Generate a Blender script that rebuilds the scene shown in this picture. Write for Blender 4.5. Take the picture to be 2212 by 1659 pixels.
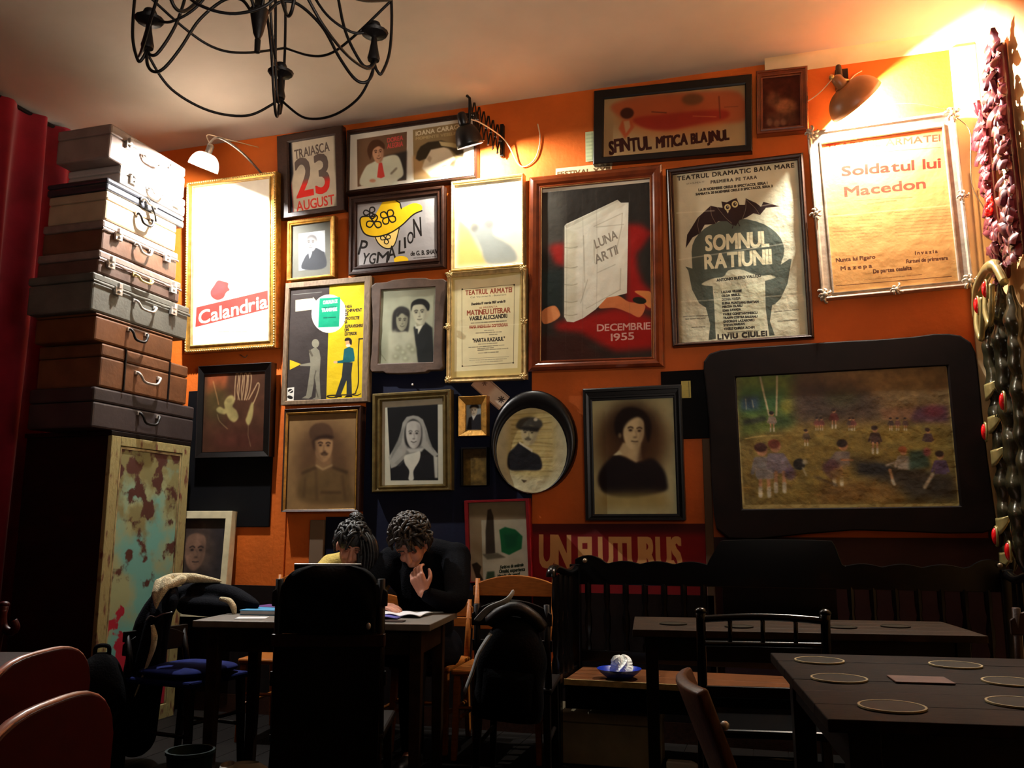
import bpy, bmesh, math, random
import numpy as np
from mathutils import Vector, Matrix, Euler

for o in list(bpy.data.objects):
    bpy.data.objects.remove(o)
SC = bpy.context.scene
COL = SC.collection
PI = math.pi
R = math.radians
random.seed(7)
RNG = np.random.RandomState(11)

# ------------------------------------------------------------------ camera, world, lights, exposure
WALL_Y, CEIL_Z, RIGHT_X, LEFT_X, REAR_Y = 5.10, 3.93, 1.19, -4.75, -2.6
cam_d = bpy.data.cameras.new('camera')
cam_d.sensor_fit = 'HORIZONTAL'
cam_d.sensor_width = 36.0
cam_d.lens = 36.0 * 1884.6 / 2212.0
cam_d.clip_start = 0.05
cam = bpy.data.objects.new('camera', cam_d)
COL.objects.link(cam)
cam.location = (0, 0, 1.15)
cam.rotation_euler = (Matrix.Rotation(0.2929, 3, 'Z') @ Matrix.Rotation(PI / 2 + 0.1673, 3, 'X') @ Matrix.Rotation(0.0019, 3, 'Z')).to_euler()
SC.camera = cam

world = bpy.data.worlds.new('world')
SC.world = world
world.use_nodes = True
world.node_tree.nodes['Background'].inputs[0].default_value = (0.02, 0.015, 0.012, 1)
world.node_tree.nodes['Background'].inputs[1].default_value = 0.2

SC.view_settings.view_transform = 'Standard'
SC.view_settings.look = 'None'
SC.view_settings.gamma = 1.0
SC.view_settings.use_curve_mapping = False
SC.view_settings.exposure = -0.35

LAMP_W = {'left': 400.0, 'centre': 115.0, 'right': 480.0}      # watts of the three wall lamps
def point_light(name, loc, watts, color, radius=0.03):
    d = bpy.data.lights.new(name, 'POINT')
    d.energy = watts; d.color = color; d.shadow_soft_size = radius
    o = bpy.data.objects.new(name, d); COL.objects.link(o); o.location = loc
    return o
def spot_light(name, loc, aim, watts, color, angle, blend=0.6, radius=0.05):
    d = bpy.data.lights.new(name, 'SPOT')
    d.energy = watts; d.color = color; d.shadow_soft_size = radius
    d.spot_size = R(angle); d.spot_blend = blend
    o = bpy.data.objects.new(name, d); COL.objects.link(o); o.location = loc
    o.rotation_euler = (Vector(aim) - Vector(loc)).to_track_quat('-Z', 'Y').to_euler()
    return o
# fill lights added without any fixture: a ceiling wash and a weak room fill
spot_light('ceiling_fill', (0.1, 1.2, 1.9), (-1.3, 3.3, 3.93), 250.0, (1.0, 0.86, 0.74), 125, 1.0, 0.5)
point_light('room_fill', (0.4, -1.7, 2.7), 2.0, (1.0, 0.80, 0.58), 0.2)

# ------------------------------------------------------------------ materials
def new_mat(name):
    m = bpy.data.materials.new(name); m.use_nodes = True
    nt = m.node_tree
    return m, nt, nt.nodes['Principled BSDF']
def lin(c):
    return tuple(((v / 255.0) / 12.92 if v / 255.0 <= 0.04045 else ((v / 255.0 + 0.055) / 1.055) ** 2.4) for v in c[:3]) + (1,)
def mat(name, rgb, rough=0.6, spec=0.5, metal=0.0, var=0.0, scale=8.0, bump=0.0, bscale=None, stretch=(1, 1, 1), rgb2=None, coat=0.0, sheen=0.0, detail=4.0, contrast=(0.3, 0.7)):
    m, nt, b = new_mat(name)
    b.inputs['Roughness'].default_value = rough
    b.inputs['Specular IOR Level'].default_value = spec
    b.inputs['Metallic'].default_value = metal
    b.inputs['Coat Weight'].default_value = coat
    b.inputs['Sheen Weight'].default_value = sheen
    c = lin(rgb)
    b.inputs['Base Color'].default_value = c
    if var or rgb2 or bump:
        tc = nt.nodes.new('ShaderNodeTexCoord'); mp = nt.nodes.new('ShaderNodeMapping')
        nt.links.new(tc.outputs['Object'], mp.inputs['Vector'])
        mp.inputs['Scale'].default_value = stretch
    if var or rgb2:
        n = nt.nodes.new('ShaderNodeTexNoise'); n.inputs['Scale'].default_value = scale; n.inputs['Detail'].default_value = detail
        nt.links.new(mp.outputs[0], n.inputs['Vector'])
        rp = nt.nodes.new('ShaderNodeValToRGB')
        c2 = lin(rgb2) if rgb2 else tuple(v * (1 - var) for v in c[:3]) + (1,)
        c1 = c if rgb2 else tuple(min(1, v * (1 + var * 0.6)) for v in c[:3]) + (1,)
        rp.color_ramp.elements[0].color = c2; rp.color_ramp.elements[0].position = contrast[0]
        rp.color_ramp.elements[1].color = c1; rp.color_ramp.elements[1].position = contrast[1]
        nt.links.new(n.outputs['Fac'], rp.inputs['Fac'])
        nt.links.new(rp.outputs['Color'], b.inputs['Base Color'])
    if bump:
        n2 = nt.nodes.new('ShaderNodeTexNoise'); n2.inputs['Scale'].default_value = bscale or scale * 3; n2.inputs['Detail'].default_value = 5
        nt.links.new(mp.outputs[0], n2.inputs['Vector'])
        bp = nt.nodes.new('ShaderNodeBump'); bp.inputs['Strength'].default_value = bump; bp.inputs['Distance'].default_value = 0.01
        nt.links.new(n2.outputs['Fac'], bp.inputs['Height']); nt.links.new(bp.outputs['Normal'], b.inputs['Normal'])
    return m
def emis(name, rgb, strength):
    m, nt, b = new_mat(name)
    b.inputs['Base Color'].default_value = (0.9, 0.9, 0.9, 1)
    b.inputs['Emission Color'].default_value = lin(rgb)
    b.inputs['Emission Strength'].default_value = strength
    return m
def glass_pane_mat(name):
    m = bpy.data.materials.new(name); m.use_nodes = True
    nt = m.node_tree; nt.nodes.clear()
    out = nt.nodes.new('ShaderNodeOutputMaterial'); mix = nt.nodes.new('ShaderNodeMixShader')
    tr = nt.nodes.new('ShaderNodeBsdfTransparent'); gl = nt.nodes.new('ShaderNodeBsdfGlossy'); fr = nt.nodes.new('ShaderNodeValue')
    gl.inputs['Roughness'].default_value = 0.08; fr.outputs[0].default_value = 0.06
    nt.links.new(fr.outputs[0], mix.inputs[0]); nt.links.new(tr.outputs[0], mix.inputs[1]); nt.links.new(gl.outputs[0], mix.inputs[2])
    nt.links.new(mix.outputs[0], out.inputs[0])
    return m

M = {
 'wall': mat('orange wall paint', (204, 97, 27), 0.62, 0.3, var=0.22, scale=2.5, bump=0.25, bscale=30, detail=8),
 'ceiling': mat('ceiling paint', (186, 172, 156), 0.85, 0.1, var=0.12, scale=1.6, bump=0.12, bscale=14),
 'plaster': mat('beige plaster', (214, 190, 150), 0.75, 0.2, var=0.25, scale=3.0, bump=0.2, bscale=18),
 'peach': mat('peach plaster', (226, 178, 120), 0.7, 0.2, var=0.2, scale=2.5, bump=0.2, bscale=18),
 'navy': mat('navy paint', (13, 18, 40), 0.65, 0.15, var=0.3, scale=3, bump=0.15, bscale=25),
 'darkwall': mat('dark brown wall', (52, 26, 20), 0.7, 0.2, var=0.3, scale=3),
 'floor': mat('dark floor boards', (12, 8, 6), 0.6, 0.15, var=0.4, scale=6, stretch=(1, 12, 1), bump=0.1),
 'curtain': mat('crimson velvet', (140, 12, 34), 0.8, 0.2, var=0.25, scale=5, sheen=0.35, bump=0.1, bscale=60),
 'iron': mat('black wrought iron', (10, 7, 7), 0.5, 0.25, var=0.3, scale=20, bump=0.15),
 'blackboard': mat('black board', (6, 6, 9), 0.7, 0.12, var=0.3, scale=5),
 'black': mat('black lacquer', (5, 4, 4), 0.25, 0.35, var=0.2, scale=6),
 'blackcloth': mat('black cloth', (5, 5, 7), 0.9, 0.08, var=0.3, scale=40, bump=0.25, bscale=120),
 'dkwood': mat('dark stained wood', (17, 10, 7), 0.45, 0.22, var=0.45, scale=7, stretch=(2, 14, 14), bump=0.08),
 'dkwood2': mat('dark brown frame wood', (46, 25, 16), 0.4, 0.3, var=0.4, scale=9, stretch=(6, 6, 6), bump=0.1),
 'tablewood': mat('worn table top wood', (46, 34, 24), 0.55, 0.1, var=0.5, scale=6, stretch=(2, 16, 2), bump=0.12),
 'greytop': mat('grey table top', (112, 106, 98), 0.5, 0.4, var=0.25, scale=8, stretch=(2, 14, 2), bump=0.1),
 'redbrown': mat('polished red brown wood', (106, 45, 18), 0.22, 0.5, var=0.4, scale=9, coat=0.5),
 'gold': mat('antique gilt', (178, 132, 58), 0.38, 0.5, metal=0.65, var=0.4, scale=25, bump=0.2, bscale=60),
 'goldpale': mat('pale gilt', (206, 180, 122), 0.42, 0.5, metal=0.45, var=0.35, scale=25, bump=0.2, bscale=60),
 'silver': mat('tarnished silver leaf', (178, 164, 146), 0.36, 0.5, metal=0.6, var=0.3, scale=20, bump=0.15, bscale=50),
 'greywood': mat('weathered grey brown wood', (112, 92, 70), 0.6, 0.3, var=0.35, scale=8, stretch=(8, 8, 3), bump=0.15),
 'umberwood': mat('umber painted wood', (84, 66, 54), 0.55, 0.3, var=0.35, scale=10, bump=0.15),
 'olivegold': mat('olive bronze gilt', (104, 88, 48), 0.38, 0.5, metal=0.35, var=0.35, scale=18, bump=0.12),
 'blackframe': mat('black frame lacquer', (11, 8, 7), 0.36, 0.35, var=0.3, scale=12),
 'redframe': mat('dark red frame paint', (122, 16, 24), 0.4, 0.4, var=0.3, scale=12),
 'whiteframe': mat('cream frame paint', (206, 194, 158), 0.5, 0.35, var=0.2, scale=12),
 'matwhite': mat('white mount board', (226, 222, 206), 0.8, 0.2, var=0.06, scale=12),
 'matgrey': mat('dark grey mount board', (84, 84, 76), 0.8, 0.2, var=0.15, scale=12),
 'matcream': mat('cream mount board', (214, 198, 140), 0.8, 0.2, var=0.12, scale=12),
 'matbrown': mat('brown mount board', (104, 74, 44), 0.8, 0.2, var=0.2, scale=12),
 'backing': mat('backing board', (70, 52, 36), 0.8, 0.2),
 'cord': mat('pale lamp cord', (214, 190, 160), 0.5, 0.3),
 'wire': mat('hanging wire', (120, 104, 84), 0.4, 0.5, metal=0.7),
 'brass': mat('dull brass', (196, 164, 104), 0.3, 0.5, metal=0.85, var=0.2, scale=30),
 'steel': mat('worn steel', (196, 190, 184), 0.35, 0.5, metal=0.8, var=0.3, scale=30),
 'shadebrown': mat('brown enamel shade', (150, 96, 54), 0.4, 0.5, var=0.25, scale=8),
 'shadeblack': mat('black enamel shade', (14, 12, 14), 0.35, 0.5),
 'shadewhite': mat('white enamel shade', (232, 228, 222), 0.4, 0.4),
 'shadeopal': None,
 'bulb': emis('lit bulb', (255, 226, 184), 60.0),
 'glass': glass_pane_mat('picture glass'),
 'leather': mat('dark leather', (12, 8, 7), 0.45, 0.3, var=0.3, scale=14, bump=0.2, bscale=50),
 'sherpa': mat('cream fleece', (214, 200, 164), 0.95, 0.1, var=0.2, scale=60, bump=0.8, bscale=160),
 'denim': mat('dark navy denim', (9, 11, 19), 0.9, 0.1, var=0.3, scale=30, bump=0.3, bscale=150),
 'skin': mat('skin', (202, 142, 116), 0.55, 0.4, var=0.1, scale=30),
 'lid': mat('shaded eyelid skin', (160, 104, 84), 0.6, 0.2),
 'hairbrown': mat('brown hair', (46, 36, 27), 0.5, 0.5, var=0.5, scale=40, stretch=(1, 1, 1), bump=0.4, bscale=90),
 'hairdark': mat('near black hair', (19, 19, 20), 0.45, 0.5, var=0.4, scale=40, bump=0.4, bscale=90),
 'sweater': mat('black knit', (8, 9, 14), 0.95, 0.08, var=0.3, scale=60, bump=0.4, bscale=140),
 'mustard': mat('mustard knit', (204, 178, 96), 0.9, 0.2, var=0.2, scale=60, bump=0.4, bscale=140),
 'jeans': mat('dark jeans', (10, 11, 17), 0.95, 0.08, var=0.3, scale=30),
 'orangewood': mat('honey coloured wood', (158, 92, 34), 0.45, 0.3, var=0.25, scale=6, stretch=(3, 14, 14), bump=0.05),
 'redpaint': mat('dark red chair paint', (58, 9, 12), 0.4, 0.2, var=0.2, scale=6),
 'rededge': mat('pale chair edge highlight', (214, 160, 150), 0.3, 0.5, var=0.3, scale=20),  # pale tone paints in the highlight along the red chairs' top edge
 'brownplank': mat('worn brown plank', (88, 50, 30), 0.45, 0.4, var=0.4, scale=8, stretch=(10, 10, 2), bump=0.1),
 'blueplastic': mat('blue plastic', (14, 42, 148), 0.35, 0.5),
 'bluecloth': mat('blue seat cloth', (16, 28, 88), 0.9, 0.2, var=0.3, scale=20),
 'tealplastic': mat('dark teal plastic', (5, 28, 28), 0.6, 0.2),
 'tealtag': mat('teal tag', (20, 150, 110), 0.6, 0.3),
 'paper': mat('white paper', (226, 228, 232), 0.7, 0.2, var=0.05, scale=10),
 'paperblue': mat('violet printed paper', (92, 90, 170), 0.7, 0.2, var=0.5, scale=30),
 'tissue': mat('crumpled tissue', (232, 236, 232), 0.9, 0.1),
 'greycloth': mat('grey brown cloth', (74, 62, 56), 0.9, 0.1, var=0.35, scale=16, bump=0.3, bscale=70),
 'greybag': mat('grey bag strap', (150, 150, 146), 0.7, 0.3, var=0.2, scale=30),
 'cardboard': mat('pale cardboard', (150, 140, 116), 0.8, 0.1, var=0.2, scale=8),
 'shoe': mat('white canvas shoe', (190, 186, 176), 0.7, 0.2),
 'tan': mat('tan plank', (150, 92, 52), 0.6, 0.3, var=0.3, scale=8),
 'coaster': mat('coaster face', (38, 33, 23), 0.6, 0.1, var=0.35, scale=16),
 'coasterrim': mat('coaster rim', (160, 146, 106), 0.6, 0.3, var=0.2, scale=20),
 'brownmat': mat('brown leather mat', (84, 48, 32), 0.6, 0.3, var=0.3, scale=14),
 'leafred': mat('wine red carved leaves', (100, 36, 46), 0.3, 0.5, var=0.4, scale=20, coat=0.3),
 'carvedgreen': mat('blackened bronze carving', (50, 46, 30), 0.24, 0.5, metal=0.35, var=0.5, scale=9, coat=0.4),
 'carvedgold': mat('rubbed gilt carving', (150, 134, 84), 0.3, 0.5, metal=0.4, var=0.35, scale=14, coat=0.3),
 'redstone': mat('red glass stone', (214, 20, 24), 0.15, 0.6, coat=0.6),
}

def opal():
    m = bpy.data.materials.new('opal lamp shade'); m.use_nodes = True; nt = m.node_tree; nt.nodes.clear()
    out = nt.nodes.new('ShaderNodeOutputMaterial'); mx = nt.nodes.new('ShaderNodeMixShader'); mx.inputs[0].default_value = .45
    d = nt.nodes.new('ShaderNodeBsdfDiffuse'); d.inputs[0].default_value = (.8, .78, .74, 1); tr = nt.nodes.new('ShaderNodeBsdfTranslucent'); tr.inputs[0].default_value = (.7, .66, .6, 1)
    nt.links.new(d.outputs[0], mx.inputs[1]); nt.links.new(tr.outputs[0], mx.inputs[2]); nt.links.new(mx.outputs[0], out.inputs[0]); return m
M['shadeopal'] = opal()

# ------------------------------------------------------------------ mesh building
class MB:
    def __init__(s): s.v = []; s.f = []; s.mi = []; s.cur = 0; s.T = None
    def add(s, vs, fs):
        n = len(s.v)
        if s.T is not None: vs = [tuple(s.T @ Vector(p)) for p in vs]
        s.v += [tuple(p) for p in vs]; s.f += [tuple(i + n for i in f) for f in fs]; s.mi += [s.cur] * len(fs)
        return s
    def box(s, c, d, M3=None):
        x, y, z = (d[0] / 2, d[1] / 2, d[2] / 2)
        vs = [(-x, -y, -z), (x, -y, -z), (x, y, -z), (-x, y, -z), (-x, -y, z), (x, -y, z), (x, y, z), (-x, y, z)]
        if M3 is not None: vs = [tuple(M3 @ Vector(p)) for p in vs]
        vs = [(p[0] + c[0], p[1] + c[1], p[2] + c[2]) for p in vs]
        return s.add(vs, [(0, 3, 2, 1), (4, 5, 6, 7), (0, 1, 5, 4), (1, 2, 6, 5), (2, 3, 7, 6), (3, 0, 4, 7)])
    def bb(s, x0, x1, y0, y1, z0, z1):
        return s.box(((x0 + x1) / 2, (y0 + y1) / 2, (z0 + z1) / 2), (x1 - x0, y1 - y0, z1 - z0))
    def tube(s, pts, r, n=8, caps=True, flat=1.0):
        pts = [Vector(p) for p in pts]
        rs = r if isinstance(r, (list, tuple)) else [r] * len(pts)
        t0 = (pts[1] - pts[0]).normalized()
        up = Vector((0, 0, 1)) if abs(t0.z) < 0.9 else Vector((1, 0, 0))
        u = t0.cross(up).normalized(); vs = []
        for i, p in enumerate(pts):
            t = (pts[min(i + 1, len(pts) - 1)] - pts[max(i - 1, 0)])
            t = t.normalized() if t.length > 1e-9 else t0
            u = (u - t * u.dot(t)); u = u.normalized() if u.length > 1e-6 else t.orthogonal().normalized()
            w = t.cross(u)
            for k in range(n):
                a = 2 * PI * k / n
                vs.append(tuple(p + u * math.cos(a) * rs[i] + w * math.sin(a) * rs[i] * flat))
        fs = []
        for i in range(len(pts) - 1):
            for k in range(n):
                a, b = i * n + k, i * n + (k + 1) % n
                fs.append((a, b, b + n, a + n))
        if caps:
            fs.append(tuple(range(n - 1, -1, -1))); fs.append(tuple(range((len(pts) - 1) * n, len(pts) * n)))
        return s.add(vs, fs)
    def lathe(s, prof, c=(0, 0, 0), axis=(0, 0, 1), n=16, caps=True):
        q = Vector((0, 0, 1)).rotation_difference(Vector(axis).normalized()); c = Vector(c); vs = []
        for (r, z) in prof:
            for k in range(n):
                a = 2 * PI * k / n
                vs.append(tuple(c + q @ Vector((r * math.cos(a), r * math.sin(a), z))))
        fs = []
        for i in range(len(prof) - 1):
            for k in range(n):
                a, b = i * n + k, i * n + (k + 1) % n
                fs.append((a, b, b + n, a + n))
        if caps:
            if prof[0][0] > 1e-5: fs.append(tuple(range(n - 1, -1, -1)))
            if prof[-1][0] > 1e-5: fs.append(tuple(range((len(prof) - 1) * n, len(prof) * n)))
        return s.add(vs, fs)
    def ball(s, c, r, n=10, rings=7, M3=None):
        r = r if isinstance(r, (list, tuple)) else (r, r, r); vs = []; fs = []
        for i in range(rings + 1):
            th = PI * i / rings
            for k in range(n):
                a = 2 * PI * k / n
                p = Vector((r[0] * math.sin(th) * math.cos(a), r[1] * math.sin(th) * math.sin(a), r[2] * math.cos(th)))
                if M3 is not None: p = M3 @ p
                vs.append((c[0] + p.x, c[1] + p.y, c[2] + p.z))
        for i in range(rings):
            for k in range(n):
                a, b = i * n + k, i * n + (k + 1) % n
                fs.append((a, a + n, b + n, b))
        return s.add(vs, fs)
    def prism(s, poly, y0, y1, plane='xz'):
        # extrude a closed outline given in plane coordinates
        n = len(poly)
        def put(a, b, d): return {'xz': (a, d, b), 'xy': (a, b, d), 'yz': (d, a, b)}[plane]
        vs = [put(a, b, y0) for a, b in poly] + [put(a, b, y1) for a, b in poly]
        fs = [tuple(range(n)), tuple(range(2 * n - 1, n - 1, -1))]
        for i in range(n):
            j = (i + 1) % n
            fs.append((i, i + n, j + n, j))
        return s.add(vs, fs)
    def grid(s, fn, nu, nv, close_u=False):
        vs = [tuple(fn(i / nu, j / nv)) for j in range(nv + 1) for i in range(nu + (0 if close_u else 1))]
        w = nu if close_u else nu + 1; fs = []
        for j in range(nv):
            for i in range(nu):
                a = j * w + i; b = j * w + (i + 1) % w
                fs.append((a, b, b + w, a + w))
        return s.add(vs, fs)
    def make(s, name, mats, parent=None, smooth=False, bev=0.0, loc=None, rot=None, fix=True):
        me = bpy.data.meshes.new(name)
        me.from_pydata(s.v, [], s.f)
        mats = mats if isinstance(mats, (list, tuple)) else [mats]
        for m in mats: me.materials.append(M[m] if isinstance(m, str) else m)
        if len(mats) > 1:
            me.polygons.foreach_set('material_index', s.mi)
        if fix:
            bm = bmesh.new(); bm.from_mesh(me); bmesh.ops.recalc_face_normals(bm, faces=bm.faces); bm.to_mesh(me); bm.free()
        if smooth:
            me.polygons.foreach_set('use_smooth', [True] * len(me.polygons))
            if smooth != 'all':
                try: me.set_sharp_from_angle(angle=R(40))
                except Exception: pass
        me.update()
        o = bpy.data.objects.new(name, me); COL.objects.link(o)
        if parent is not None: o.parent = parent
        if loc is not None: o.location = loc
        if rot is not None: o.rotation_euler = rot
        if bev:
            b = o.modifiers.new('bevel', 'BEVEL'); b.width = bev; b.segments = 2; b.limit_method = 'ANGLE'; b.angle_limit = R(35)
        return o

def tag(o, label, cat, group=None, kind=None):
    if label: o['label'] = label
    if cat: o['category'] = cat
    if group: o['group'] = group
    if kind: o['kind'] = kind
    return o
def thing(name, label, cat, loc=(0, 0, 0), rot=(0, 0, 0), group=None):
    o = bpy.data.objects.new(name, None); COL.objects.link(o)
    o.empty_display_size = 0.05
    o.location = loc; o.rotation_euler = rot
    return tag(o, label, cat, group)
def structure(o, label=None):
    o['kind'] = 'structure'
    if label: o['label'] = label
    return o
def dup(root, loc, rot=None, label=None, group=None):
    r = root.copy(); COL.objects.link(r); r.location = loc
    if rot is not None: r.rotation_euler = rot
    if label: r['label'] = label
    if group: r['group'] = group
    for ch in list(root.children):
        c = ch.copy(); COL.objects.link(c); c.parent = r
        for g in list(ch.children):
            d = g.copy(); COL.objects.link(d); d.parent = c
    return r
def cr(pts, n=8):
    """smooth curve through points"""
    P = [Vector(p) for p in pts]; out = []
    for i in range(len(P) - 1):
        p0, p1, p2, p3 = P[max(i - 1, 0)], P[i], P[i + 1], P[min(i + 2, len(P) - 1)]
        for k in range(n):
            t = k / n
            out.append(0.5 * ((2 * p1) + (p2 - p0) * t + (2 * p0 - 5 * p1 + 4 * p2 - p3) * t * t + (3 * p1 - p0 - 3 * p2 + p3) * t ** 3))
    out.append(P[-1])
    return out

# ------------------------------------------------------------------ the room
b = MB(); b.bb(LEFT_X - 0.1, RIGHT_X + 0.1, REAR_Y - 0.1, WALL_Y + 0.1, -0.1, 0.0)
floor_o = structure(b.make('floor', 'floor'))
for i in range(34):            # boards running to the wall, joints recessed
    x0 = LEFT_X + 0.02 + i * 0.175
    bb_ = MB(); bb_.bb(x0 + 0.002, min(x0 + 0.173, RIGHT_X - 0.01), 0.6, WALL_Y - 0.02, 0.0, 0.006)
    bb_.make('floorboard', 'floor', floor_o)
b = MB(); b.bb(LEFT_X - 0.1, RIGHT_X + 0.1, REAR_Y - 0.1, WALL_Y + 0.1, CEIL_Z, CEIL_Z + 0.1)
structure(b.make('ceiling', 'ceiling'))
b = MB(); b.bb(LEFT_X - 0.1, RIGHT_X + 0.1, WALL_Y, WALL_Y + 0.1, 0.0, CEIL_Z)
wall_back = structure(b.make('wall_back', 'wall'))
b = MB(); b.bb(LEFT_X - 0.1, LEFT_X, REAR_Y, WALL_Y, 0.0, CEIL_Z)
structure(b.make('wall_left', 'darkwall'))
b = MB(); b.bb(RIGHT_X, RIGHT_X + 0.1, REAR_Y, WALL_Y, 0.0, CEIL_Z)
structure(b.make('wall_right', 'peach'))
b = MB(); b.bb(LEFT_X - 0.1, RIGHT_X + 0.1, REAR_Y - 0.1, REAR_Y, 0.0, CEIL_Z)
structure(b.make('wall_rear', 'darkwall'))
# cornice strip under the ceiling, plaster corner strip, battens on the orange wall
def cornice(u, v):
    x = 0.05 + (RIGHT_X - 0.05) * u
    a = v * PI / 2
    return (x, WALL_Y - 0.07 * (1 - math.cos(a)) * 1.0 - 0.002, CEIL_Z - 0.075 * (1 - math.sin(a)))
b = MB(); b.grid(cornice, 40, 6); structure(b.make('trim_1', 'plaster', smooth='all'))
b = MB(); b.bb(1.055, RIGHT_X, WALL_Y - 0.02, WALL_Y, 1.2, CEIL_Z - 0.07); b.bb(1.10, 1.112, WALL_Y - 0.03, WALL_Y - 0.02, 1.2, 3.1); b.bb(1.13, 1.14, WALL_Y - 0.03, WALL_Y - 0.02, 1.2, 3.0)
structure(b.make('trim_2', 'plaster', bev=0.004))
b = MB(); b.bb(-3.16, -3.075, WALL_Y - 0.012, WALL_Y, 0.3, 2.92); structure(b.make('trim_3', 'wall', bev=0.003))
b = MB(); b.bb(-2.885, -2.785, WALL_Y - 0.03, WALL_Y, 0.0, 1.22); structure(b.make('trim_4', mat('grey beige batten', (112, 92, 74), .7, .15), bev=0.004))
b = MB(); b.bb(-0.395, -0.35, WALL_Y - 0.02, WALL_Y, 0.0, 1.675); structure(b.make('trim_5', mat('dull beige batten', (96, 76, 58), .7, .15), bev=0.004))
b = MB(); b.bb(LEFT_X, RIGHT_X, WALL_Y - 0.02, WALL_Y, 0.0, 0.12); structure(b.make('baseboard_back', 'dkwood2', bev=0.004))
b = MB(); b.bb(-2.52, -1.41, WALL_Y - 0.014, WALL_Y, 0.13, 2.66); b.bb(-2.78, -2.52, WALL_Y - 0.014, WALL_Y, 0.13, 1.24)
bd = MB()
for x0_, x1_ in ((-4.7, -2.79), (-2.51, -1.42), (-1.40, -.36)): bd.bb(x0_, x1_, WALL_Y - 0.02, WALL_Y, 0.12, 0.80)
structure(bd.make('trim_8', mat('dark dado boards', (22, 14, 12), .7, .1, var=.3, scale=5, stretch=(8, 1, 1))), 'dark dado at the foot of the wall')
structure(b.make('trim_6', 'navy'), 'navy painted panel behind the portraits')
# ------------------------------------------------------------------ prints and paintings: drawn into generated images
ZOOM = {'A': (580, 230, 3.814), 'B': (580, 570, 3.814), 'G': (580, 830, 3.16), 'E': (1120, 340, 3.3515), 'T': (1120, 100, 3.456),
        'S': (1700, 100, 2.7656), 'N': (1560, 780, 4.096), 'V': (1240, 800, 3.606), 'H': (400, 760, 4.145), 'K': (400, 460, 5.186), 'P': (0, 0, 1)}
GLYPH = {}
def glyph(ch):
    if ch not in GLYPH:
        cu = bpy.data.curves.new('tmp', 'FONT'); cu.body = ch; cu.size = 1.0; cu.resolution_u = 3; cu.fill_mode = 'FRONT'
        ob = bpy.data.objects.new('tmp', cu); COL.objects.link(ob)
        dg = bpy.context.evaluated_depsgraph_get(); me = ob.evaluated_get(dg).to_mesh()
        V = np.array([v.co[:2] for v in me.vertices]).reshape(-1, 2)
        cnt = {}
        for p in me.polygons:
            for e in p.edge_keys: cnt[e] = cnt.get(e, 0) + 1
        E_ = [e for e, c in cnt.items() if c == 1]
        ed = np.array([[V[a], V[b_]] for a, b_ in E_]) if E_ else np.zeros((0, 2, 2))
        ob.evaluated_get(dg).to_mesh_clear(); bpy.data.objects.remove(ob); bpy.data.curves.remove(cu)
        GLYPH[ch] = (ed, (ed[..., 0].max() if len(ed) else 0.22))
    return GLYPH[ch]
def blur1(a, s):
    r = max(1, int(s * 2.5)); k = np.exp(-0.5 * (np.arange(-r, r + 1) / s) ** 2); k /= k.sum()
    for ax in (0, 1):
        p = np.pad(a, [(r, r) if i == ax else (0, 0) for i in range(a.ndim)], mode='edge'); o = np.zeros_like(a)
        n = a.shape[ax]
        for i, kv in enumerate(k):
            o += kv * (p[i:i + n] if ax == 0 else p[:, i:i + n])
        a = o
    return a
def vnoise(h, w, cell):
    g = RNG.rand(int(h / cell) + 3, int(w / cell) + 3)
    y = np.arange(h) / cell; x = np.arange(w) / cell
    yi, xi = y.astype(int), x.astype(int); fy = (y - yi)[:, None]; fx = (x - xi)[None]
    fy = fy * fy * (3 - 2 * fy); fx = fx * fx * (3 - 2 * fx)
    return (g[yi][:, xi] * (1 - fy) * (1 - fx) + g[yi + 1][:, xi] * fy * (1 - fx) + g[yi][:, xi + 1] * (1 - fy) * fx + g[yi + 1][:, xi + 1] * fy * fx)
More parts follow.
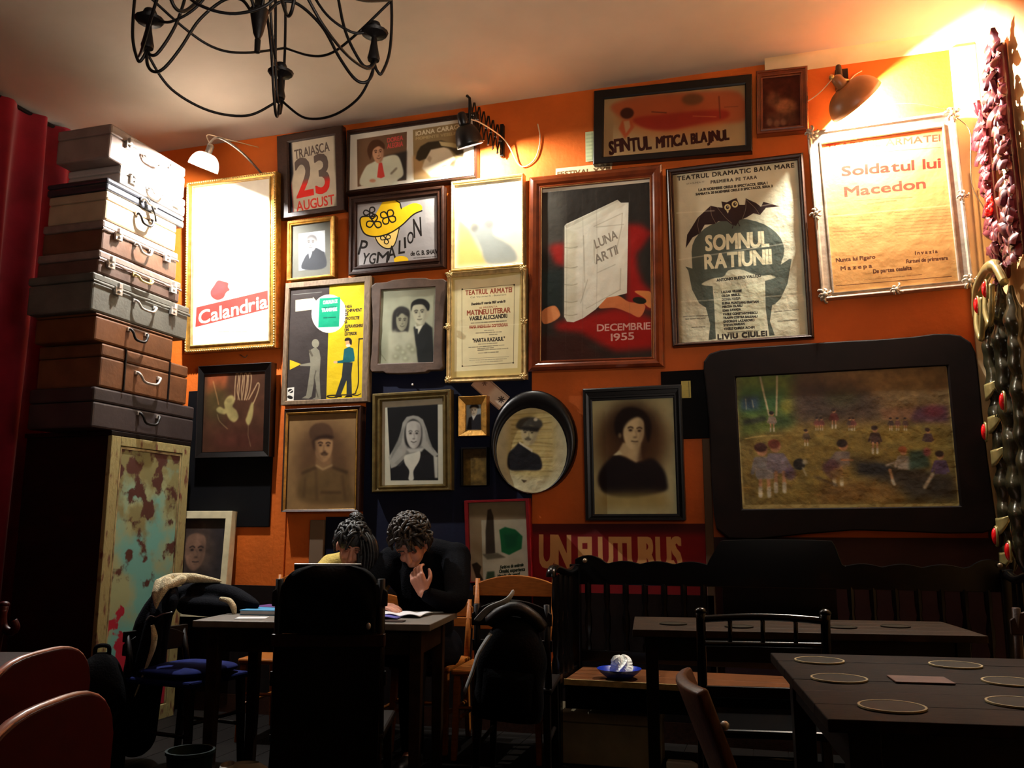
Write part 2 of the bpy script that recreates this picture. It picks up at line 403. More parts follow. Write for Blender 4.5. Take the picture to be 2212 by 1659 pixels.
class Art:
    def __init__(s, name, quad, w, h, bg, ppm=850):
        s.name = name; s.W, s.H = max(24, int(w * ppm)), max(24, int(h * ppm)); s.wm, s.hm = w, h
        A = []; B = []
        for (x, y), (u, v) in zip(quad, [(0, 0), (1, 0), (1, 1), (0, 1)]):
            A.append([x, y, 1, 0, 0, 0, -u * x, -u * y]); B.append(u)
            A.append([0, 0, 0, x, y, 1, -v * x, -v * y]); B.append(v)
        s.Hm = np.append(np.linalg.solve(np.array(A, float), np.array(B, float)), 1).reshape(3, 3)
        s.k0 = s.W / (0.5 * (math.dist(quad[0], quad[1]) + math.dist(quad[2], quad[3])))
        s.img = np.ones((s.H, s.W, 3)) * np.array(bg, float); s.z('P')
    def z(s, n): s.zm = ZOOM[n]; s.k = s.k0 / s.zm[2]; return s
    def m(s, pts):
        p = np.array(pts, float).reshape(-1, 2); o = np.array(s.zm[:2]) + p / s.zm[2]
        q = np.c_[o, np.ones(len(o))] @ s.Hm.T
        return q[:, :2] / q[:, 2:] * np.array([s.W, s.H])
    def _edges(s, ed, pad=0):
        # even-odd fill of an edge set (canvas pixels), 3x3 samples
        x0, y0 = np.floor(ed.min((0, 1)) - 1 - pad).astype(int); x1, y1 = np.ceil(ed.max((0, 1)) + 1 + pad).astype(int)
        x0, y0, x1, y1 = max(0, x0), max(0, y0), min(s.W, x1), min(s.H, y1)
        if x1 <= x0 or y1 <= y0: return None
        S = 3; nr, nc = (y1 - y0) * S, (x1 - x0) * S
        ys = y0 + (np.arange(nr) + 0.5) / S
        acc = np.zeros((nr, nc + 1), np.int32)
        for a, b_ in ed:
            if a[1] == b_[1]: continue
            lo, hi = min(a[1], b_[1]), max(a[1], b_[1])
            i0 = int(np.searchsorted(ys, lo)); i1 = int(np.searchsorted(ys, hi))
            if i1 <= i0: continue
            xs = a[0] + (ys[i0:i1] - a[1]) * (b_[0] - a[0]) / (b_[1] - a[1])
            ci = np.clip(np.ceil((xs - x0) * S - 0.5).astype(int), 0, nc)
            acc[np.arange(i0, i1), ci] += 1
        ins = (np.cumsum(acc, 1)[:, :nc] % 2).astype(float)
        return x0, y0, ins.reshape(y1 - y0, S, x1 - x0, S).mean((1, 3))
    def put(s, res, col, a=1.0, blur=0.0):
        if res is None: return s
        x0, y0, mk = res
        if blur > 0.3: mk = blur1(mk, blur)
        h, w = mk.shape
        mk = (mk * a)[..., None]
        s.img[y0:y0 + h, x0:x0 + w] = s.img[y0:y0 + h, x0:x0 + w] * (1 - mk) + np.array(col[:3], float) * mk
        return s
    def poly(s, pts, col, a=1.0, blur=0.0, curve=False):
        P = s.m(pts)
        if curve:
            q = [tuple(p) + (0,) for p in P]; q = [q[-1]] + q + [q[0], q[1]]
            P = np.array([v[:2] for v in cr(q, 5)[5:-5]])
        ed = np.stack([P, np.roll(P, -1, 0)], 1); bl = blur * s.k
        return s.put(s._edges(ed, pad=int(bl * 2.5)), col, a, bl)
    def ell(s, x, y, rx, ry, col, a=1.0, blur=0.0, ang=0.0):
        t = np.linspace(0, 2 * PI, 33)[:-1]; c_, s_ = math.cos(ang), math.sin(ang)
        pts = [(x + rx * math.cos(k) * c_ - ry * math.sin(k) * s_, y + rx * math.cos(k) * s_ + ry * math.sin(k) * c_) for k in t]
        return s.poly(pts, col, a, blur)
    def line(s, pts, w, col, a=1.0, blur=0.0, curve=False):
        P = s.m(pts)
        if curve: P = np.array([v[:2] for v in cr([tuple(p) + (0,) for p in P], 6)])
        hw = max(0.45, w * s.k / 2); pad = hw + 2 + blur * s.k * 2.5
        x0, y0 = np.maximum(0, np.floor(P.min(0) - pad).astype(int)); x1, y1 = np.minimum([s.W, s.H], np.ceil(P.max(0) + pad).astype(int))
        if x1 <= x0 or y1 <= y0: return s
        X, Y = np.meshgrid(np.arange(x0, x1) + 0.5, np.arange(y0, y1) + 0.5); D = np.full(X.shape, 1e9)
        for a_, b_ in zip(P[:-1], P[1:]):
            d = b_ - a_; L = max(1e-9, d @ d); t = np.clip(((X - a_[0]) * d[0] + (Y - a_[1]) * d[1]) / L, 0, 1)
            D = np.minimum(D, np.hypot(X - a_[0] - t * d[0], Y - a_[1] - t * d[1]))
        return s.put((x0, y0, np.clip(hw - D + 0.5, 0, 1)), col, a, blur * s.k)
    def text(s, t, p0, p1, h, col, bold=0.0, a=1.0, slant=0.0, gap=0.08, mono=False, jit=0.0):
        # fit the string between two baseline points; h is the capital height
        q = s.m([p0, p1]); d = q[1] - q[0]; L = np.hypot(*d); d = d / L; n = np.array([d[1], -d[0]])
        xs = []; x = 0.0
        for ch in t:
            e, adv = glyph(ch); x_ = x - (e[..., 0].min() if len(e) else 0)
            xs.append(x_); x += (0.62 if mono else (adv - (e[..., 0].min() if len(e) else 0))) + gap
        x -= gap; sx = L / max(x, 1e-6); sy = h * s.k / 0.70
        b_ = bold * s.k
        for ch, x_ in zip(t, xs):
            e, _ = glyph(ch)
            if not len(e): continue
            jy = (random.random() - 0.5) * jit * sy
            E2 = q[0] + ((e[..., 0:1] + x_) * sx) * d + (e[..., 1:2] * sy + jy) * n + (e[..., 1:2] * sy * slant) * d
            r_ = s._edges(E2, pad=int(b_ + 1))
            if r_ is None: continue
            if b_ > 0.25:
                x0, y0, mk = r_; best = mk.copy(); st = max(1, int(round(b_)))
                for oy in range(-st, st + 1):
                    for ox in range(-st, st + 1):
                        best = np.maximum(best, np.roll(np.roll(mk, oy, 0), ox, 1))
                r_ = (x0, y0, best)
            s.put(r_, col, a)
        return s
    def lines(s, rows, h, col, a=0.6, seed=3):
        # small print too fine to read in the photograph: rows of word-length strokes
        rg = random.Random(seed)
        for (xa, ya, xb, yb) in rows:
            t = 0.0; L = math.hypot(xb - xa, yb - ya)
            while t < 1:
                w = rg.uniform(1.2, 5.5) * h / L; e = min(1, t + w)
                s.line([(xa + (xb - xa) * t, ya + (yb - ya) * t), (xa + (xb - xa) * e, ya + (yb - ya) * e)], h * rg.uniform(0.55, 0.85), col, a * rg.uniform(0.6, 1), 0.8)
                t = e + 0.9 * h / L
        return s
    def noise(s, amp, cell=0.02, col=None, mask=None):
        n = sum(vnoise(s.H, s.W, max(2, cell * s.W / 2 ** i)) * 0.5 ** i for i in range(3)) / 1.75 - 0.5
        s.img = s.img * (1 + (n * 2 * amp)[..., None]); return s
    def soften(s, px): s.img = blur1(s.img, px); return s
    def face(s, x, y, w, h, skin, dk, yaw=0.0, tilt=0.0, tash=0, smile=0, brow=1.0, light=-1, eyes=True):
        # a soft drawn head: x, y centre; w, h half sizes; yaw moves the features
        def P(u, v): 
            c_, s_ = math.cos(tilt), math.sin(tilt); a_, b_ = u * w, v * h
            return (x + a_ * c_ - b_ * s_, y + a_ * s_ + b_ * c_)
        B = w * 0.06
        s.poly([P(-.96, -.35), P(-.8, -.85), P(0, -1.05), P(.8, -.85), P(.96, -.35), P(.92, .2), P(.66, .72), P(.22, 1.02), P(-.22, 1.02), P(-.66, .72), P(-.92, .2)], skin, 1, B, True)
        sh = tuple(v * .6 + d * .4 for v, d in zip(skin, dk))
        s.poly([P(-light * .5, -.9), P(-light * .98, -.3), P(-light * .93, .2), P(-light * .6, .8), P(-light * .15, 1.0), P(-light * .45, .4), P(-light * .55, -.2)], sh, .75, w * .16, True)
        for e in (-1, 1):
            ex = yaw * .35 + e * .40
            s.ell(*P(ex, -.12), w * .24, h * .13, sh, .75, w * .07)
            if eyes: s.ell(*P(ex, -.10), w * .15, h * .055, dk, .95, w * .03)
            s.line([P(ex - .22, -.24 - .02 * e * 0), P(ex, -.31), P(ex + .22, -.25)], w * .12 * brow, dk, .85, w * .03, True)
        s.line([P(yaw * .42 - light * .02, -.1), P(yaw * .55 - light * .12, .22), P(yaw * .45, .30)], w * .13, sh, .7, w * .06, True)
        s.ell(*P(yaw * .45, .31), w * .2, h * .045, dk, .5, w * .05)
        s.line([P(yaw * .4 - .28 - .04 * smile, .55 - .05 * smile), P(yaw * .4, .57), P(yaw * .4 + .28 + .04 * smile, .55 - .05 * smile)], w * .10, dk, .8, w * .03, True)
        s.ell(*P(yaw * .4, .68), w * .2, h * .04, sh, .6, w * .06)
        if tash: s.poly([P(yaw * .4 - .45, .50), P(yaw * .4 - .1, .36), P(yaw * .4 + .1, .36), P(yaw * .4 + .45, .50), P(yaw * .4, .50)], dk, .9, w * .06, True)
        return s
    def fill(s, col, a): s.img = s.img * (1 - a) + np.array(col, float) * a; return s
    def mat(s, rough=0.55, spec=0.25, bump=0.0, coat=0.0):
        im = bpy.data.images.new(s.name, s.W, s.H)
        px = np.ones((s.H, s.W, 4), np.float32); px[..., :3] = np.clip(s.img[::-1] / 255.0, 0, 1)
        im.pixels.foreach_set(px.ravel()); im.update(); im.pack()
        m, nt, b = new_mat(s.name)
        t = nt.nodes.new('ShaderNodeTexImage'); t.image = im; t.extension = 'EXTEND'
        nt.links.new(t.outputs['Color'], b.inputs['Base Color'])
        b.inputs['Roughness'].default_value = rough; b.inputs['Specular IOR Level'].default_value = spec; b.inputs['Coat Weight'].default_value = coat
        if bump:
            tc = nt.nodes.new('ShaderNodeTexCoord'); n = nt.nodes.new('ShaderNodeTexNoise'); n.inputs['Scale'].default_value = 9; n.inputs['Detail'].default_value = 6
            bp = nt.nodes.new('ShaderNodeBump'); bp.inputs['Strength'].default_value = bump; bp.inputs['Distance'].default_value = 0.02
            nt.links.new(tc.outputs['Object'], n.inputs['Vector']); nt.links.new(n.outputs['Fac'], bp.inputs['Height']); nt.links.new(bp.outputs['Normal'], b.inputs['Normal'])
        return m

PIC = {
 'calandria': (-3.558, 2.372, 0.727, 1.224, -0.0019, 0.0826, (-0.307, 0.302, 0.056, 1.182), [(421, 405), (586, 385), (574, 734), (412, 747)]),
 'august': (-2.971, 3.291, 0.507, 0.595, 0.0251, 0.0826, (-0.162, 0.194, 0.037, 0.536), [(621, 306), (726, 293), (724, 444), (630, 459)]),
 'double': (-2.240, 3.407, 0.944, 0.460, 0.0024, 0.0314, (-0.450, 0.450, 0.027, 0.427), [(755, 289), (1023, 254), (1024, 379), (754, 410)]),
 'small_man': (-2.958, 2.831, 0.360, 0.428, 0.0142, 0.0352, (-0.148, 0.151, 0.019, 0.393), [(631, 486), (715, 478), (712, 593), (627, 601)]),
 'pyg': (-2.329, 2.831, 0.683, 0.543, 0.0008, 0.0551, (-0.283, 0.290, 0.066, 0.485), [(773, 440), (944, 423), (943, 558), (769, 572)]),
 'washed': (-1.696, 2.795, 0.493, 0.604, -0.0018, 0.0344, (-0.221, 0.233, 0.021, 0.575), [(984, 400), (1127, 385), (1128, 568), (980, 579)]),
 'safety': (-2.819, 1.975, 0.637, 0.838, -0.0008, 0.0157, (-0.285, 0.272, 0.029, 0.796), [(629, 622), (786, 612), (782, 858), (614, 866)]),
 'wedding': (-2.229, 2.157, 0.512, 0.590, -0.0250, 0.0278, (-0.195, 0.185, 0.053, 0.540), [(828, 626), (944, 624), (938, 786), (820, 786)]),
 'armatei': (-1.699, 2.073, 0.522, 0.708, -0.0069, 0.0317, (-0.231, 0.228, 0.031, 0.676), [(977, 599), (1124, 588), (1127, 809), (973, 815)]),
 'hand': (-3.488, 1.636, 0.571, 0.631, -0.0037, 0.0470, (-0.247, 0.229, 0.040, 0.574), [(440, 807), (572, 803), (566, 975), (436, 975)]),
 'soldier': (-2.814, 1.272, 0.558, 0.674, 0.0036, 0.0157, (-0.256, 0.237, 0.020, 0.634), [(621, 898), (769, 890), (764, 1094), (618, 1103)]),
 'scarf': (-2.184, 1.396, 0.536, 0.628, 0.0124, 0.0268, (-0.205, 0.210, 0.041, 0.575), [(825, 868), (957, 859), (956, 1045), (824, 1048)]),
 'tinygold': (-1.780, 1.730, 0.185, 0.248, -0.0024, 0.0357, (-0.047, 0.051, 0.039, 0.195), [(1006, 874), (1039, 874), (1038, 928), (1007, 929)]),
 'tinydark': (-1.768, 1.427, 0.167, 0.232, 0.0021, 0.0445, (-0.074, 0.079, -0.001, 0.222), [(999, 971), (1051, 969), (1051, 1048), (1000, 1049)]),
 'woman': (-0.789, 1.212, 0.577, 0.777, 0.0009, 0.0428, (-0.235, 0.241, 0.038, 0.702), [(1280, 867), (1454, 858), (1462, 1109), (1283, 1111)]),
 'dec': (-1.013, 2.110, 0.832, 1.244, -0.0170, 0.0256, (-0.331, 0.342, 0.064, 1.160), [(1171, 407), (1402, 386), (1408, 769), (1169, 780)]),
 'somnul': (-0.151, 2.222, 0.790, 1.094, 0.0060, 0.0251, (-0.354, 0.361, 0.021, 1.052), [(1457, 376), (1720, 347), (1748, 723), (1463, 740)]),
 'sfintul': (-0.524, 3.392, 0.959, 0.480, -0.0388, 0.0453, (-0.415, 0.439, 0.043, 0.420), [(1304, 209), (1609, 187), (1610, 316), (1305, 336)]),
 'smallwood': (0.130, 3.467, 0.292, 0.396, -0.0357, 0.0445, (-0.109, 0.102, 0.038, 0.347), [(1647, 168), (1733, 162), (1723, 274), (1648, 274)]),
 'silver': (0.681, 2.452, 0.779, 0.993, 0.0252, 0.0350, (-0.318, 0.316, 0.034, 0.910), [(1777, 313), (2034, 272), (2071, 608), (1799, 630)]),
 'paint': (0.358, 1.274, 1.102, 0.753, 0.0091, 0.0280, (-0.548, 0.552, -0.001, 0.750), [(1591, 816), (2045, 787), (2074, 1096), (1599, 1101)]),
 'oval': (-1.383, 1.376, 0.526, 0.614, 0.0038, 0.0306, (-0.233, 0.206, -0.002, 0.509), [(1075, 882), (1227, 882), (1227, 1066), (1075, 1066)]),
 'redposter': (-1.606, 0.850, 0.406, 0.489, 0.0245, 0.0530, (-0.180, 0.184, 0.006, 0.476), [(1012, 1088), (1134, 1080), (1145, 1254), (1017, 1257)]),
}
ART = {}
def art(name, bg, ppm=850, inner=None, quad=None):
    p = PIC[name]; l, r, b_, t = inner or p[6]
    a = Art('print ' + name.replace('_', ' '), quad or p[7], r - l, t - b_, bg, ppm); ART[name] = a
    return a
INK = (34, 30, 28)

# Calandria theatre poster
c = art('calandria', (236, 232, 216)).z('K')
c.poly([(40, 1400), (960, 1340), (960, 1600), (40, 1600)], (214, 190, 160), .6, 30)
c.poly([(420, 350), (650, 400), (628, 470), (412, 410)], (120, 122, 118), .9, 4)
c.text('TEATRUL', (432, 402), (622, 452), 34, (236, 232, 216), 1)
c.poly([(330, 660), (380, 640), (520, 640), (590, 560), (560, 570), (600, 640), (440, 700), (420, 790), (345, 790)], (176, 172, 164), .8, 8, True)
c.poly([(355, 770), (420, 780), (470, 795), (468, 840), (485, 875), (445, 905), (410, 965), (340, 988), (280, 950), (272, 890), (310, 830)], (196, 60, 56), 1, 3, True)
c.poly([(355, 780), (420, 800), (420, 880), (340, 920), (280, 930), (275, 890), (310, 830)], (104, 66, 66), .8, 14, True)
c.poly([(110, 1070), (905, 875), (905, 1080), (95, 1290)], (206, 62, 56), 1, 2)
c.text('Calandria', (135, 1258), (895, 1062), 130, (244, 226, 190), 3, slant=.12)
c.text('COMEDIE IN DOUA ACTE', (590, 822), (880, 790), 14, (120, 116, 110), 0, .8)
c.text('Cardinalul da Bibbiena', (520, 1222), (862, 1185), 24, (96, 92, 84), 0, .9)
c.lines([(300, 1290, 840, 1252), (140, 1335, 730, 1332)], 12, (110, 100, 90), .6)
c.line([(100, 1302), (905, 1285)], 7, (244, 240, 226), .8)
c.noise(.06, .2)

# 23 August placard
c = art('august', (196, 186, 164)).z('A')
c.poly([(150, 280), (178, 290), (200, 560), (188, 640), (215, 880), (150, 900)], (26, 26, 32), 1, 5)
c.poly([(545, 240), (580, 240), (580, 830), (520, 840), (555, 700), (540, 500)], (110, 100, 84), .8, 6)
c.text('TRAIASCA', (212, 440), (505, 375), 72, (84, 72, 66), 1, .95)
c.text('23', (238, 760), (500, 705), 300, (92, 80, 74), 5)
mk = c.m([(150, 650), (560, 590)]).mean(0)[1] / c.H
yy = np.clip((np.arange(c.H) / c.H - mk + .04) / .09, 0, 1)[:, None, None]
dark = (np.abs(c.img - np.array([92, 80, 74])).sum(2, keepdims=True) < 40)
c.img = np.where(dark, c.img * (1 - yy) + np.array([204, 44, 36]) * yy, c.img)
c.text('AUGUST', (238, 862), (530, 800), 74, (198, 52, 40), 1.5)
c.noise(.10, .25)

# double record-sleeve frame: two portraits on a white mount
c = art('double', (226, 222, 206)).z('A')
c.poly([(722, 262), (1136, 202), (1134, 600), (730, 652)], (112, 84, 62))
c.poly([(960, 400), (1136, 360), (1134, 600), (960, 600)], (46, 44, 44), .9, 8)
c.poly([(760, 645), (790, 500), (860, 450), (980, 400), (1060, 400), (1098, 480), (1108, 560), (1060, 600), (1040, 640)], (214, 220, 196), 1, 4, True)
c.line([(1010, 545), (1050, 505)], 18, (120, 110, 90), .8, 4)
c.poly([(905, 455), (932, 455), (955, 570), (925, 584), (892, 575)], (214, 72, 64), 1, 2)
c.face(897, 375, 48, 82, (206, 158, 124), (66, 40, 30), .15, -.1, smile=1)
c.poly([(832, 430), (808, 350), (840, 280), (900, 265), (948, 300), (950, 345), (905, 320), (860, 345), (846, 400)], (78, 50, 34), 1, 3, True)
c.text('DOREA', (975, 290), (1104, 268), 36, (214, 84, 80), 2); c.text('ALEGRIA', (975, 340), (1104, 320), 40, (214, 84, 80), 2)
c.poly([(840, 600), (1060, 580), (1040, 640), (850, 648)], (222, 226, 204), 1, 6)
c.ell(855, 603, 26, 14, (196, 140, 108), 1, 4)
c.poly([(1186, 188), (1600, 130), (1605, 580), (1196, 598)], (150, 128, 88))
c.poly([(1186, 400), (1250, 400), (1320, 560), (1196, 590)], (190, 150, 100), .9, 10)
c.text('IOANA CARAGIU', (1210, 238), (1600, 178), 36, (232, 222, 190), 1); c.text('MOMENTE VESELE', (1210, 272), (1540, 232), 22, (190, 168, 120), 1)
c.poly([(1290, 420), (1330, 350), (1440, 330), (1485, 350), (1503, 375), (1536, 430), (1506, 446), (1502, 470), (1474, 482), (1482, 520), (1440, 560), (1340, 578), (1262, 505)], (232, 218, 186), 1, 5)
c.poly([(1210, 425), (1222, 370), (1250, 325), (1310, 290), (1420, 278), (1490, 300), (1515, 345), (1440, 332), (1335, 352), (1296, 425), (1240, 445)], (60, 52, 38), 1, 4)
c.poly([(1400, 284), (1520, 300), (1606, 335), (1598, 352), (1500, 335), (1420, 322)], (206, 190, 140), 1, 3); c.poly([(1470, 335), (1600, 350), (1606, 420), (1545, 400), (1505, 360)], (66, 56, 42), .95, 5)
c.poly([(1300, 430), (1320, 400), (1345, 420), (1330, 460)], (190, 168, 132), .9, 5)
c.line([(1430, 490), (1470, 480)], 8, (90, 66, 50), .9, 3); c.poly([(1500, 460), (1540, 440), (1530, 500), (1490, 480)], (70, 58, 44), .9, 5)
c.noise(.05, .1)

# small cabinet photograph of a man on a dark mount
c = art('small_man', (84, 84, 76), 1100).z('A')
c.poly([(245, 1042), (462, 1018), (458, 1325), (240, 1348)], (176, 180, 182))
c.poly([(268, 1335), (290, 1240), (330, 1195), (380, 1160), (440, 1190), (458, 1210), (456, 1326)], (38, 40, 44), 1, 3, True)
c.poly([(325, 1200), (345, 1185), (352, 1200), (332, 1250)], (222, 224, 226), 1, 2)
c.face(352, 1120, 42, 66, (132, 128, 124), (50, 48, 48), -.5, 0, light=1, brow=.8)
c.poly([(312, 1095), (320, 1065), (355, 1052), (392, 1075), (398, 1115), (385, 1095), (360, 1075), (330, 1078)], (92, 90, 90), .9, 4, True)
c.noise(.04, .1)

# Pygmalion poster
c = art('pyg', (150, 146, 146)).z('A')
c.poly([(1290, 700), (1400, 700), (1400, 950), (1290, 960)], (166, 162, 160), .6, 4)
c.poly([(870, 1060), (900, 1120), (950, 1160), (1000, 1162), (1040, 1120), (1075, 1000), (980, 1020)], (236, 204, 120), 1, 1, True)
c.line([(870, 1060), (900, 1120), (950, 1160), (1000, 1162), (1040, 1120), (1075, 1000)], 9, INK, 1, 0, True)
c.poly([(900, 850), (860, 900), (770, 900), (755, 960), (790, 1040), (880, 1065), (990, 1040), (1090, 980), (1190, 890), (1262, 850), (1255, 810), (1190, 795), (1090, 835), (1085, 790), (1050, 760), (960, 765)], (232, 190, 34), 1, 1, True)
c.line([(880, 900), (770, 900), (755, 960), (790, 1040), (880, 1065), (990, 1040), (1090, 980), (1190, 890), (1262, 858)], 11, INK, 1, 0, True)
c.line([(1050, 768), (1085, 792), (1095, 838)], 9, INK)
def flower(c, x, y, r, ph, n=3, w=11):
    for i in range(n):
        a = ph + 2 * PI * i / n; cx_, cy_ = x + r * math.cos(a), y + r * .9 * math.sin(a)
        c.line([(x, y)] + [(cx_ + r * .62 * math.cos(a + t), cy_ + r * .62 * math.sin(a + t)) for t in (-2.2, -1.2, 0, 1.2, 2.2)] + [(x, y)], w, INK, 1, 0, True)
flower(c, 985, 905, 42, .5, 4); flower(c, 868, 945, 42, -1.5); flower(c, 838, 868, 34, -1.0); flower(c, 962, 1085, 28, -.7, 3, 8)
for ch, x, y, h, an in (('P', 728, 1210, 115, .1), ('Y', 752, 1290, 90, .1), ('G', 815, 1290, 84, 0), ('M', 880, 1285, 88, -.05), ('A', 975, 1265, 110, -.2), ('L', 1065, 1212, 105, -.15), ('I', 1115, 1165, 85, -.25), ('O', 1140, 1130, 90, -.2), ('N', 1195, 1080, 150, -.25)):
    wd = {'I': 14, 'M': 95, 'N': 66, 'P': 60, 'A': 70}.get(ch, 52)
    c.text(ch, (x, y), (x + wd * math.cos(an), y + wd * math.sin(an)), h, INK, 1.6, slant=.1)
c.text('de G. B. SHAW', (1165, 1228), (1405, 1212), 34, INK, 1)
c.ell(1085, 1262, 60, 34, (232, 190, 34)); c.lines([(1190, 1248, 1370, 1238)], 8, INK, .7)
c.noise(.05, .2)

# pale print bleached by the lamp
c = art('washed', (238, 232, 206)).z('A')
c.poly([(1560, 900), (1650, 1000), (1720, 1150), (1800, 1290), (1545, 1310)], (230, 212, 120), .9, 14)
c.poly([(1660, 1000), (1720, 960), (1790, 940), (1850, 950), (1850, 1050), (1960, 1120), (2030, 1200), (2020, 1280), (1800, 1290), (1740, 1150), (1690, 1060)], (150, 160, 160), .85, 10, True)
c.ell(1690, 985, 34, 40, (120, 116, 110), .7, 10); c.ell(1815, 950, 40, 50, (140, 138, 134), .7, 12)
c.text('TEATRUL DE STAT', (1600, 735), (1725, 722), 16, (120, 116, 108), 0, .8); c.text('PIATRA NEAMT', (1600, 760), (1725, 748), 16, (120, 116, 108), 0, .8)
c.noise(.04, .2)

# yellow and black safety poster
c = art('safety', (52, 46, 44)).z('B')
c.poly([(505, 150), (800, 120), (790, 1140), (468, 1150)], (208, 178, 30))
c.line([(205, 242), (440, 225)], 4, (110, 110, 104))
c.poly([(225, 285), (362, 272), (405, 320), (358, 365), (222, 378)], (190, 178, 150), 1, 1); c.poly([(368, 262), (400, 300), (362, 330)], (190, 178, 150))
c.ell(497, 400, 143, 155, (214, 210, 196))
c.poly([(422, 275), (590, 268), (578, 505), (408, 510)], (16, 140, 104), 1, 1)
c.text('CUREAUA DE', (450, 322), (565, 312), 26, (214, 232, 216), 1); c.text('TRANSMISIE', (438, 385), (562, 376), 26, (214, 232, 216), 1)
c.lines([(455, 350, 550, 344), (455, 432, 550, 428)], 12, (12, 60, 50), .8)
for i, (t, x1) in enumerate((('FARA', 682), ('ECHIPAMENT', 762), ('DE', 655), ('PROTECTIE', 742), ('SI', 645), ('SUPRAVEGHERE', 772), ('DIN', 658), ('EXTERIOR', 722))):
    c.text(t, (630 - i * .6, 358 + i * 31.5), (x1, 352 + i * 31.5), 23, (58, 46, 26), 1.2)
c.poly([(168, 775), (262, 812), (165, 860)], (200, 168, 34))
G1 = (118, 114, 98)
c.poly([(345, 690), (330, 720), (340, 800), (250, 815), (255, 828), (340, 830), (330, 900), (300, 1080), (262, 1105), (320, 1108), (345, 1090), (375, 930), (385, 1000), (380, 1095), (350, 1112), (425, 1112), (420, 1060), (415, 900), (425, 760), (415, 700), (385, 670)], G1, 1, 1, False)
c.ell(384, 640, 30, 36, (128, 124, 106)); c.line([(385, 870), (370, 960), (400, 1095)], 8, (66, 60, 52), .8, 2, True); c.line([(335, 700), (355, 740)], 16, (84, 78, 66))
T1 = (20, 84, 92); D1 = (40, 44, 46)
c.poly([(620, 690), (660, 670), (695, 685), (706, 760), (704, 790), (640, 806), (560, 806), (560, 790), (610, 780)], T1, 1, 1)
c.poly([(612, 800), (690, 800), (680, 900), (685, 1080), (640, 1090), (640, 950), (590, 1080), (545, 1085), (600, 920)], D1, 1, 1)
c.poly([(560, 1076), (600, 1076), (600, 1096), (530, 1096)], (24, 20, 20)); c.poly([(640, 1080), (685, 1078), (690, 1094), (620, 1098)], (24, 20, 20))
c.ell(655, 638, 24, 34, (206, 160, 110)); c.poly([(625, 622), (632, 600), (660, 596), (682, 615), (680, 655), (664, 640), (660, 620)], (34, 26, 24), 1, 1, True)
c.ell(548, 797, 18, 11, (206, 160, 110)); c.ell(652, 660, 18, 12, (210, 200, 180))
c.line([(742, 605), (735, 760), (738, 960), (720, 1040), (690, 1070), (490, 1082), (500, 1098), (560, 1096)], 9, (46, 38, 24), 1, 0, True); c.line([(740, 608), (780, 604)], 10, (46, 38, 24)); c.line([(690, 1076), (730, 1080), (758, 1066)], 7, (46, 38, 24))
c.poly([(140, 1015), (200, 1008), (192, 1128), (132, 1132)], (206, 202, 192)); c.ell(168, 1042, 22, 18, (30, 28, 28)); c.line([(142, 1062), (188, 1030)], 8, (206, 202, 192)); c.ell(162, 1096, 24, 15, (34, 32, 32), 1, 1, .3)
c.noise(.09, .25)

# wedding photograph
c = art('wedding', (138, 140, 116)).z('B')
c.ell(1180, 420, 260, 260, (176, 178, 152), .8, 60)
c.poly([(1000, 560), (1050, 545), (1130, 560), (1200, 520), (1230, 640), (1245, 830), (990, 830)], (170, 170, 144), .9, 10)
c.poly([(1205, 530), (1250, 500), (1300, 488), (1358, 540), (1370, 830), (1240, 830)], (34, 36, 34), 1, 4)
c.poly([(1215, 510), (1300, 488), (1280, 520), (1240, 590), (1225, 560)], (206, 206, 182), 1, 3); c.poly([(1222, 540), (1240, 545), (1238, 640), (1220, 640)], (34, 36, 34), 1, 2)
c.poly([(1225, 460), (1300, 440), (1295, 510), (1228, 525)], (150, 148, 122), 1, 3)
c.face(1258, 415, 62, 90, (190, 188, 160), (44, 42, 36), -.25, -.06, light=-1)
c.poly([(1185, 400), (1190, 330), (1240, 298), (1300, 305), (1338, 350), (1325, 410), (1310, 380), (1280, 345), (1220, 345), (1198, 360)], (28, 28, 26), 1, 3, True)
c.ell(1325, 420, 12, 24, (166, 164, 138), 1, 3)
c.poly([(1030, 560), (1035, 420), (1070, 365), (1120, 355), (1172, 390), (1172, 480), (1160, 565), (1140, 560), (1050, 565)], (44, 42, 38), 1, 5, True)
c.face(1110, 475, 50, 78, (150, 148, 122), (48, 44, 38), .15, .05, light=-1, smile=1)
c.poly([(1065, 420), (1100, 385), (1165, 410), (1160, 440), (1110, 410), (1075, 440)], (40, 38, 34), 1, 4, True)
c.poly([(1010, 560), (1060, 545), (1100, 640), (1180, 560), (1210, 700), (1000, 700)], (178, 178, 152), .8, 10)
for (x, y) in ((1080, 700), (1120, 740), (1170, 690), (1200, 720), (1140, 790), (1060, 770)): c.ell(x, y, 30, 26, (120, 122, 96), .6, 10); c.ell(x - 6, y - 6, 14, 12, (190, 190, 160), .7, 5)
c.line([(935, 742), (975, 800)], 5, (90, 84, 60), .8, 1)
c.noise(.06, .15)

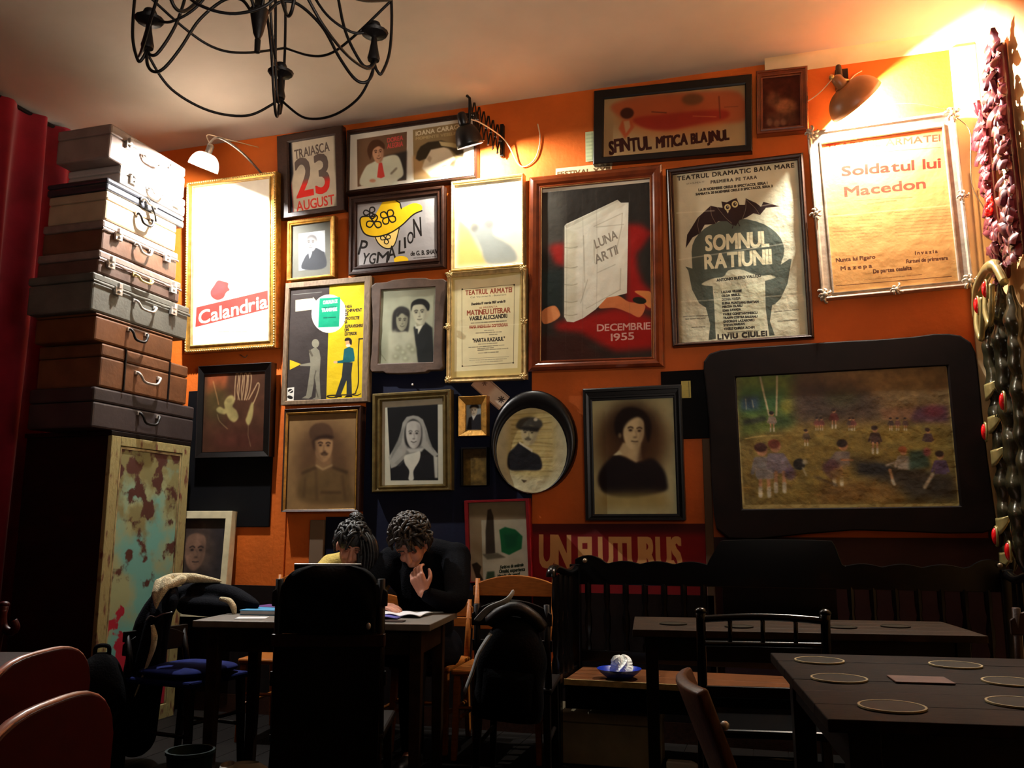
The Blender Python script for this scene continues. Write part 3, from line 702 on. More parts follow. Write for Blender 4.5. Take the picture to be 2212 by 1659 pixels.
# Teatrul Armatei programme sheet
c = art('armatei', (206, 188, 124)).z('B')
c.poly([(1532, 128), (1640, 118), (1760, 122), (1900, 104), (2066, 82), (2052, 856), (1524, 884)], (232, 222, 176), 1, 1)
c.line([(1590, 205), (2020, 165), (2018, 812), (1588, 840), (1590, 205)], 3, (90, 76, 50))
for q_ in ((1594, 203), (2018, 168), (2016, 812), (1590, 838)): c.ell(*q_, 7, 7, (70, 60, 44))
RD = (150, 74, 52); BL = (66, 58, 50)
c.text('TEATRUL ARMATEI', (1620, 250), (2000, 226), 38, RD, 1.4, gap=.12)
c.text('Cal. Victoriei 15 - Bucuresti', (1660, 275), (1952, 252), 13, BL, 0, .8)
c.text('Duminica 17 martie 1957 orele 10', (1668, 332), (1946, 310), 18, BL, 1)
c.text('SE PREZINTA', (1732, 362), (1882, 350), 14, RD)
c.text('MATINEU LITERAR', (1632, 416), (1988, 392), 40, RD, 1)
c.text('VASILE ALECSANDRI', (1652, 458), (1962, 436), 32, BL, .8)
c.lines([(1665, 480, 1955, 462)], 11, BL, .7)
c.text('MAMA ANGHELUSA DOFTOROAIA', (1650, 524), (1968, 504), 22, RD, 1.2)
c.lines([(1775, 542, 1850, 538), (1705, 562, 1915, 552), (1815, 576, 1880, 572)], 9, BL, .6)
c.text('"HARTA RAZASUL"', (1678, 640), (1944, 624), 30, BL, .8)
c.lines([(1725, 655, 1880, 645), (1645, 682, 1940, 662), (1720, 692, 1850, 684), (1720, 706, 1970, 690), (1725, 730, 1890, 720)], 9, BL, .6)
c.line([(1650, 775), (1980, 760)], 2, BL, .7); c.lines([(1650, 790, 1960, 778), (1700, 806, 1930, 796)], 7, BL, .4)
c.line([(1528, 512), (2060, 490)], 6, (244, 236, 196), .7, 2); c.noise(.05, .2)

# dark print of a hand
c = art('hand', (74, 46, 32)).z('H')
c.poly([(190, 205), (370, 195), (350, 330), (260, 370), (185, 375)], (160, 78, 44), .8, 16)
c.ell(270, 450, 110, 160, (78, 66, 36), .8, 40); c.ell(470, 800, 260, 90, (84, 40, 34), .6, 50)
O = (164, 148, 92)
c.poly([(380, 395), (420, 395), (435, 440), (415, 490), (450, 530), (468, 590), (430, 632), (385, 605), (360, 555), (340, 560), (290, 545), (270, 515), (300, 490), (345, 510), (340, 450)], O, .9, 5, True)
c.ell(385, 435, 28, 22, (120, 104, 66), .7, 6)
for x0 in (462, 500, 540, 576):
    t_ = (x0 - 462) / 114
    c.line([(435 + t_ * 90, 430), (x0 - 26, 330), (x0 - 16, 205), (x0, 195), (x0 + 8, 240), (x0 - 6, 350), (480 + t_ * 60, 435)], 8, (190, 158, 116), .85, 3, True)
c.line([(560, 430), (610, 340), (640, 285), (655, 300), (640, 370), (600, 470)], 9, (190, 158, 116), .85, 3, True)
c.poly([(580, 470), (602, 470), (592, 590), (558, 664), (532, 620), (545, 575)], O, .9, 5, True); c.line([(555, 660), (552, 750), (575, 850)], 6, (140, 112, 80), .7, 3)
c.line([(240, 260), (275, 400), (290, 470)], 8, (180, 130, 80), .8, 4, True); c.line([(280, 560), (300, 620), (370, 690)], 7, (150, 124, 84), .7, 3, True)
c.noise(.18, .12)

# soldier portrait
c = art('soldier', (170, 132, 84)).z('G')
c.ell(370, 520, 190, 260, (96, 66, 44), .85, 50)
c.poly([(215, 800), (230, 610), (320, 560), (400, 580), (440, 560), (530, 590), (560, 700), (560, 800)], (120, 92, 56), 1, 12, True)
for (x0, y0, x1, y1) in ((320, 580, 330, 790), (250, 650, 240, 780), (500, 620, 520, 780)): c.line([(x0, y0), (x1, y1)], 10, (78, 54, 36), .7, 8)
c.line([(230, 615), (320, 575)], 16, (70, 48, 32), .8, 6); c.line([(440, 570), (530, 600)], 16, (70, 48, 32), .8, 6); c.line([(360, 740), (490, 735)], 12, (70, 48, 32), .7, 6)
c.poly([(325, 480), (430, 480), (430, 555), (375, 590), (320, 560)], (150, 112, 74), 1, 8); c.line([(325, 560), (370, 585), (430, 555)], 12, (196, 160, 110), .8, 4)
c.face(372, 430, 66, 100, (186, 142, 96), (48, 30, 22), .25, 0, tash=1, light=1)
c.poly([(285, 380), (275, 320), (310, 275), (370, 265), (420, 290), (440, 345), (430, 385), (380, 355), (320, 375)], (92, 64, 44), 1, 5, True)
c.poly([(295, 395), (330, 360), (390, 345), (440, 360), (430, 372), (350, 378)], (56, 36, 26), 1, 5, True); c.poly([(288, 390), (315, 385), (318, 470), (300, 440)], (60, 40, 28), .9, 6)
c.noise(.08, .1)

# woman in a headscarf, black and white print on white mount
c = art('scarf', (196, 194, 172)).z('G')
c.poly([(808, 160), (1155, 135), (1152, 655), (830, 655)], (26, 26, 26))
c.poly([(830, 500), (1130, 480), (1128, 640), (832, 655)], (30, 30, 32))
SCF = (160, 160, 150)
c.poly([(985, 212), (940, 222), (912, 262), (900, 320), (880, 385), (845, 450), (815, 498), (832, 575), (868, 560), (930, 500), (1000, 455), (1060, 440), (1128, 497), (1158, 482), (1112, 425), (1092, 370), (1075, 300), (1052, 240), (1020, 218)], SCF, 1, 2)
c.poly([(985, 238), (945, 262), (925, 320), (928, 400), (960, 440), (1010, 445), (1038, 405), (1046, 320), (1028, 262)], (34, 32, 31), 1, 4, True)
c.face(986, 345, 54, 92, (190, 188, 178), (44, 42, 40), .05, 0, smile=1, light=-1, brow=.6)
c.poly([(940, 425), (985, 452), (1035, 418), (1060, 440), (1000, 470), (930, 500)], (120, 120, 114), 1, 5)
c.poly([(930, 440), (1000, 440), (1060, 435), (1040, 462), (960, 470)], (176, 176, 166), 1, 4)
for i in range(9): c.line([(918 - i * 9, 290 + i * 22), (902 - i * 9, 400 + i * 14)], 5, (104, 104, 98), .6, 3)
for i in range(5): c.line([(1062 + i * 9, 290 + i * 26), (1078 + i * 12, 390 + i * 18)], 5, (110, 110, 104), .6, 3)
for i in range(4): c.line([(935 + i * 8, 470 + i * 6), (860 + i * 8, 540 + i * 6)], 5, (112, 112, 106), .6, 3)
c.poly([(925, 490), (985, 470), (1030, 460), (1025, 520), (985, 590), (985, 650), (950, 650), (955, 590), (925, 540)], (206, 206, 190), 1, 2, True)
c.poly([(1122, 490), (1152, 495), (1150, 640), (1130, 640)], (186, 186, 172), 1, 3)
for i in range(8): c.line([(915 - i * 10, 300 + i * 22), (890 - i * 8, 420 + i * 8)], 5, (120, 120, 114), .5, 3)
c.noise(.05, .1)

# tiny photograph of a man in a hat; tiny brown view
c = art('tinygold', (150, 160, 160), 1500).z('G')
c.poly([(1350, 310), (1365, 230), (1400, 215), (1445, 205), (1450, 310)], (38, 38, 42), 1, 3); c.poly([(1385, 215), (1420, 205), (1395, 250)], (206, 206, 196), 1, 2)
c.face(1400, 182, 24, 34, (190, 176, 150), (60, 48, 42), -.2, 0, light=1); c.poly([(1370, 165), (1380, 140), (1425, 140), (1432, 165), (1400, 155)], (40, 36, 34), 1, 3, True)
c = art('tinydark', (96, 78, 40), 1300).z('G')
c.poly([(1325, 440), (1490, 440), (1490, 500), (1325, 520)], (60, 46, 28), .9, 12)
for (x, y, w_, h_) in ((1345, 520, 40, 60), (1400, 500, 30, 90), (1440, 530, 40, 70), (1350, 600, 110, 60)): c.poly([(x, y), (x + w_, y), (x + w_, y + h_), (x, y + h_)], (150, 122, 60), .6, 8)
c.noise(.25, .12)

# oval photograph of a man in a cap, wrinkled
c = art('oval', (206, 200, 160)).z('G')
c.poly([(1680, 200), (1850, 172), (1960, 220), (1955, 560), (1890, 640), (1700, 620), (1645, 560), (1650, 320)], (196, 178, 112), .9, 22, True)
for i in range(26):
    y = 195 + i * 16; c.line([(1650 + random.random() * 40, y), (1800, y + random.uniform(-12, 12)), (1945, y + random.uniform(-10, 14))], random.uniform(3, 7), (120, 104, 60) if i % 2 else (232, 224, 176), .5, 2, True)
c.poly([(1650, 580), (1645, 480), (1690, 430), (1730, 400), (1800, 460), (1860, 500), (1868, 585), (1760, 590)], (34, 34, 38), 1, 4, True)
c.poly([(1722, 392), (1812, 450), (1810, 470), (1718, 405)], (216, 210, 176), 1, 2)
c.face(1790, 340, 58, 78, (200, 190, 146), (60, 54, 44), -.2, .1, tash=1, light=-1)
c.poly([(1700, 290), (1730, 240), (1800, 225), (1870, 250), (1882, 290), (1850, 305), (1800, 285), (1740, 310)], (70, 68, 60), 1, 5, True); c.poly([(1715, 300), (1790, 285), (1870, 300), (1850, 330), (1760, 318)], (40, 38, 36), 1, 5)
c.ell(1836, 245, 14, 12, (206, 200, 170), .9, 3)
c.poly([(1730, 652), (1775, 660), (1750, 674)], (60, 50, 34), .9, 2)
c.noise(.08, .12)

# vignetted portrait of a woman
c = art('woman', (170, 168, 128)).z('V')
c.ell(450, 560, 280, 300, (70, 46, 28), .95, 60); c.ell(450, 420, 190, 160, (36, 24, 18), .8, 60)
c.poly([(190, 900), (190, 800), (260, 700), (340, 655), (480, 710), (600, 680), (690, 760), (722, 860), (700, 940), (450, 990), (260, 970)], (28, 22, 24), 1, 10, True)
c.poly([(380, 560), (520, 570), (530, 690), (480, 715), (400, 670), (330, 650)], (176, 160, 122), 1, 6); c.poly([(300, 660), (350, 620), (375, 650), (330, 660)], (190, 186, 150), 1, 3)
c.poly([(520, 560), (560, 600), (540, 700), (490, 710)], (60, 40, 28), .8, 14)
c.face(462, 478, 86, 128, (192, 178, 138), (44, 30, 24), .35, .05, light=-1)
c.poly([(360, 520), (320, 480), (320, 380), (380, 300), (470, 285), (560, 330), (600, 430), (580, 560), (555, 480), (545, 400), (500, 360), (430, 390), (385, 450)], (26, 18, 16), 1, 8, True)
c.ell(356, 505, 13, 20, (150, 134, 100), .7, 5)
c.poly([(200, 960), (700, 950), (740, 1060), (180, 1080)], (150, 134, 78), .8, 30); c.noise(.06, .1)

# December 1955 poster: a white book on dark and red
c = art('dec', (44, 40, 36)).z('E')
c.poly([(160, 226), (950, 155), (950, 176), (165, 250)], (222, 220, 204))
c.poly([(160, 250), (330, 235), (330, 640), (200, 700), (160, 640)], (92, 90, 82), .5, 30)
c.poly([(215, 640), (260, 620), (335, 615), (335, 790), (260, 760)], (156, 36, 30), .95, 18)
c.poly([(780, 480), (880, 480), (960, 540), (900, 640), (850, 690), (860, 800), (900, 900), (960, 960), (960, 1100), (780, 1060)], (150, 30, 26), .95, 18)
c.poly([(250, 1200), (420, 1160), (700, 1080), (880, 1120), (965, 1160), (970, 1380), (700, 1400), (560, 1330), (450, 1270), (280, 1250)], (150, 28, 22), .97, 22)
c.poly([(160, 820), (330, 800), (330, 1130), (170, 1060)], (36, 46, 44), .8, 20); c.poly([(160, 1290), (450, 1280), (560, 1400), (700, 1440), (160, 1490)], (58, 30, 24), .9, 24)
c.poly([(168, 1110), (260, 1070), (300, 1140), (240, 1190), (175, 1198)], (198, 122, 74), 1, 2, True); c.poly([(230, 1080), (262, 1074), (302, 1140), (250, 1180)], (224, 150, 96), .8, 6)
c.poly([(580, 1085), (640, 1010), (720, 995), (800, 1040), (915, 1060), (880, 1150), (800, 1120), (700, 1085)], (196, 116, 70), 1, 2, True); c.poly([(840, 965), (920, 960), (960, 980), (960, 1085), (900, 1040), (920, 1020)], (206, 128, 70), 1, 2, True)
c.ell(876, 1030, 50, 24, (34, 34, 24), 1, 2, .15)
WB = (222, 222, 206)
c.poly([(332, 490), (345, 475), (715, 303), (740, 325), (795, 322), (785, 978), (700, 1000), (640, 1010), (560, 1095), (470, 1160), (400, 1190), (350, 1186), (330, 1150)], WB, 1, 1)
c.poly([(332, 490), (715, 303), (722, 318), (350, 508)], (190, 188, 170), 1, 1); c.poly([(740, 325), (722, 312), (350, 512), (420, 520), (790, 330)], (206, 206, 188), .8, 3)
c.poly([(332, 500), (425, 540), (410, 800), (425, 1000), (400, 1180), (345, 1180), (330, 1140)], (196, 194, 168), .6, 10)
for y in (645, 790, 915, 1040, 1135): c.line([(332, y), (380, y + 6), (425, y - 4)], 5, (150, 146, 122), .8, 2, True)
for (a_, b_) in (((545, 590), (550, 760)), ((545, 495), (750, 400)), ((470, 560), (480, 900)), ((745, 500), (700, 700)), ((740, 800), (735, 950)), ((490, 1090), (740, 950)), ((500, 880), (450, 1050)), ((560, 500), (760, 480)), ((750, 400), (745, 500)), ((570, 830), (700, 770))):
    c.line([a_, b_], 5, (160, 158, 138), .7, 2)
c.text('LUNA', (560, 655), (718, 580), 66, (140, 134, 120), .8, slant=.15); c.text('ARTII', (560, 768), (722, 690), 66, (140, 134, 120), .8, slant=.15)
c.text('DECEMBRIE', (570, 1255), (955, 1238), 50, (206, 160, 150), 1.5); c.text('1955', (672, 1325), (838, 1312), 52, (206, 160, 150), 1.5)
for x in (340, 460, 560, 800): c.line([(x, 250), (x + 10, 700), (x, 1440)], 3, (90, 84, 74), .3, 2)
c.noise(.06, .2)

# Somnul Ratiunii theatre poster
c = art('somnul', (184, 184, 160)).z('E')
c.poly([(1120, 110), (1160, 120), (1170, 1340), (1130, 1360)], (110, 92, 60), .8, 10)
GR = (74, 82, 74)
c.text('TEATRUL DRAMATIC BAIA MARE', (1160, 158), (1990, 70), 34, (52, 48, 44), 1.4, gap=.14)
c.text('STAGIUNEA 77', (1225, 186), (1352, 172), 13, (90, 86, 78), 0, .9); c.text('PREMIERA PE TARA', (1398, 180), (1725, 146), 24, (70, 66, 60), .6, gap=.2)
c.text('LA 19 NOIEMBRIE ORELE 18 SPECTACOL SERIA 1', (1310, 232), (1800, 186), 20, (60, 56, 50), .8); c.text('SAMBATA 20 NOIEMBRIE ORELE 19 SPECTACOL SERIA 2', (1290, 262), (1838, 206), 18, (60, 56, 50), .8)
c.ell(1588, 660, 336, 232, GR, 1, 1)
c.poly([(1252, 660), (1925, 640), (1900, 760), (1960, 720), (1978, 720), (1950, 900), (1900, 1010), (1860, 1050), (1838, 1060), (1822, 1180), (1858, 1285), (1818, 1290), (1790, 1080), (1785, 880), (1400, 900), (1412, 1060), (1420, 1310), (1366, 1320), (1380, 1200), (1350, 1075), (1300, 1040), (1250, 940), (1225, 800), (1205, 770), (1255, 785)], GR, 1, 1)
c.poly([(1320, 900), (1400, 860), (1480, 845), (1520, 800), (1610, 795), (1690, 825), (1760, 840), (1820, 835), (1862, 855), (1780, 880), (1740, 900), (1650, 925), (1500, 915), (1400, 915)], (178, 178, 154), 1, 2, True)
c.poly([(1410, 905), (1785, 905), (1780, 1290), (1425, 1310)], (178, 180, 154), 1, 2)
c.text('ANTONIO BUERO VALLEJO', (1432, 882), (1756, 848), 21, (60, 60, 54), .5)
KB = (46, 34, 34)
c.poly([(1210, 636), (1222, 540), (1300, 420), (1395, 335), (1440, 345), (1480, 350), (1472, 305), (1510, 312), (1550, 292), (1580, 282), (1600, 330), (1640, 330), (1645, 284), (1720, 318), (1755, 345), (1772, 310), (1890, 342), (1790, 352), (1748, 402), (1700, 390), (1650, 420), (1600, 440), (1575, 480), (1545, 470), (1510, 445), (1450, 445), (1420, 465), (1350, 470), (1315, 530), (1260, 560)], KB, 1, 1)
for pts in ([(1395, 340), (1400, 400), (1430, 460)], [(1312, 415), (1300, 470), (1310, 530)], [(1645, 290), (1645, 360), (1620, 430)], [(1645, 290), (1710, 350), (1745, 400)], [(1440, 345), (1500, 420), (1545, 460)]): c.line(pts, 3, (150, 140, 120), .7, 0, True)
for (x, y) in ((1515, 347), (1568, 325)): c.ell(x, y, 23, 24, (190, 180, 130)); c.ell(x, y, 12, 13, (46, 34, 34)); c.ell(x + 3, y - 3, 4, 4, (220, 216, 190))
c.poly([(1505, 370), (1525, 372), (1518, 392)], (190, 180, 140), 1, 1); c.line([(1560, 460), (1548, 495)], 6, KB); c.line([(1590, 455), (1602, 480)], 6, KB)
c.text('SOMNUL', (1356, 655), (1812, 625), 118, (196, 192, 160), 5, gap=.10); c.text('RATIUNII', (1348, 788), (1832, 752), 112, (196, 192, 160), 5, gap=.10)
names_ = ['LAZAR VRABIE', 'OLGA SIRBUL', 'DOINA MARIA', 'ELENA MUNTEANU FRATIAN', 'MIRCEA OLARU', 'IOAN ZAVADA', 'VASILE CONSTANTINESCU', 'TRAIAN COSTEA BALEANU', 'GHEORGHE LAZAROVICI', 'STEFAN MAREAN', 'VASILE CHIREA ACHIM']
for i, t in enumerate(names_):
    x1 = 1470 + len(t) * 12; c.text(t, (1466 + i * 1.5, 968 + i * 27.5), (x1 + i, 958 + i * 27.5), 17, (52, 50, 46), .6)
c.text('cu', (1412, 966), (1440, 964), 14, (52, 50, 46)); c.text('LIVIU CIULEI', (1436, 1315), (1800, 1290), 38, (48, 44, 42), 2.4, gap=.18)
c.lines([(1185, 1140, 1370, 1132), (1200, 1160, 1350, 1152), (1245, 1222, 1340, 1218), (1855, 1110, 2030, 1092), (1880, 1180, 2020, 1170), (1510, 1262, 1740, 1250)], 12, (70, 68, 60), .6)
for (a_, b_) in (((1150, 385), (1420, 370)), ((1750, 340), (2020, 290)), ((1160, 720), (1980, 600)), ((1170, 1030), (2060, 980)), ((1880, 420), (1900, 560))): c.line([a_, b_], 6, (214, 214, 190), .6, 3)
c.noise(.08, .16)

# Sfintul Mitica Blajinul poster
c = art('sfintul', (170, 140, 96)).z('T')
c.ell(1160, 520, 420, 150, (176, 110, 58), .8, 40)
c.poly([(690, 420), (900, 360), (1250, 345), (1600, 340), (1690, 420), (1690, 560), (1500, 580), (1300, 600), (1150, 625), (950, 600), (850, 560), (740, 500)], (170, 76, 40), .8, 14, True)
c.poly([(860, 530), (1100, 500), (1520, 480), (1560, 540), (1350, 580), (1120, 620), (950, 600)], (150, 44, 30), .9, 10, True)
c.ell(812, 485, 52, 42, (70, 36, 26), 1, 5); c.poly([(775, 540), (850, 540), (870, 590), (800, 680), (750, 600)], (176, 76, 40), .9, 6); c.poly([(785, 545), (830, 540), (840, 590), (805, 640)], (176, 140, 100), .9, 4)
c.ell(1305, 395, 80, 42, (96, 66, 40), .8, 10); c.line([(1500, 380), (1510, 540)], 10, (110, 50, 30), .8, 3); c.line([(1310, 520), (1480, 530)], 6, (190, 110, 60), .8, 2); c.line([(1000, 480), (1110, 490)], 8, (80, 40, 28), .8, 3); c.line([(1540, 460), (1640, 458)], 5, (110, 60, 36), .7, 2)
c.text('SFINTUL', (685, 792), (1000, 750), 104, (56, 26, 20), 5, jit=.12); c.text('MITICA', (1040, 752), (1270, 730), 86, (56, 26, 20), 5, jit=.12); c.text('BLAJINUL', (1300, 728), (1575, 700), 78, (56, 26, 20), 4, jit=.12)
c.noise(.1, .2)

# small framed print by the ceiling
c = art('smallwood', (70, 30, 20), 1100).z('T')
c.ell(1990, 460, 80, 60, (150, 96, 60), .9, 14); c.ell(1900, 400, 50, 60, (120, 76, 50), .8, 14); c.poly([(1850, 500), (2060, 500), (2060, 590), (1850, 590)], (90, 56, 40), .8, 14)
for (x, y) in ((1870, 560), (1920, 575), (1965, 570)): c.ell(x, y, 20, 24, (140, 100, 74), .7, 6)
c.noise(.25, .12)

# silver framed bill: nunta lui Figaro repertory
c = art('silver', (182, 142, 86)).z('S')
c.poly([(205, 580), (930, 470), (930, 520), (205, 600)], (150, 60, 40), .6, 12)
c.text('TEATRUL ARMATEI', (240, 625), (915, 555), 46, (170, 50, 36), 2)
c.line([(225, 655), (916, 592)], 4, (96, 70, 46)); 
c.text('Soldatul lui', (330, 770), (918, 712), 66, (96, 40, 30), 3); c.text('Macedon', (345, 892), (826, 836), 66, (110, 56, 42), 2.4)
c.lines([(480, 935, 660, 912)], 14, (110, 84, 56), .7); c.line([(400, 915), (745, 893)], 3, (96, 70, 46), .8)
for i in range(8): c.lines([(262 + i * 2, 1000 + i * 20, 560, 985 + i * 20), (640, 985 + i * 20, 975 + i * 2, 962 + i * 20)], 8, (120, 90, 56), .5, i)
c.line([(240, 1010), (975, 940)], 6, (230, 200, 140), .7, 3); c.poly([(262, 1255), (620, 1228), (990, 1195), (1020, 1410), (275, 1470)], (170, 122, 70), .55, 8)
c.text('Nunta lui Figaro', (288, 1282), (520, 1262), 26, (78, 48, 32), 1); c.text('Mazepa', (315, 1332), (500, 1316), 26, (78, 48, 32), .8, gap=.3); c.text('Invazia', (762, 1240), (898, 1230), 22, (78, 48, 32), .6, gap=.3)
c.text('Furtuni de primavara', (708, 1292), (962, 1272), 24, (78, 48, 32), 1); c.text('De partea cealalta', (508, 1352), (740, 1332), 26, (78, 48, 32), 1)
c.lines([(455, 1392, 800, 1362)], 8, (100, 66, 44), .6); c.line([(285, 1425), (985, 1376)], 5, (90, 58, 38), .9)
c.noise(.08, .2)

# painting of children at play, in the big dark mount
c = art('paint', (112, 98, 52), 700).z('N')
c.poly([(100, 60), (2100, 0), (2100, 560), (130, 640)], (118, 96, 62), 1, 50)
c.poly([(130, 130), (660, 100), (640, 600), (160, 700)], (92, 112, 44), 1, 40); c.poly([(160, 250), (560, 250), (560, 450), (170, 480)], (44, 84, 44), .9, 40); c.poly([(175, 320), (330, 310), (330, 430), (175, 440)], (40, 62, 96), .8, 20)
c.ell(570, 400, 60, 70, (150, 146, 50), .8, 25); c.ell(540, 540, 100, 60, (48, 74, 36), .9, 30); c.poly([(180, 520), (390, 490), (390, 530), (190, 570)], (34, 40, 34), .9, 14)
c.poly([(640, 130), (1200, 200), (1400, 380), (1390, 520), (640, 540), (620, 300)], (60, 48, 44), .9, 60); c.ell(1050, 330, 160, 70, (56, 60, 32), .7, 40)
c.poly([(1380, 420), (1720, 400), (1740, 520), (1420, 520)], (124, 88, 62), .9, 16); c.poly([(1720, 400), (1980, 390), (1990, 540), (1660, 545), (1660, 490)], (70, 40, 62), .9, 16); c.ell(1860, 440, 90, 50, (110, 40, 52), .8, 20)
c.poly([(150, 700), (700, 560), (1990, 560), (2080, 1260), (180, 1270)], (132, 112, 52), .9, 40); c.poly([(1100, 850), (1500, 900), (2050, 1000), (2070, 1230), (1650, 1230), (1500, 1100), (1180, 1010)], (44, 42, 44), .85, 40)
c.poly([(900, 1050), (1500, 1090), (1600, 1240), (800, 1250)], (130, 96, 54), .7, 40)
BW = (176, 166, 132)
c.line([(345, 150), (375, 300), (415, 480)], 18, BW, 1, 3, True); c.line([(490, 140), (485, 300), (478, 480)], 18, BW, 1, 3, True); c.line([(215, 340), (220, 430)], 8, BW, .8, 3); c.line([(270, 350), (282, 415)], 8, BW, .8, 3)
c.line([(205, 685), (350, 662), (525, 655)], 10, (190, 170, 100), 1, 4)
def kid(x, y, h, dress, hair, legs=True, lean=0.0, skin=(176, 126, 90)):
    w = h * .16
    c.poly([(x - w, y - h * .35), (x - w * .75 + lean, y - h * .72), (x + w * .75 + lean, y - h * .72), (x + w * 1.15, y - h * .33)], dress, 1, h * .012)
    c.line([(x - w * .8 + lean, y - h * .68), (x - w * 1.35, y - h * .42)], w * .45, dress, 1, h * .01); c.line([(x + w * .8 + lean, y - h * .68), (x + w * 1.35, y - h * .42)], w * .45, dress, 1, h * .01)
    if legs:
        for e in (-.45, .45): c.line([(x + e * w, y - h * .36), (x + e * w * 1.1, y - h * .05)], w * .42, skin, 1, h * .01); c.line([(x + e * w * 1.1, y - h * .14), (x + e * w * 1.1, y)], w * .5, (186, 180, 156), 1, h * .01)
    c.ell(x + lean * 1.2, y - h * .84, w * .62, h * .11, skin, 1, h * .01); c.ell(x + lean * 1.2 - w * .15, y - h * .89, w * .72, h * .085, hair, 1, h * .012)
kid(365, 1190, 480, (128, 122, 120), (64, 30, 22), lean=-15); kid(500, 1150, 470, (122, 112, 122), (110, 50, 30), lean=-30)
c.poly([(270, 930), (430, 960), (440, 1040), (300, 1040)], (136, 130, 126), .9, 6); c.ell(590, 990, 50, 60, (84, 62, 84), .8, 12)
c.ell(670, 910, 52, 50, (28, 26, 24), 1, 5); c.ell(720, 890, 24, 24, (170, 164, 140), .9, 8); c.line([(700, 940), (730, 1010)], 16, (160, 156, 134), .8, 5)
kid(1010, 1090, 410, (120, 106, 98), (40, 26, 22), lean=40); c.poly([(870, 930), (960, 860), (1040, 960), (980, 1040), (920, 1010)], (86, 54, 62), .9, 12, True); c.poly([(920, 980), (1100, 900), (1120, 1080), (980, 1060)], (140, 116, 62), .7, 14)
c.line([(1040, 870), (1140, 872)], 18, (160, 110, 74), 1, 4); c.line([(810, 1020), (1000, 1100)], 22, (46, 36, 26), .8, 10)
kid(735, 745, 150, (96, 80, 62), (46, 32, 26)); kid(1340, 810, 250, (70, 52, 50), (50, 34, 30)); kid(980, 590, 180, (96, 44, 40), (44, 30, 26)); kid(440, 620, 180, (136, 122, 110), (34, 26, 22))
for x in (830, 870, 1120, 1150, 1480, 1540, 1610): kid(x, 610, 120, (80 + x % 40, 64, 60), (50, 36, 32))
c.poly([(1200, 900), (1380, 900), (1480, 940), (1420, 1000), (1190, 990)], (36, 40, 46), .9, 12)
kid(1590, 1070, 330, (140, 130, 116), (150, 80, 40), False); c.line([(1470, 960), (1500, 1080)], 26, (176, 136, 100), 1, 5); c.line([(1490, 1050), (1510, 1090)], 24, (176, 170, 150), 1, 4); c.line([(1440, 920), (1550, 880)], 20, (150, 140, 126), 1, 5)
c.poly([(1640, 790), (1800, 790), (1830, 930), (1640, 960)], (44, 70, 60), .9, 14); kid(1920, 1110, 330, (84, 66, 96), (48, 30, 26), False); c.line([(1850, 1000), (1780, 1115)], 30, (170, 156, 132), 1, 5); c.ell(1800, 800, 34, 38, (140, 60, 70), .8, 8); kid(1810, 780, 200, (80, 60, 66), (56, 36, 32), False)
c.noise(.22, .03)
def frame_edge(c, col, w):
    c.line([(112, 160), (170, 1305)], w * 1.6, col, 1, 2); c.line([(160, 1295), (2110, 1290)], w * 2.2, col, 1, 2); c.line([(1995, 40), (2105, 1295)], w * 1.6, col, .9, 2)
frame_edge(c, (170, 154, 96), 26)

# obelisk poster in the red frame
c = art('redposter', (206, 200, 172)).z('G')
c.poly([(1360, 790), (1760, 770), (1765, 900), (1540, 905), (1365, 910)], (130, 116, 88), .8, 10); c.poly([(1370, 1060), (1480, 1110), (1600, 1190), (1480, 1215), (1380, 1120)], (170, 160, 130), .6, 16)
c.poly([(1490, 860), (1512, 850), (1530, 900), (1545, 1150), (1480, 1165), (1478, 1000)], (62, 54, 44), 1, 3); c.poly([(1455, 1158), (1560, 1148), (1620, 1178), (1490, 1195)], (110, 104, 84), 1, 4)
c.poly([(1570, 990), (1610, 970), (1680, 985), (1730, 1030), (1725, 1115), (1640, 1160), (1588, 1140), (1580, 1060)], (30, 110, 62), 1, 3); c.poly([(1600, 1020), (1700, 1010), (1690, 1100), (1620, 1120)], (22, 84, 54), .8, 8)
c.poly([(1385, 1230), (1420, 1215), (1450, 1245), (1440, 1290), (1465, 1340), (1420, 1340)], (58, 54, 48), 1, 3); c.poly([(1490, 1280), (1540, 1275), (1545, 1340), (1480, 1340)], (60, 84, 60), 1, 4)
c.text('Feriti-va de umbrele', (1580, 1258), (1740, 1236), 20, (40, 50, 36), 1, slant=.25); c.text('Omului, experienta', (1572, 1288), (1752, 1268), 22, (40, 50, 36), 1, slant=.25); c.text('blanda de vest!', (1562, 1320), (1715, 1302), 20, (40, 50, 36), 1, slant=.25)
c.noise(.06, .15)
for k_, px_ in (('small_man', 1.2), ('wedding', 2.0), ('soldier', 2.2), ('scarf', 1.8), ('oval', 1.6), ('woman', 2.4), ('double', 1.0), ('paint', 1.2), ('tinygold', 1.2)): ART[k_].soften(px_)   # soft old photographs
for k_, f_ in (('soldier', .55), ('scarf', .78), ('oval', .85), ('paint', .9), ('hand', .8), ('tinygold', .8), ('tinydark', .7), ('redposter', .62), ('sfintul', .72), ('smallwood', .8)):      # whole prints darkened, standing in for the weaker light on them
    ART[k_].img = 255 * np.power(ART[k_].img / 255, 1.0) * f_ ** .5
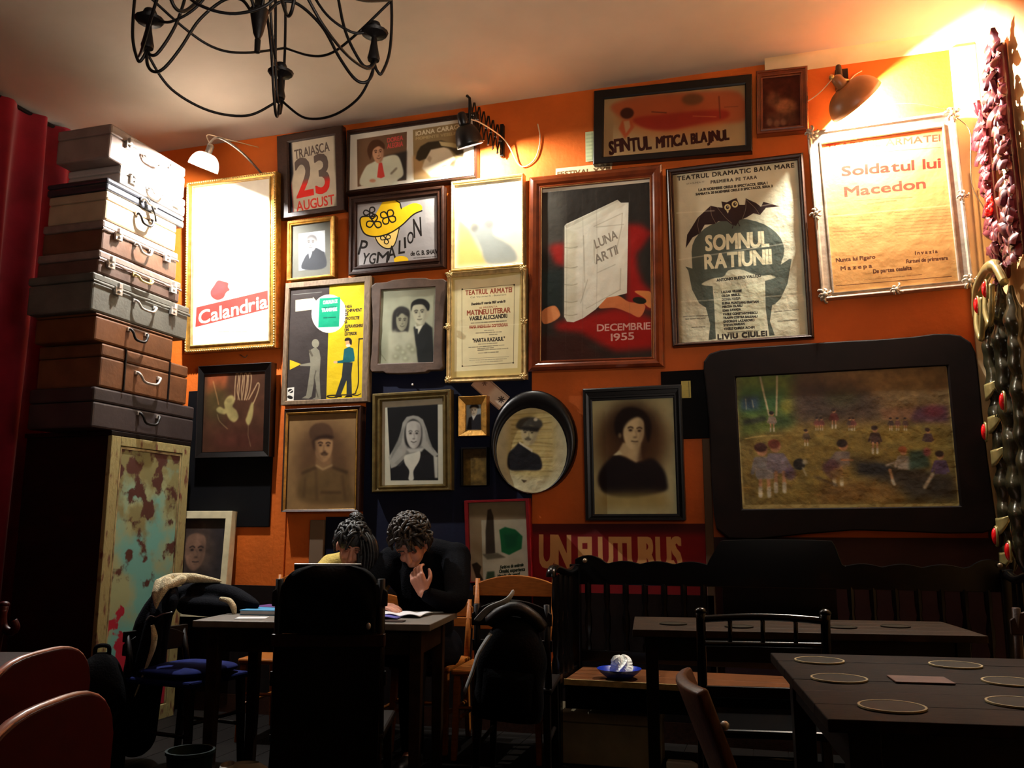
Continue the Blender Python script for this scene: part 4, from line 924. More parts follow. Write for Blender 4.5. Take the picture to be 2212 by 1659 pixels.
# ------------------------------------------------------------------ framed pictures on the back wall
def rect_ring(mb, outer, inner, prof):
    # mitred moulding between two rectangles (l, r, b, t); prof = (share of the way in, depth y)
    n = len(prof); vs = []
    for s_, y in prof:
        l, r, b_, t = [o + (i - o) * s_ for o, i in zip(outer, inner)]
        vs += [(l, y, b_), (r, y, b_), (r, y, t), (l, y, t)]
    fs = []
    for i in range(n - 1):
        for k in range(4):
            a, b2 = i * 4 + k, i * 4 + (k + 1) % 4
            fs.append((a, b2, b2 + 4, a + 4))
    mb.add(vs, fs)
def sheet(name, rect, y, m, parent, wave=0.0, n=14, curl=0.0):
    l, r, b_, t = rect; ph = random.random() * 6
    def fn(u, v):
        x = l + (r - l) * u; z = b_ + (t - b_) * v
        d = wave * (math.sin(u * 7 + ph) * math.sin(v * 9 + ph * 2) + 0.5 * math.sin(u * 17 + v * 13 + ph))
        return (x, y - abs(d) - curl * (v ** 6), z)
    mb = MB(); mb.grid(fn, n, n); o = mb.make(name, m, parent, smooth='all', fix=False)
    me = o.data; uv = me.uv_layers.new(name='UVMap')
    co = np.array([v.co for v in me.vertices]); li = np.zeros(len(me.loops), np.int32); me.loops.foreach_get('vertex_index', li)
    U = (co[li, 0] - l) / (r - l); V_ = (co[li, 2] - b_) / (t - b_)
    uv.data.foreach_set('uv', np.stack([U, V_], 1).ravel().astype(np.float32))
    return o
FRONT = .062
P_FLAT = [(0, .055), (0, 0), (.10, -.004), (.85, -.004), (1, .002), (1, .012)]
P_ROUND = [(0, .055), (0, .004), (.12, -.006), (.35, -.013), (.6, -.010), (.78, -.002), (.84, -.005), (.94, -.004), (1, .003), (1, .012)]
P_SCOOP = [(0, .055), (0, -.004), (.08, -.010), (.2, -.009), (.32, -.001), (.6, .003), (.8, .004), (.86, -.002), (.95, -.002), (1, .006), (1, .012)]
P_BEVEL = [(0, .055), (0, -.012), (.06, -.014), (.14, -.012), (.9, .004), (1, .004), (1, .012)]
P_BOX = [(0, .055), (0, -.006), (.04, -.01), (.96, -.01), (1, -.006), (1, .012)]
P_STEP = [(0, .055), (0, -.002), (.1, -.008), (.3, -.008), (.34, -.002), (.62, .001), (.66, -.006), (.8, -.006), (.84, .004), (1, .005), (1, .012)]
PICS = {}
def hang(key, name, label, fm, prof, opening=None, mount=None, rough=.55, bump=0.0, wave=0.0, coat=0.0, dy=0.0, glass=False, cat='picture', sheetname='picture', curl=0.0, spec=.08):
    x, z, w, h, roll, tilt, inner, q = PIC[key]
    kk = (WALL_Y - FRONT + dy) / (WALL_Y - 0.031)          # hung proud of the wall
    t = thing(name, label, cat, (x * kk, WALL_Y - FRONT + dy, 1.15 + (z - 1.15) * kk), (tilt, -roll, 0), 'framed pictures on the orange wall')
    op = opening or inner
    t.scale = (kk, 1, kk)
    mb = MB(); rect_ring(mb, (-w / 2, w / 2, 0, h), op, prof); mb.make('frame', fm, t)
    if mount:
        mb = MB(); rect_ring(mb, op, inner, [(0, .008), (.97, .008), (1, .010)]); mb.make('mount', mount, t)
    sheet(sheetname, inner, .011, ART[key].mat(rough, spec, bump, coat), t, wave, 16, curl)
    mb = MB(); mb.bb(-w / 2 + .01, w / 2 - .01, .016, .024, .01, h - .01); mb.make('backing_board', 'backing', t)
    if glass:
        mb = MB(); mb.bb(op[0] - .003, op[1] + .003, .003, .005, op[2] - .003, op[3] + .003); mb.make('glass_pane', 'glass', t)
    PICS[key] = t
    return t
def frame_of(root): return next(c_ for c_ in root.children if c_.name.split('.')[0] == 'frame')
def beads(root, w, h, inset, y, r, step, m, name='beading', elong=1.0):
    mb = MB(); l, r_, b_, t = -w / 2 + inset, w / 2 - inset, inset, h - inset
    nx = max(2, int((r_ - l) / step)); nz = max(2, int((t - b_) / step))
    for i in range(nx):
        xx = l + (r_ - l) * (i + .5) / nx
        for zz in (b_, t): mb.ball((xx, y, zz), (r * elong, r * .7, r), 6, 4)
    for i in range(nz):
        zz = b_ + (t - b_) * (i + .5) / nz
        for xx in (l, r_): mb.ball((xx, y, zz), (r, r * .7, r * elong), 6, 4)
    o = mb.make(name, m, frame_of(root), smooth='all'); o['kind'] = 'stuff'
    return o
def rosette(root, x, z, y, r, m, name='corner_ornament', seed=0):
    # carved scroll cluster: leaves round a boss
    rg = random.Random(seed); mb = MB()
    mb.ball((x, y - r * .25, z), (r * .4, r * .35, r * .4), 8, 6)
    for k in range(7):
        a = 2 * PI * k / 7 + rg.random() * .5; L = r * rg.uniform(.6, 1.05)
        ca, sa = math.cos(a), math.sin(a)
        pts = [(x + ca * r * .2, y - r * .2, z + sa * r * .2), (x + ca * L * .7, y - r * .35, z + sa * L * .7), (x + ca * L - sa * r * .15, y - r * .1, z + sa * L + ca * r * .15), (x + ca * L * .85 - sa * r * .3, y - r * .16, z + sa * L * .85 + ca * r * .3)]
        mb.tube(cr(pts, 4), [r * .12] + [r * .17] * 5 + [r * .14] * 6 + [r * .08], 6)
    return mb.make(name, m, frame_of(root), smooth='all')

x = hang('calandria', 'theatre_poster', 'gilt framed theatre poster with a red banner lettered Calandria, half bleached by the lamp', 'gold', P_SCOOP, bump=.25, wave=.0015)
p_ = PIC['calandria']; beads(x, p_[2], p_[3], .012, -.012, .006, .018, 'goldpale', elong=1.3)
mb = MB(); rect_ring(mb, (p_[6][0] - .012, p_[6][1] + .012, p_[6][2] - .012, p_[6][3] + .012), p_[6], [(0, .006), (0, -.003), (.5, -.006), (1, .004)]); mb.make('gilt_fillet', 'goldpale', x)
hang('august', 'wooden_placard', 'old placard lettered 23 AUGUST in red and grey in a dark worn frame', 'dkwood2', P_FLAT, dy=-.02, bump=.3)
hang('double', 'double_picture', 'long brown frame holding two record sleeves, a man with red tie and another in hat', 'dkwood2', P_ROUND, bump=.08)
x = hang('small_man', 'portrait_photograph', 'small photograph of a balding man in dark suit on grey mount', 'gold', P_ROUND, bump=.05)
p_ = PIC['small_man']; beads(x, p_[2], p_[3], .008, -.006, .005, .014, 'goldpale')
hang('pyg', 'theatre_poster', 'grey poster with a lady in a yellow hat lettered Pygmalion, dark brown frame', 'dkwood2', P_STEP, bump=.2, wave=.001)
x = hang('washed', 'print', 'print bleached by lamplight in narrow pale gilt frame above the TEATRUL ARMATEI bill', 'goldpale', P_ROUND, bump=.1)
p_ = PIC['washed']; beads(x, p_[2], p_[3], .007, -.006, .005, .015, 'goldpale')
hang('safety', 'safety_poster', 'yellow and black work safety poster with two men holding hoses', 'greywood', P_FLAT, bump=.3, wave=.0012)
# the wedding photograph's frame has a shaped outline
x, z, w, h, roll, tilt, inner, q = PIC['wedding']
t = thing('wedding_photograph', 'black and white wedding photograph of a couple in a shaped brown frame', 'picture', (x, WALL_Y - .055, z), (tilt, -roll, 0), 'framed pictures on the orange wall')
def shaped_ring(mb, outline, inner, yf, yb):
    n = len(outline); l, r, b_, tt = inner; cx, cz = (l + r) / 2, (b_ + tt) / 2; inn = []
    for (a, c_) in outline:
        dx, dz = a - cx, c_ - cz; s_ = min((r - cx) / abs(dx) if abs(dx) > 1e-6 else 9, (tt - cz) / abs(dz) if abs(dz) > 1e-6 else 9); inn.append((cx + dx * s_, cz + dz * s_))
    # put the nearest inner point of each corner exactly on the corner
    for cn in ((l, b_), (r, b_), (r, tt), (l, tt)):
        k = min(range(n), key=lambda i: math.dist(inn[i], cn)); inn[k] = cn
    vs = [(a, yb, c_) for a, c_ in outline] + [(a, yf, c_) for a, c_ in outline] + [(a, yf, c_) for a, c_ in inn] + [(a, yb, c_) for a, c_ in inn]; fs = []
    for lv in range(3):
        for i in range(n):
            j = (i + 1) % n; fs.append((lv * n + i, lv * n + j, (lv + 1) * n + j, (lv + 1) * n + i))
    mb.add(vs, fs)
hw = w / 2
ol = [(-hw, .02), (-hw + .02, 0), (-hw + .1, .0), (-hw + .12, -.012), (-.06, -.016), (.06, -.016), (hw - .12, -.012), (hw - .1, 0), (hw - .02, 0), (hw, .02), (hw - .012, .12), (hw - .012, .3), (hw - .004, .42), (hw + .006, .5), (hw + .008, h - .02), (hw - .02, h), (hw - .1, h), (hw - .14, h + .012), (0, h + .018), (-hw + .14, h + .012), (-hw + .1, h), (-hw + .02, h), (-hw - .008, h - .02), (-hw - .006, .5), (-hw + .004, .42), (-hw + .012, .3), (-hw + .012, .12)]
mb = MB(); shaped_ring(mb, ol, inner, -.004, .045); mb.make('frame', 'umberwood', t, bev=.005)
sheet('photograph', inner, .008, ART['wedding'].mat(.4, .3, .12), t, .002)
mb = MB(); mb.bb(inner[0] - .003, inner[1] + .003, .0005, .0025, inner[2] - .003, inner[3] + .003); mb.make('glass_pane', 'glass', t)
mb = MB(); mb.bb(-hw + .02, hw - .02, .015, .024, .02, h - .02); mb.make('backing_board', 'backing', t)

x = hang('armatei', 'theatre_bill', 'cream theatre bill headed TEATRUL ARMATEI in a silvery gilt frame', 'goldpale', P_SCOOP, bump=.15, wave=.001)
p_ = PIC['armatei']
for i, (a, b_) in enumerate(((-p_[2] / 2 + .015, .015), (p_[2] / 2 - .015, .015), (p_[2] / 2 - .015, p_[3] - .015), (-p_[2] / 2 + .015, p_[3] - .015), (-p_[2] / 2 + .01, p_[3] / 2), (p_[2] / 2 - .01, p_[3] / 2))): rosette(x, a, b_, -.012, .026, 'goldpale', 'corner_ornament', i)
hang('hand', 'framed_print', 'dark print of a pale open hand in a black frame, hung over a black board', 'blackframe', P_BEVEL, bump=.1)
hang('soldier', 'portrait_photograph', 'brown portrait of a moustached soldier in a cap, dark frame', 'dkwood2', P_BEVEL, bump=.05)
x = PICS['soldier']; p_ = PIC['soldier']; mb = MB(); rect_ring(mb, (p_[6][0] - .016, p_[6][1] + .016, p_[6][2] - .016, p_[6][3] + .016), p_[6], [(0, .004), (0, -.006), (.2, -.007), (1, .006)]); mb.make('gilt_fillet', 'gold', x)
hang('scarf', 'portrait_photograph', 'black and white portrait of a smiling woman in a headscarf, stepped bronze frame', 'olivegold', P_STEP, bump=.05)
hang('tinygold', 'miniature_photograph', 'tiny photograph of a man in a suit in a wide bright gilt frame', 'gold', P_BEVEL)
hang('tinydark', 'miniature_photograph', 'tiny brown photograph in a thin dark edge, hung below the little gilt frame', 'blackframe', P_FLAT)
hang('woman', 'portrait_photograph', 'vignetted portrait of a young woman in dark blouse, black frame', 'blackframe', P_STEP, bump=.05, rough=.45)
hang('dec', 'book_month_poster', 'red and black poster of a tall white book lettered DECEMBRIE 1955, polished wood frame', 'redbrown', P_ROUND, bump=.3, wave=.0018)
x = PICS['dec']; p_ = PIC['dec']; mb = MB(); rect_ring(mb, (p_[6][0] - .01, p_[6][1] + .01, p_[6][2] - .01, p_[6][3] + .01), p_[6], [(0, .006), (0, -.002), (.6, -.004), (1, .005)]); mb.make('fillet', 'goldpale', x)
hang('somnul', 'theatre_poster', 'pale green theatre poster of a bat over a bull lettered SOMNUL RATIUNII, dark frame', 'dkwood2', P_ROUND, bump=.45, wave=.003)
x = PICS['somnul']; p_ = PIC['somnul']; mb = MB(); rect_ring(mb, (p_[6][0] - .008, p_[6][1] + .008, p_[6][2] - .008, p_[6][3] + .008), p_[6], [(0, .006), (0, -.003), (.6, -.004), (1, .005)]); mb.make('fillet', 'silver', x)
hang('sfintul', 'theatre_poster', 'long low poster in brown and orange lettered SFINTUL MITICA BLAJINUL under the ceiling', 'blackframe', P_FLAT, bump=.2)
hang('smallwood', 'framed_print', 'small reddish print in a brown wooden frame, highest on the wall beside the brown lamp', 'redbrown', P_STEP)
x = hang('silver', 'theatre_bill', 'yellowed theatre bill ending lui Macedon in an ornate silver frame', 'silver', P_SCOOP, bump=.3, wave=.0015)
p_ = PIC['silver']; W2, H_ = p_[2] / 2, p_[3]
for i, (a, b_) in enumerate(((-W2 + .02, .02), (W2 - .02, .02), (W2 - .02, H_ - .02), (-W2 + .02, H_ - .02))): rosette(x, a, b_, -.014, .045, 'silver', 'corner_ornament', 10 + i)
for i, (a, b_) in enumerate(((-W2 + .01, H_ / 2), (W2 - .01, H_ / 2), (0, .012))): rosette(x, a, b_, -.014, .036, 'silver', 'side_ornament', 20 + i)
mb = MB(); mb.tube(cr([(.05, .01, H_ + .1), (.2, .0, H_ + .075), (W2 - .03, .0, H_ + .01)], 5), .0022, 5); mb.tube(cr([(W2 - .02, -.005, H_ - .02), (W2 + .06, .0, H_ - .12), (W2 + .05, .0, H_ - .3), (W2 + .045, .0, H_ - .45), (W2 + .09, .0, H_ - .58), (W2 + .085, .0, H_ - .66)], 6), .003, 5); mb.make('hanging_wire', 'wire', x, smooth='all')
# painting in the big shaped dark mount
x, z, w, h, roll, tilt, inner, q = PIC['paint']
t = thing('painting', 'large dark shaped wooden mount holding a painting of children playing in a meadow', 'picture', (x, WALL_Y - .055, z), (0, -roll, 0), 'framed pictures on the orange wall')
OUT = [(-0.355, 2.0), (-0.362, 2.07), (-0.358, 2.121), (-0.325, 2.165), (-0.26, 2.182), (-0.15, 2.186), (0.206, 2.188), (0.447, 2.187), (0.565, 2.184), (0.758, 2.187), (0.86, 2.195), (0.93, 2.19), (0.983, 2.177), (1.03, 2.136), (1.048, 2.08), (1.052, 2.0), (1.052, 1.749), (1.056, 1.508), (1.065, 1.271), (1.068, 1.201), (1.05, 1.155), (1.0, 1.14), (0.832, 1.138), (0.612, 1.15), (0.386, 1.158), (0.152, 1.141), (-0.13, 1.113), (-0.269, 1.119), (-0.33, 1.169), (-0.341, 1.26), (-0.345, 1.451), (-0.346, 1.8)]
ol = [(a - x, c_ - z) for a, c_ in OUT]
inn_ = (inner[0] + .006, inner[1] - .006, inner[2] + .006, inner[3] - .006)
mb = MB(); shaped_ring(mb, ol, inn_, -.02, .05); mb.make('frame', mat('near black walnut', (16, 8, 7), .6, .1, var=.4, scale=8), t, bev=.008)
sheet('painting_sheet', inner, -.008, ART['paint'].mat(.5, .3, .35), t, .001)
mb = MB(); mb.bb(inner[0], inner[1], .0, .02, inner[2], inner[3]); mb.make('backing_board', 'backing', t)
# oval frame
x, z, w, h, roll, tilt, inner, q = PIC['oval']
t = thing('oval_portrait', 'wrinkled portrait of a man in a cap in a deep dark oval frame', 'picture', (x, WALL_Y - .06, z), (tilt, -roll, 0), 'framed pictures on the orange wall')
def oval_ring(mb, prof, n=48):
    vs = []; fs = []
    ci = ((inner[0] + inner[1]) / 2, (inner[2] + inner[3]) / 2); ri = ((inner[1] - inner[0]) / 2, (inner[3] - inner[2]) / 2)
    co = (0, h / 2); ro = (w / 2, h / 2)
    for s_, y in prof:
        for k in range(n):
            a = 2 * PI * k / n
            vs.append((co[0] + (ci[0] - co[0]) * s_ + (ro[0] + (ri[0] - ro[0]) * s_) * math.cos(a), y, co[1] + (ci[1] - co[1]) * s_ + (ro[1] + (ri[1] - ro[1]) * s_) * math.sin(a)))
    for i in range(len(prof) - 1):
        for k in range(n):
            a, b_ = i * n + k, i * n + (k + 1) % n; fs.append((a, b_, b_ + n, a + n))
    mb.add(vs, fs)
mb = MB(); oval_ring(mb, [(0, .055), (0, .0), (.1, -.012), (.4, -.02), (.75, -.012), (.9, .0), (.95, -.003), (1, .004), (1, .014)]); mb.make('frame', 'blackframe', t, smooth='all')
ci = ((inner[0] + inner[1]) / 2, (inner[2] + inner[3]) / 2); ri = ((inner[1] - inner[0]) / 2 * 1.01, (inner[3] - inner[2]) / 2 * 1.01)
mb = MB(); mb.grid(lambda u, v: (ci[0] + ri[0] * v * math.cos(u * 2 * PI), .009 - .003 * abs(math.sin(v * 11 + u * 19) * v), ci[1] + ri[1] * v * math.sin(u * 2 * PI)), 48, 10, True)
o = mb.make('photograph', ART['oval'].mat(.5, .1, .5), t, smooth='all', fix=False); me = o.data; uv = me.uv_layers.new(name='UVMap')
for lp in me.loops:
    co = me.vertices[lp.vertex_index].co; uv.data[lp.index].uv = ((co.x - inner[0]) / (inner[1] - inner[0]), (co.z - inner[2]) / (inner[3] - inner[2]))
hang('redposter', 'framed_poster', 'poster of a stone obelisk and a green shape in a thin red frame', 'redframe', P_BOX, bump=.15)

# unframed things fixed to the wall
def flat_note(name, label, cat, corners, y, m, th=.002):
    mb = MB(); vs = [(a, y, c_) for a, c_ in corners] + [(a, y + th, c_) for a, c_ in corners]
    mb.add(vs, [(0, 1, 2, 3), (7, 6, 5, 4), (0, 4, 5, 1), (1, 5, 6, 2), (2, 6, 7, 3), (3, 7, 4, 0)])
    return tag(mb.make(name, m), label, cat)
mb = MB(); mb.bb(-3.88, -3.195, WALL_Y - .016, WALL_Y - .001, 1.175, 2.105); tag(mb.make('black_board', 'blackboard', bev=.003), 'plain black board on the wall behind the hand print', 'board')
mb = MB(); mb.bb(-.62, -.345, WALL_Y - .016, WALL_Y - .001, 1.678, 2.078); tag(mb.make('black_board', 'blackboard', bev=.003), 'black board half hidden behind the vignetted portrait of a woman', 'board')
# banknote-like paper slip
PIC['slip'] = (0, 0, .25, .11, 0, 0, (-.1235, .1235, 0, .106), [(1037.5, 804.7), (1099, 858), (1074, 887), (1014, 829.6)])
c = art('slip', (206, 184, 160), 1200); c.poly([(1037, 804), (1068, 831), (1045, 858), (1014, 829)], (178, 140, 116), .8, 3); c.line([(1016, 830), (1075, 886)], 2, (130, 100, 84), .9); c.line([(1036, 807), (1098, 860)], 2, (130, 100, 84), .7)
for k in range(8):
    a = k * PI / 4; c.line([(1079, 863), (1079 + 7 * math.cos(a), 863 + 7 * math.sin(a))], 2.4, (70, 56, 50))
for k in range(6):
    a = k * PI / 3; c.line([(1043, 826), (1043 + 5 * math.cos(a), 826 + 5 * math.sin(a))], 2.2, (110, 80, 66))
c.noise(.06, .2)
t = thing('banknote', 'old printed paper slip tucked aslant above the oval portrait', 'paper', (-1.708, WALL_Y - .02, 1.968), (0, R(41.5), 0))
sheet('slip', (-.1235, .1235, 0, .106), 0, c.mat(.7, .2), t, .001, 8)
for k, (lb, cs) in enumerate((('pale printed ticket stuck on the wall beside the long SFINTUL poster', [(-1.055, 3.45), (-1.003, 3.443), (-1.0, 3.64), (-1.053, 3.647)]), ('small yellowish ticket pinned to the black board', [(-.503, 1.915), (-.449, 1.918), (-.449, 2.018), (-.503, 2.02)]))):
    PIC['note'] = (0, 0, .055, .2 if k == 0 else .1, 0, 0, (-.027, .027, 0, .2 if k == 0 else .1), [(0, 0), (10, 0), (10, 20), (0, 20)])
    c = art('note', (196, 206, 160) if k == 0 else (206, 196, 110), 1400); c.lines([(1, 2 + i * 2.4, 9, 2 + i * 2.4) for i in range(8)], .8, (70, 84, 74), .8, k); c.line([(8, 1), (8, 19)], .5, (60, 70, 70))
    xm = sum(a for a, _ in cs) / 4; zm = min(b_ for _, b_ in cs)
    t = sheet('ticket', PIC['note'][6], 0, c.mat(.7, .2), None, 0, 4); t.location = (xm, WALL_Y - (.006 if k == 0 else .018), zm); tag(t, lb, 'paper', 'tickets stuck on the wall')
PIC['strip'] = (0, 0, .36, .07, 0, 0, (-.18, .18, 0, .06), [(0, 0), (60, 0), (60, 10), (0, 10)])
c = art('strip', (226, 206, 160), 1100); c.text('FESTIVAL XXIII', (2, 9), (58, 9), 5, (110, 80, 50), .3); t = sheet('paper_strip', PIC['strip'][6], 0, c.mat(.7, .2), None, 0, 4); t.location = (-1.07, WALL_Y - .005, 3.36); t.rotation_euler = (0, R(1), 0)
tag(t, 'narrow lettered paper strip peeping out above the white book poster', 'paper')
# red banner low on the wall
PIC['banner'] = (0, 0, 1.05, .5, 0, 0, (-.52, .52, 0, .52), [(1152, 1133), (1535, 1128), (1535, 1335), (1152, 1335)])
c = art('banner', (128, 22, 28), 700); c.poly([(1152, 1133), (1535, 1128), (1535, 1150), (1152, 1156)], (60, 24, 24), .8, 5)
c.text('UN', (1172, 1230), (1238, 1230), 68, (206, 160, 104), 2.4); c.text('FLUTURUS', (1258, 1232), (1475, 1230), 66, (206, 160, 104), 2.4)
c.noise(.1, .15)
t = sheet('red_banner', (-.52, .52, 0, .52), 0, c.mat(.7, .2, .15), None, .001); t.location = (-.895, WALL_Y - .012, .675); tag(t, 'red banner with tall cream capitals starting UN behind the carved bench', 'banner')
mb = MB(); mb.bb(-.35, RIGHT_X - .002, WALL_Y - .012, WALL_Y, .13, 1.12); mb.bb(1.04, RIGHT_X - .002, WALL_Y - .013, WALL_Y, 1.1, 1.21); structure(mb.make('trim_7', mat('dull mauve wall panel', (62, 40, 44), .7, .2, var=.2, scale=4)))
# cream-framed dark portrait standing behind the cabinet
t = thing('framed_portrait', 'dark painted portrait in a cream frame standing low behind the peeling cabinet', 'picture', (-3.68, 4.97, .60), (-.06, 0, R(4)))
mb = MB(); rect_ring(mb, (-.25, .25, 0, .68), (-.205, .205, .05, .63), P_BOX); mb.make('frame', 'whiteframe', t)
PIC['lowport'] = (0, 0, .41, .58, 0, 0, (-.205, .205, .05, .63), [(0, 0), (100, 0), (100, 140), (0, 140)])
c = art('lowport', (44, 38, 40), 700); c.ell(50, 50, 34, 46, (74, 58, 48), .8, 10); c.face(48, 52, 19, 28, (122, 92, 74), (40, 30, 28), .3); c.poly([(10, 140), (24, 92), (50, 84), (78, 92), (92, 140)], (30, 26, 28), .9, 6); c.noise(.2, .1)
sheet('picture', (-.205, .205, .05, .63), .011, c.mat(.6, .2, .2), t)
mb = MB(); mb.bb(-.24, .24, .016, .024, .01, .67); mb.make('backing_board', 'backing', t)
# nails and hooks above some frames
for i, (a, c_, lb) in enumerate(((-3.46, 2.325, 'bent wire hook under the Calandria poster frame'), (-2.19, 2.065, 'nail in the navy panel above the headscarf portrait'))):
    mb = MB()
    if i == 0: mb.tube(cr([(a - .03, WALL_Y - .01, c_ + .02), (a - .005, WALL_Y - .03, c_ + .01), (a + .02, WALL_Y - .02, c_ - .005), (a + .03, WALL_Y - .01, c_ + .015)], 5), .003, 6)
    else: mb.lathe([(.003, 0), (.003, .03), (.008, .031), (.008, .035), (0, .036)], (a, WALL_Y, c_), (0, -1, .2), 8)
    tag(mb.make('wall_hook' if i == 0 else 'nail', 'wire' if i == 0 else 'steel', smooth='all'), lb, 'hook' if i == 0 else 'nail')

# ------------------------------------------------------------------ wall lamps
def orient(axis): return Vector((0, 0, -1)).rotation_difference(Vector(axis).normalized()).to_euler()
def shade_mesh(mb, r, d, neck, th=.003):
    # dome open along -z, apex at the origin: outer skin then inner skin
    out = []
    for i in range(9):
        a = i / 8 * PI / 2; out.append((neck + (r - neck) * math.sin(a) ** .9, -d * (1 - math.cos(a))))
    inn = [(max(.001, q[0] - th), q[1] - th * .6) for q in reversed(out)]
    inn[0] = (out[-1][0] - th, out[-1][1])
    mb.lathe([(0.0, 0.0)] + out + inn + [(0, -th)], n=36, caps=False)
WARM = (1.0, 0.945, 0.83)
# lamp over the suitcases
AXL = Vector((-.42, .12, -.9)).normalized()
t = thing('wall_lamp', 'small glaring wall lamp above the Calandria poster beside the suitcase tower', 'lamp', (-3.365, 4.45, 3.52))
mb = MB(); shade_mesh(mb, .095, .10, .022); mb.make('lamp_shade', 'shadeopal', t, smooth='all', rot=orient(AXL))
mb = MB(); mb.lathe([(.018, -.03), (.022, 0), (.022, .05), (.012, .06), (0, .062)], n=14); mb.make('socket', 'steel', t, smooth='all', rot=orient(AXL))
mb = MB(); mb.lathe([(.012, 0), (.014, -.012), (.022, -.03), (.024, -.045), (.016, -.058), (0, -.062)], n=16, caps=False); mb.make('bulb', 'bulb', t, smooth='all', loc=AXL * .004, rot=orient(AXL), )
mb = MB(); mb.tube(cr([(0, 0, .06), (.0, .1, .15), (0, .35, .16), (0, .635, .10)], 6), .008, 8); mb.lathe([(.035, 0), (.035, .012), (.02, .02), (0, .02)], (0, .648, .10), (0, -1, 0), 16); mb.make('lamp_arm', 'steel', t, smooth='all')
mb = MB(); mb.tube(cr([(0, .02, .065), (-.06, .06, .16), (-.08, .3, .24), (-.05, .62, .32)], 6), .003, 6); mb.make('lamp_cord', 'cord', t, smooth='all')
point_light('lamp_glow', Vector((-3.365, 4.45, 3.52)) + AXL * .079, LAMP_W['left'], (1.0, 0.98, 0.95), .02)
# scissor lamp
t = thing('scissor_lamp', 'black shaded lamp on a concertina scissor arm near the double picture', 'lamp', (-1.60, 5.04, 3.66))
ax = Vector((.15, .42, -.9)).normalized()
mb = MB(); shade_mesh(mb, .085, .13, .03); mb.make('lamp_shade', 'shadeblack', t, smooth='all', loc=(-.16, -.24, -.01), rot=orient(ax))
mb = MB(); mb.lathe([(.03, .0), (.034, .02), (.03, .07), (.02, .085), (0, .09)], n=14); mb.make('socket', 'shadeblack', t, smooth='all', loc=(-.16, -.24, -.015), rot=orient(ax))
mb = MB(); mb.lathe([(.012, 0), (.013, -.012), (.02, -.03), (.02, -.045), (.013, -.056), (0, -.06)], n=14, caps=False); mb.make('bulb', 'bulb', t, smooth='all', loc=Vector((-.16, -.24, -.01)) + ax * .015, rot=orient(ax))
A_, B_ = Vector((-.13, -.235, .07)), Vector((.0, .03, -.03)); n_ = 7
for i in range(n_):
    p, q = A_.lerp(B_, i / n_), A_.lerp(B_, (i + 1) / n_); hz = .098
    for s_ in (-1, 1):
        mb = MB(); off = (q - p).normalized().cross(Vector((0, 0, 1))).normalized() * .004 * s_
        mb.tube([p + off + Vector((0, 0, hz * s_)), q + off + Vector((0, 0, -hz * s_))], .0095, 6, flat=.4); mb.make('scissor_bar', 'iron', t)
    mb = MB(); mb.tube([p.lerp(q, .5) + Vector((-.008, -.004, 0)), p.lerp(q, .5) + Vector((.008, .004, 0))], .005, 6); mb.make('pivot', 'steel', t)
mb = MB(); mb.tube([A_ + Vector((0, 0, -.09)), A_ + Vector((0, 0, .1)), A_ + Vector((-.02, 0, .12))], .009, 8); mb.make('lamp_stem', 'iron', t, smooth='all')
mb = MB(); mb.bb(-.012, .012, .02, .055, -.12, .10); mb.make('wall_bracket', 'iron', t, bev=.003)
mb = MB(); mb.tube(cr([(-.15, -.24, .03), (-.08, -.2, .02), (0, -.03, -.0), (.05, .02, -.06), (.1, .045, -.17), (.15, .05, -.2), (.22, .05, -.15), (.25, .05, -.03), (.235, .05, .08)], 7), .0042, 6); mb.make('lamp_cord', 'cord', t, smooth='all')
gl = Vector((-1.60, 5.04, 3.66)) + Vector((-.16, -.24, -.01)) + ax * .105
point_light('lamp_glow', gl, LAMP_W['centre'], WARM, .018)
# brown lamp over the silver frame
t = thing('wall_lamp', 'brown enamel shaded wall lamp beaming onto the silver framed bill', 'lamp', (.46, 4.86, 3.60))
ax = Vector((.60, .44, -.67)).normalized()
mb = MB(); shade_mesh(mb, .155, .12, .03); mb.make('lamp_shade', 'shadebrown', t, smooth='all', rot=orient(ax))
mb = MB(); mb.lathe([(.028, -.01), (.034, .01), (.03, .06), (.014, .075), (0, .08)], n=16); mb.make('socket', 'shadebrown', t, smooth='all', rot=orient(ax))
mb = MB(); mb.lathe([(.012, 0), (.013, -.01), (.02, -.024), (.02, -.034), (.013, -.042), (0, -.046)], n=14, caps=False); mb.make('bulb', 'bulb', t, smooth='all', loc=ax * .015, rot=orient(ax))
mb = MB(); mb.tube([(-.02, -.01, .05), (-.015, .04, .14), (.0, .16, .17), (.01, .235, .16)], .016, 10); mb.bb(-.02, .05, .2, .24, .09, .21); mb.make('lamp_arm', 'iron', t, smooth=True)
mb = MB(); mb.tube([(-.05, -.03, .04), (.03, -.01, .02)], .012, 8); mb.ball((-.06, -.035, .045), .016); mb.make('swivel_joint', 'brass', t, smooth='all')
mb = MB(); mb.tube(cr([(0, .2, .1), (.05, .23, .14), (.09, .235, .18), (.13, .236, .2)], 5), .003, 6); mb.tube(cr([(-.05, -.02, .05), (-.12, .1, .03), (-.2, .2, .03), (-.26, .235, .05)], 5), .003, 6); mb.make('lamp_cord', 'cord', t, smooth='all')
gl = Vector((.46, 4.86, 3.60)) + ax * .092
point_light('lamp_glow', gl, LAMP_W['right'], WARM, .02)
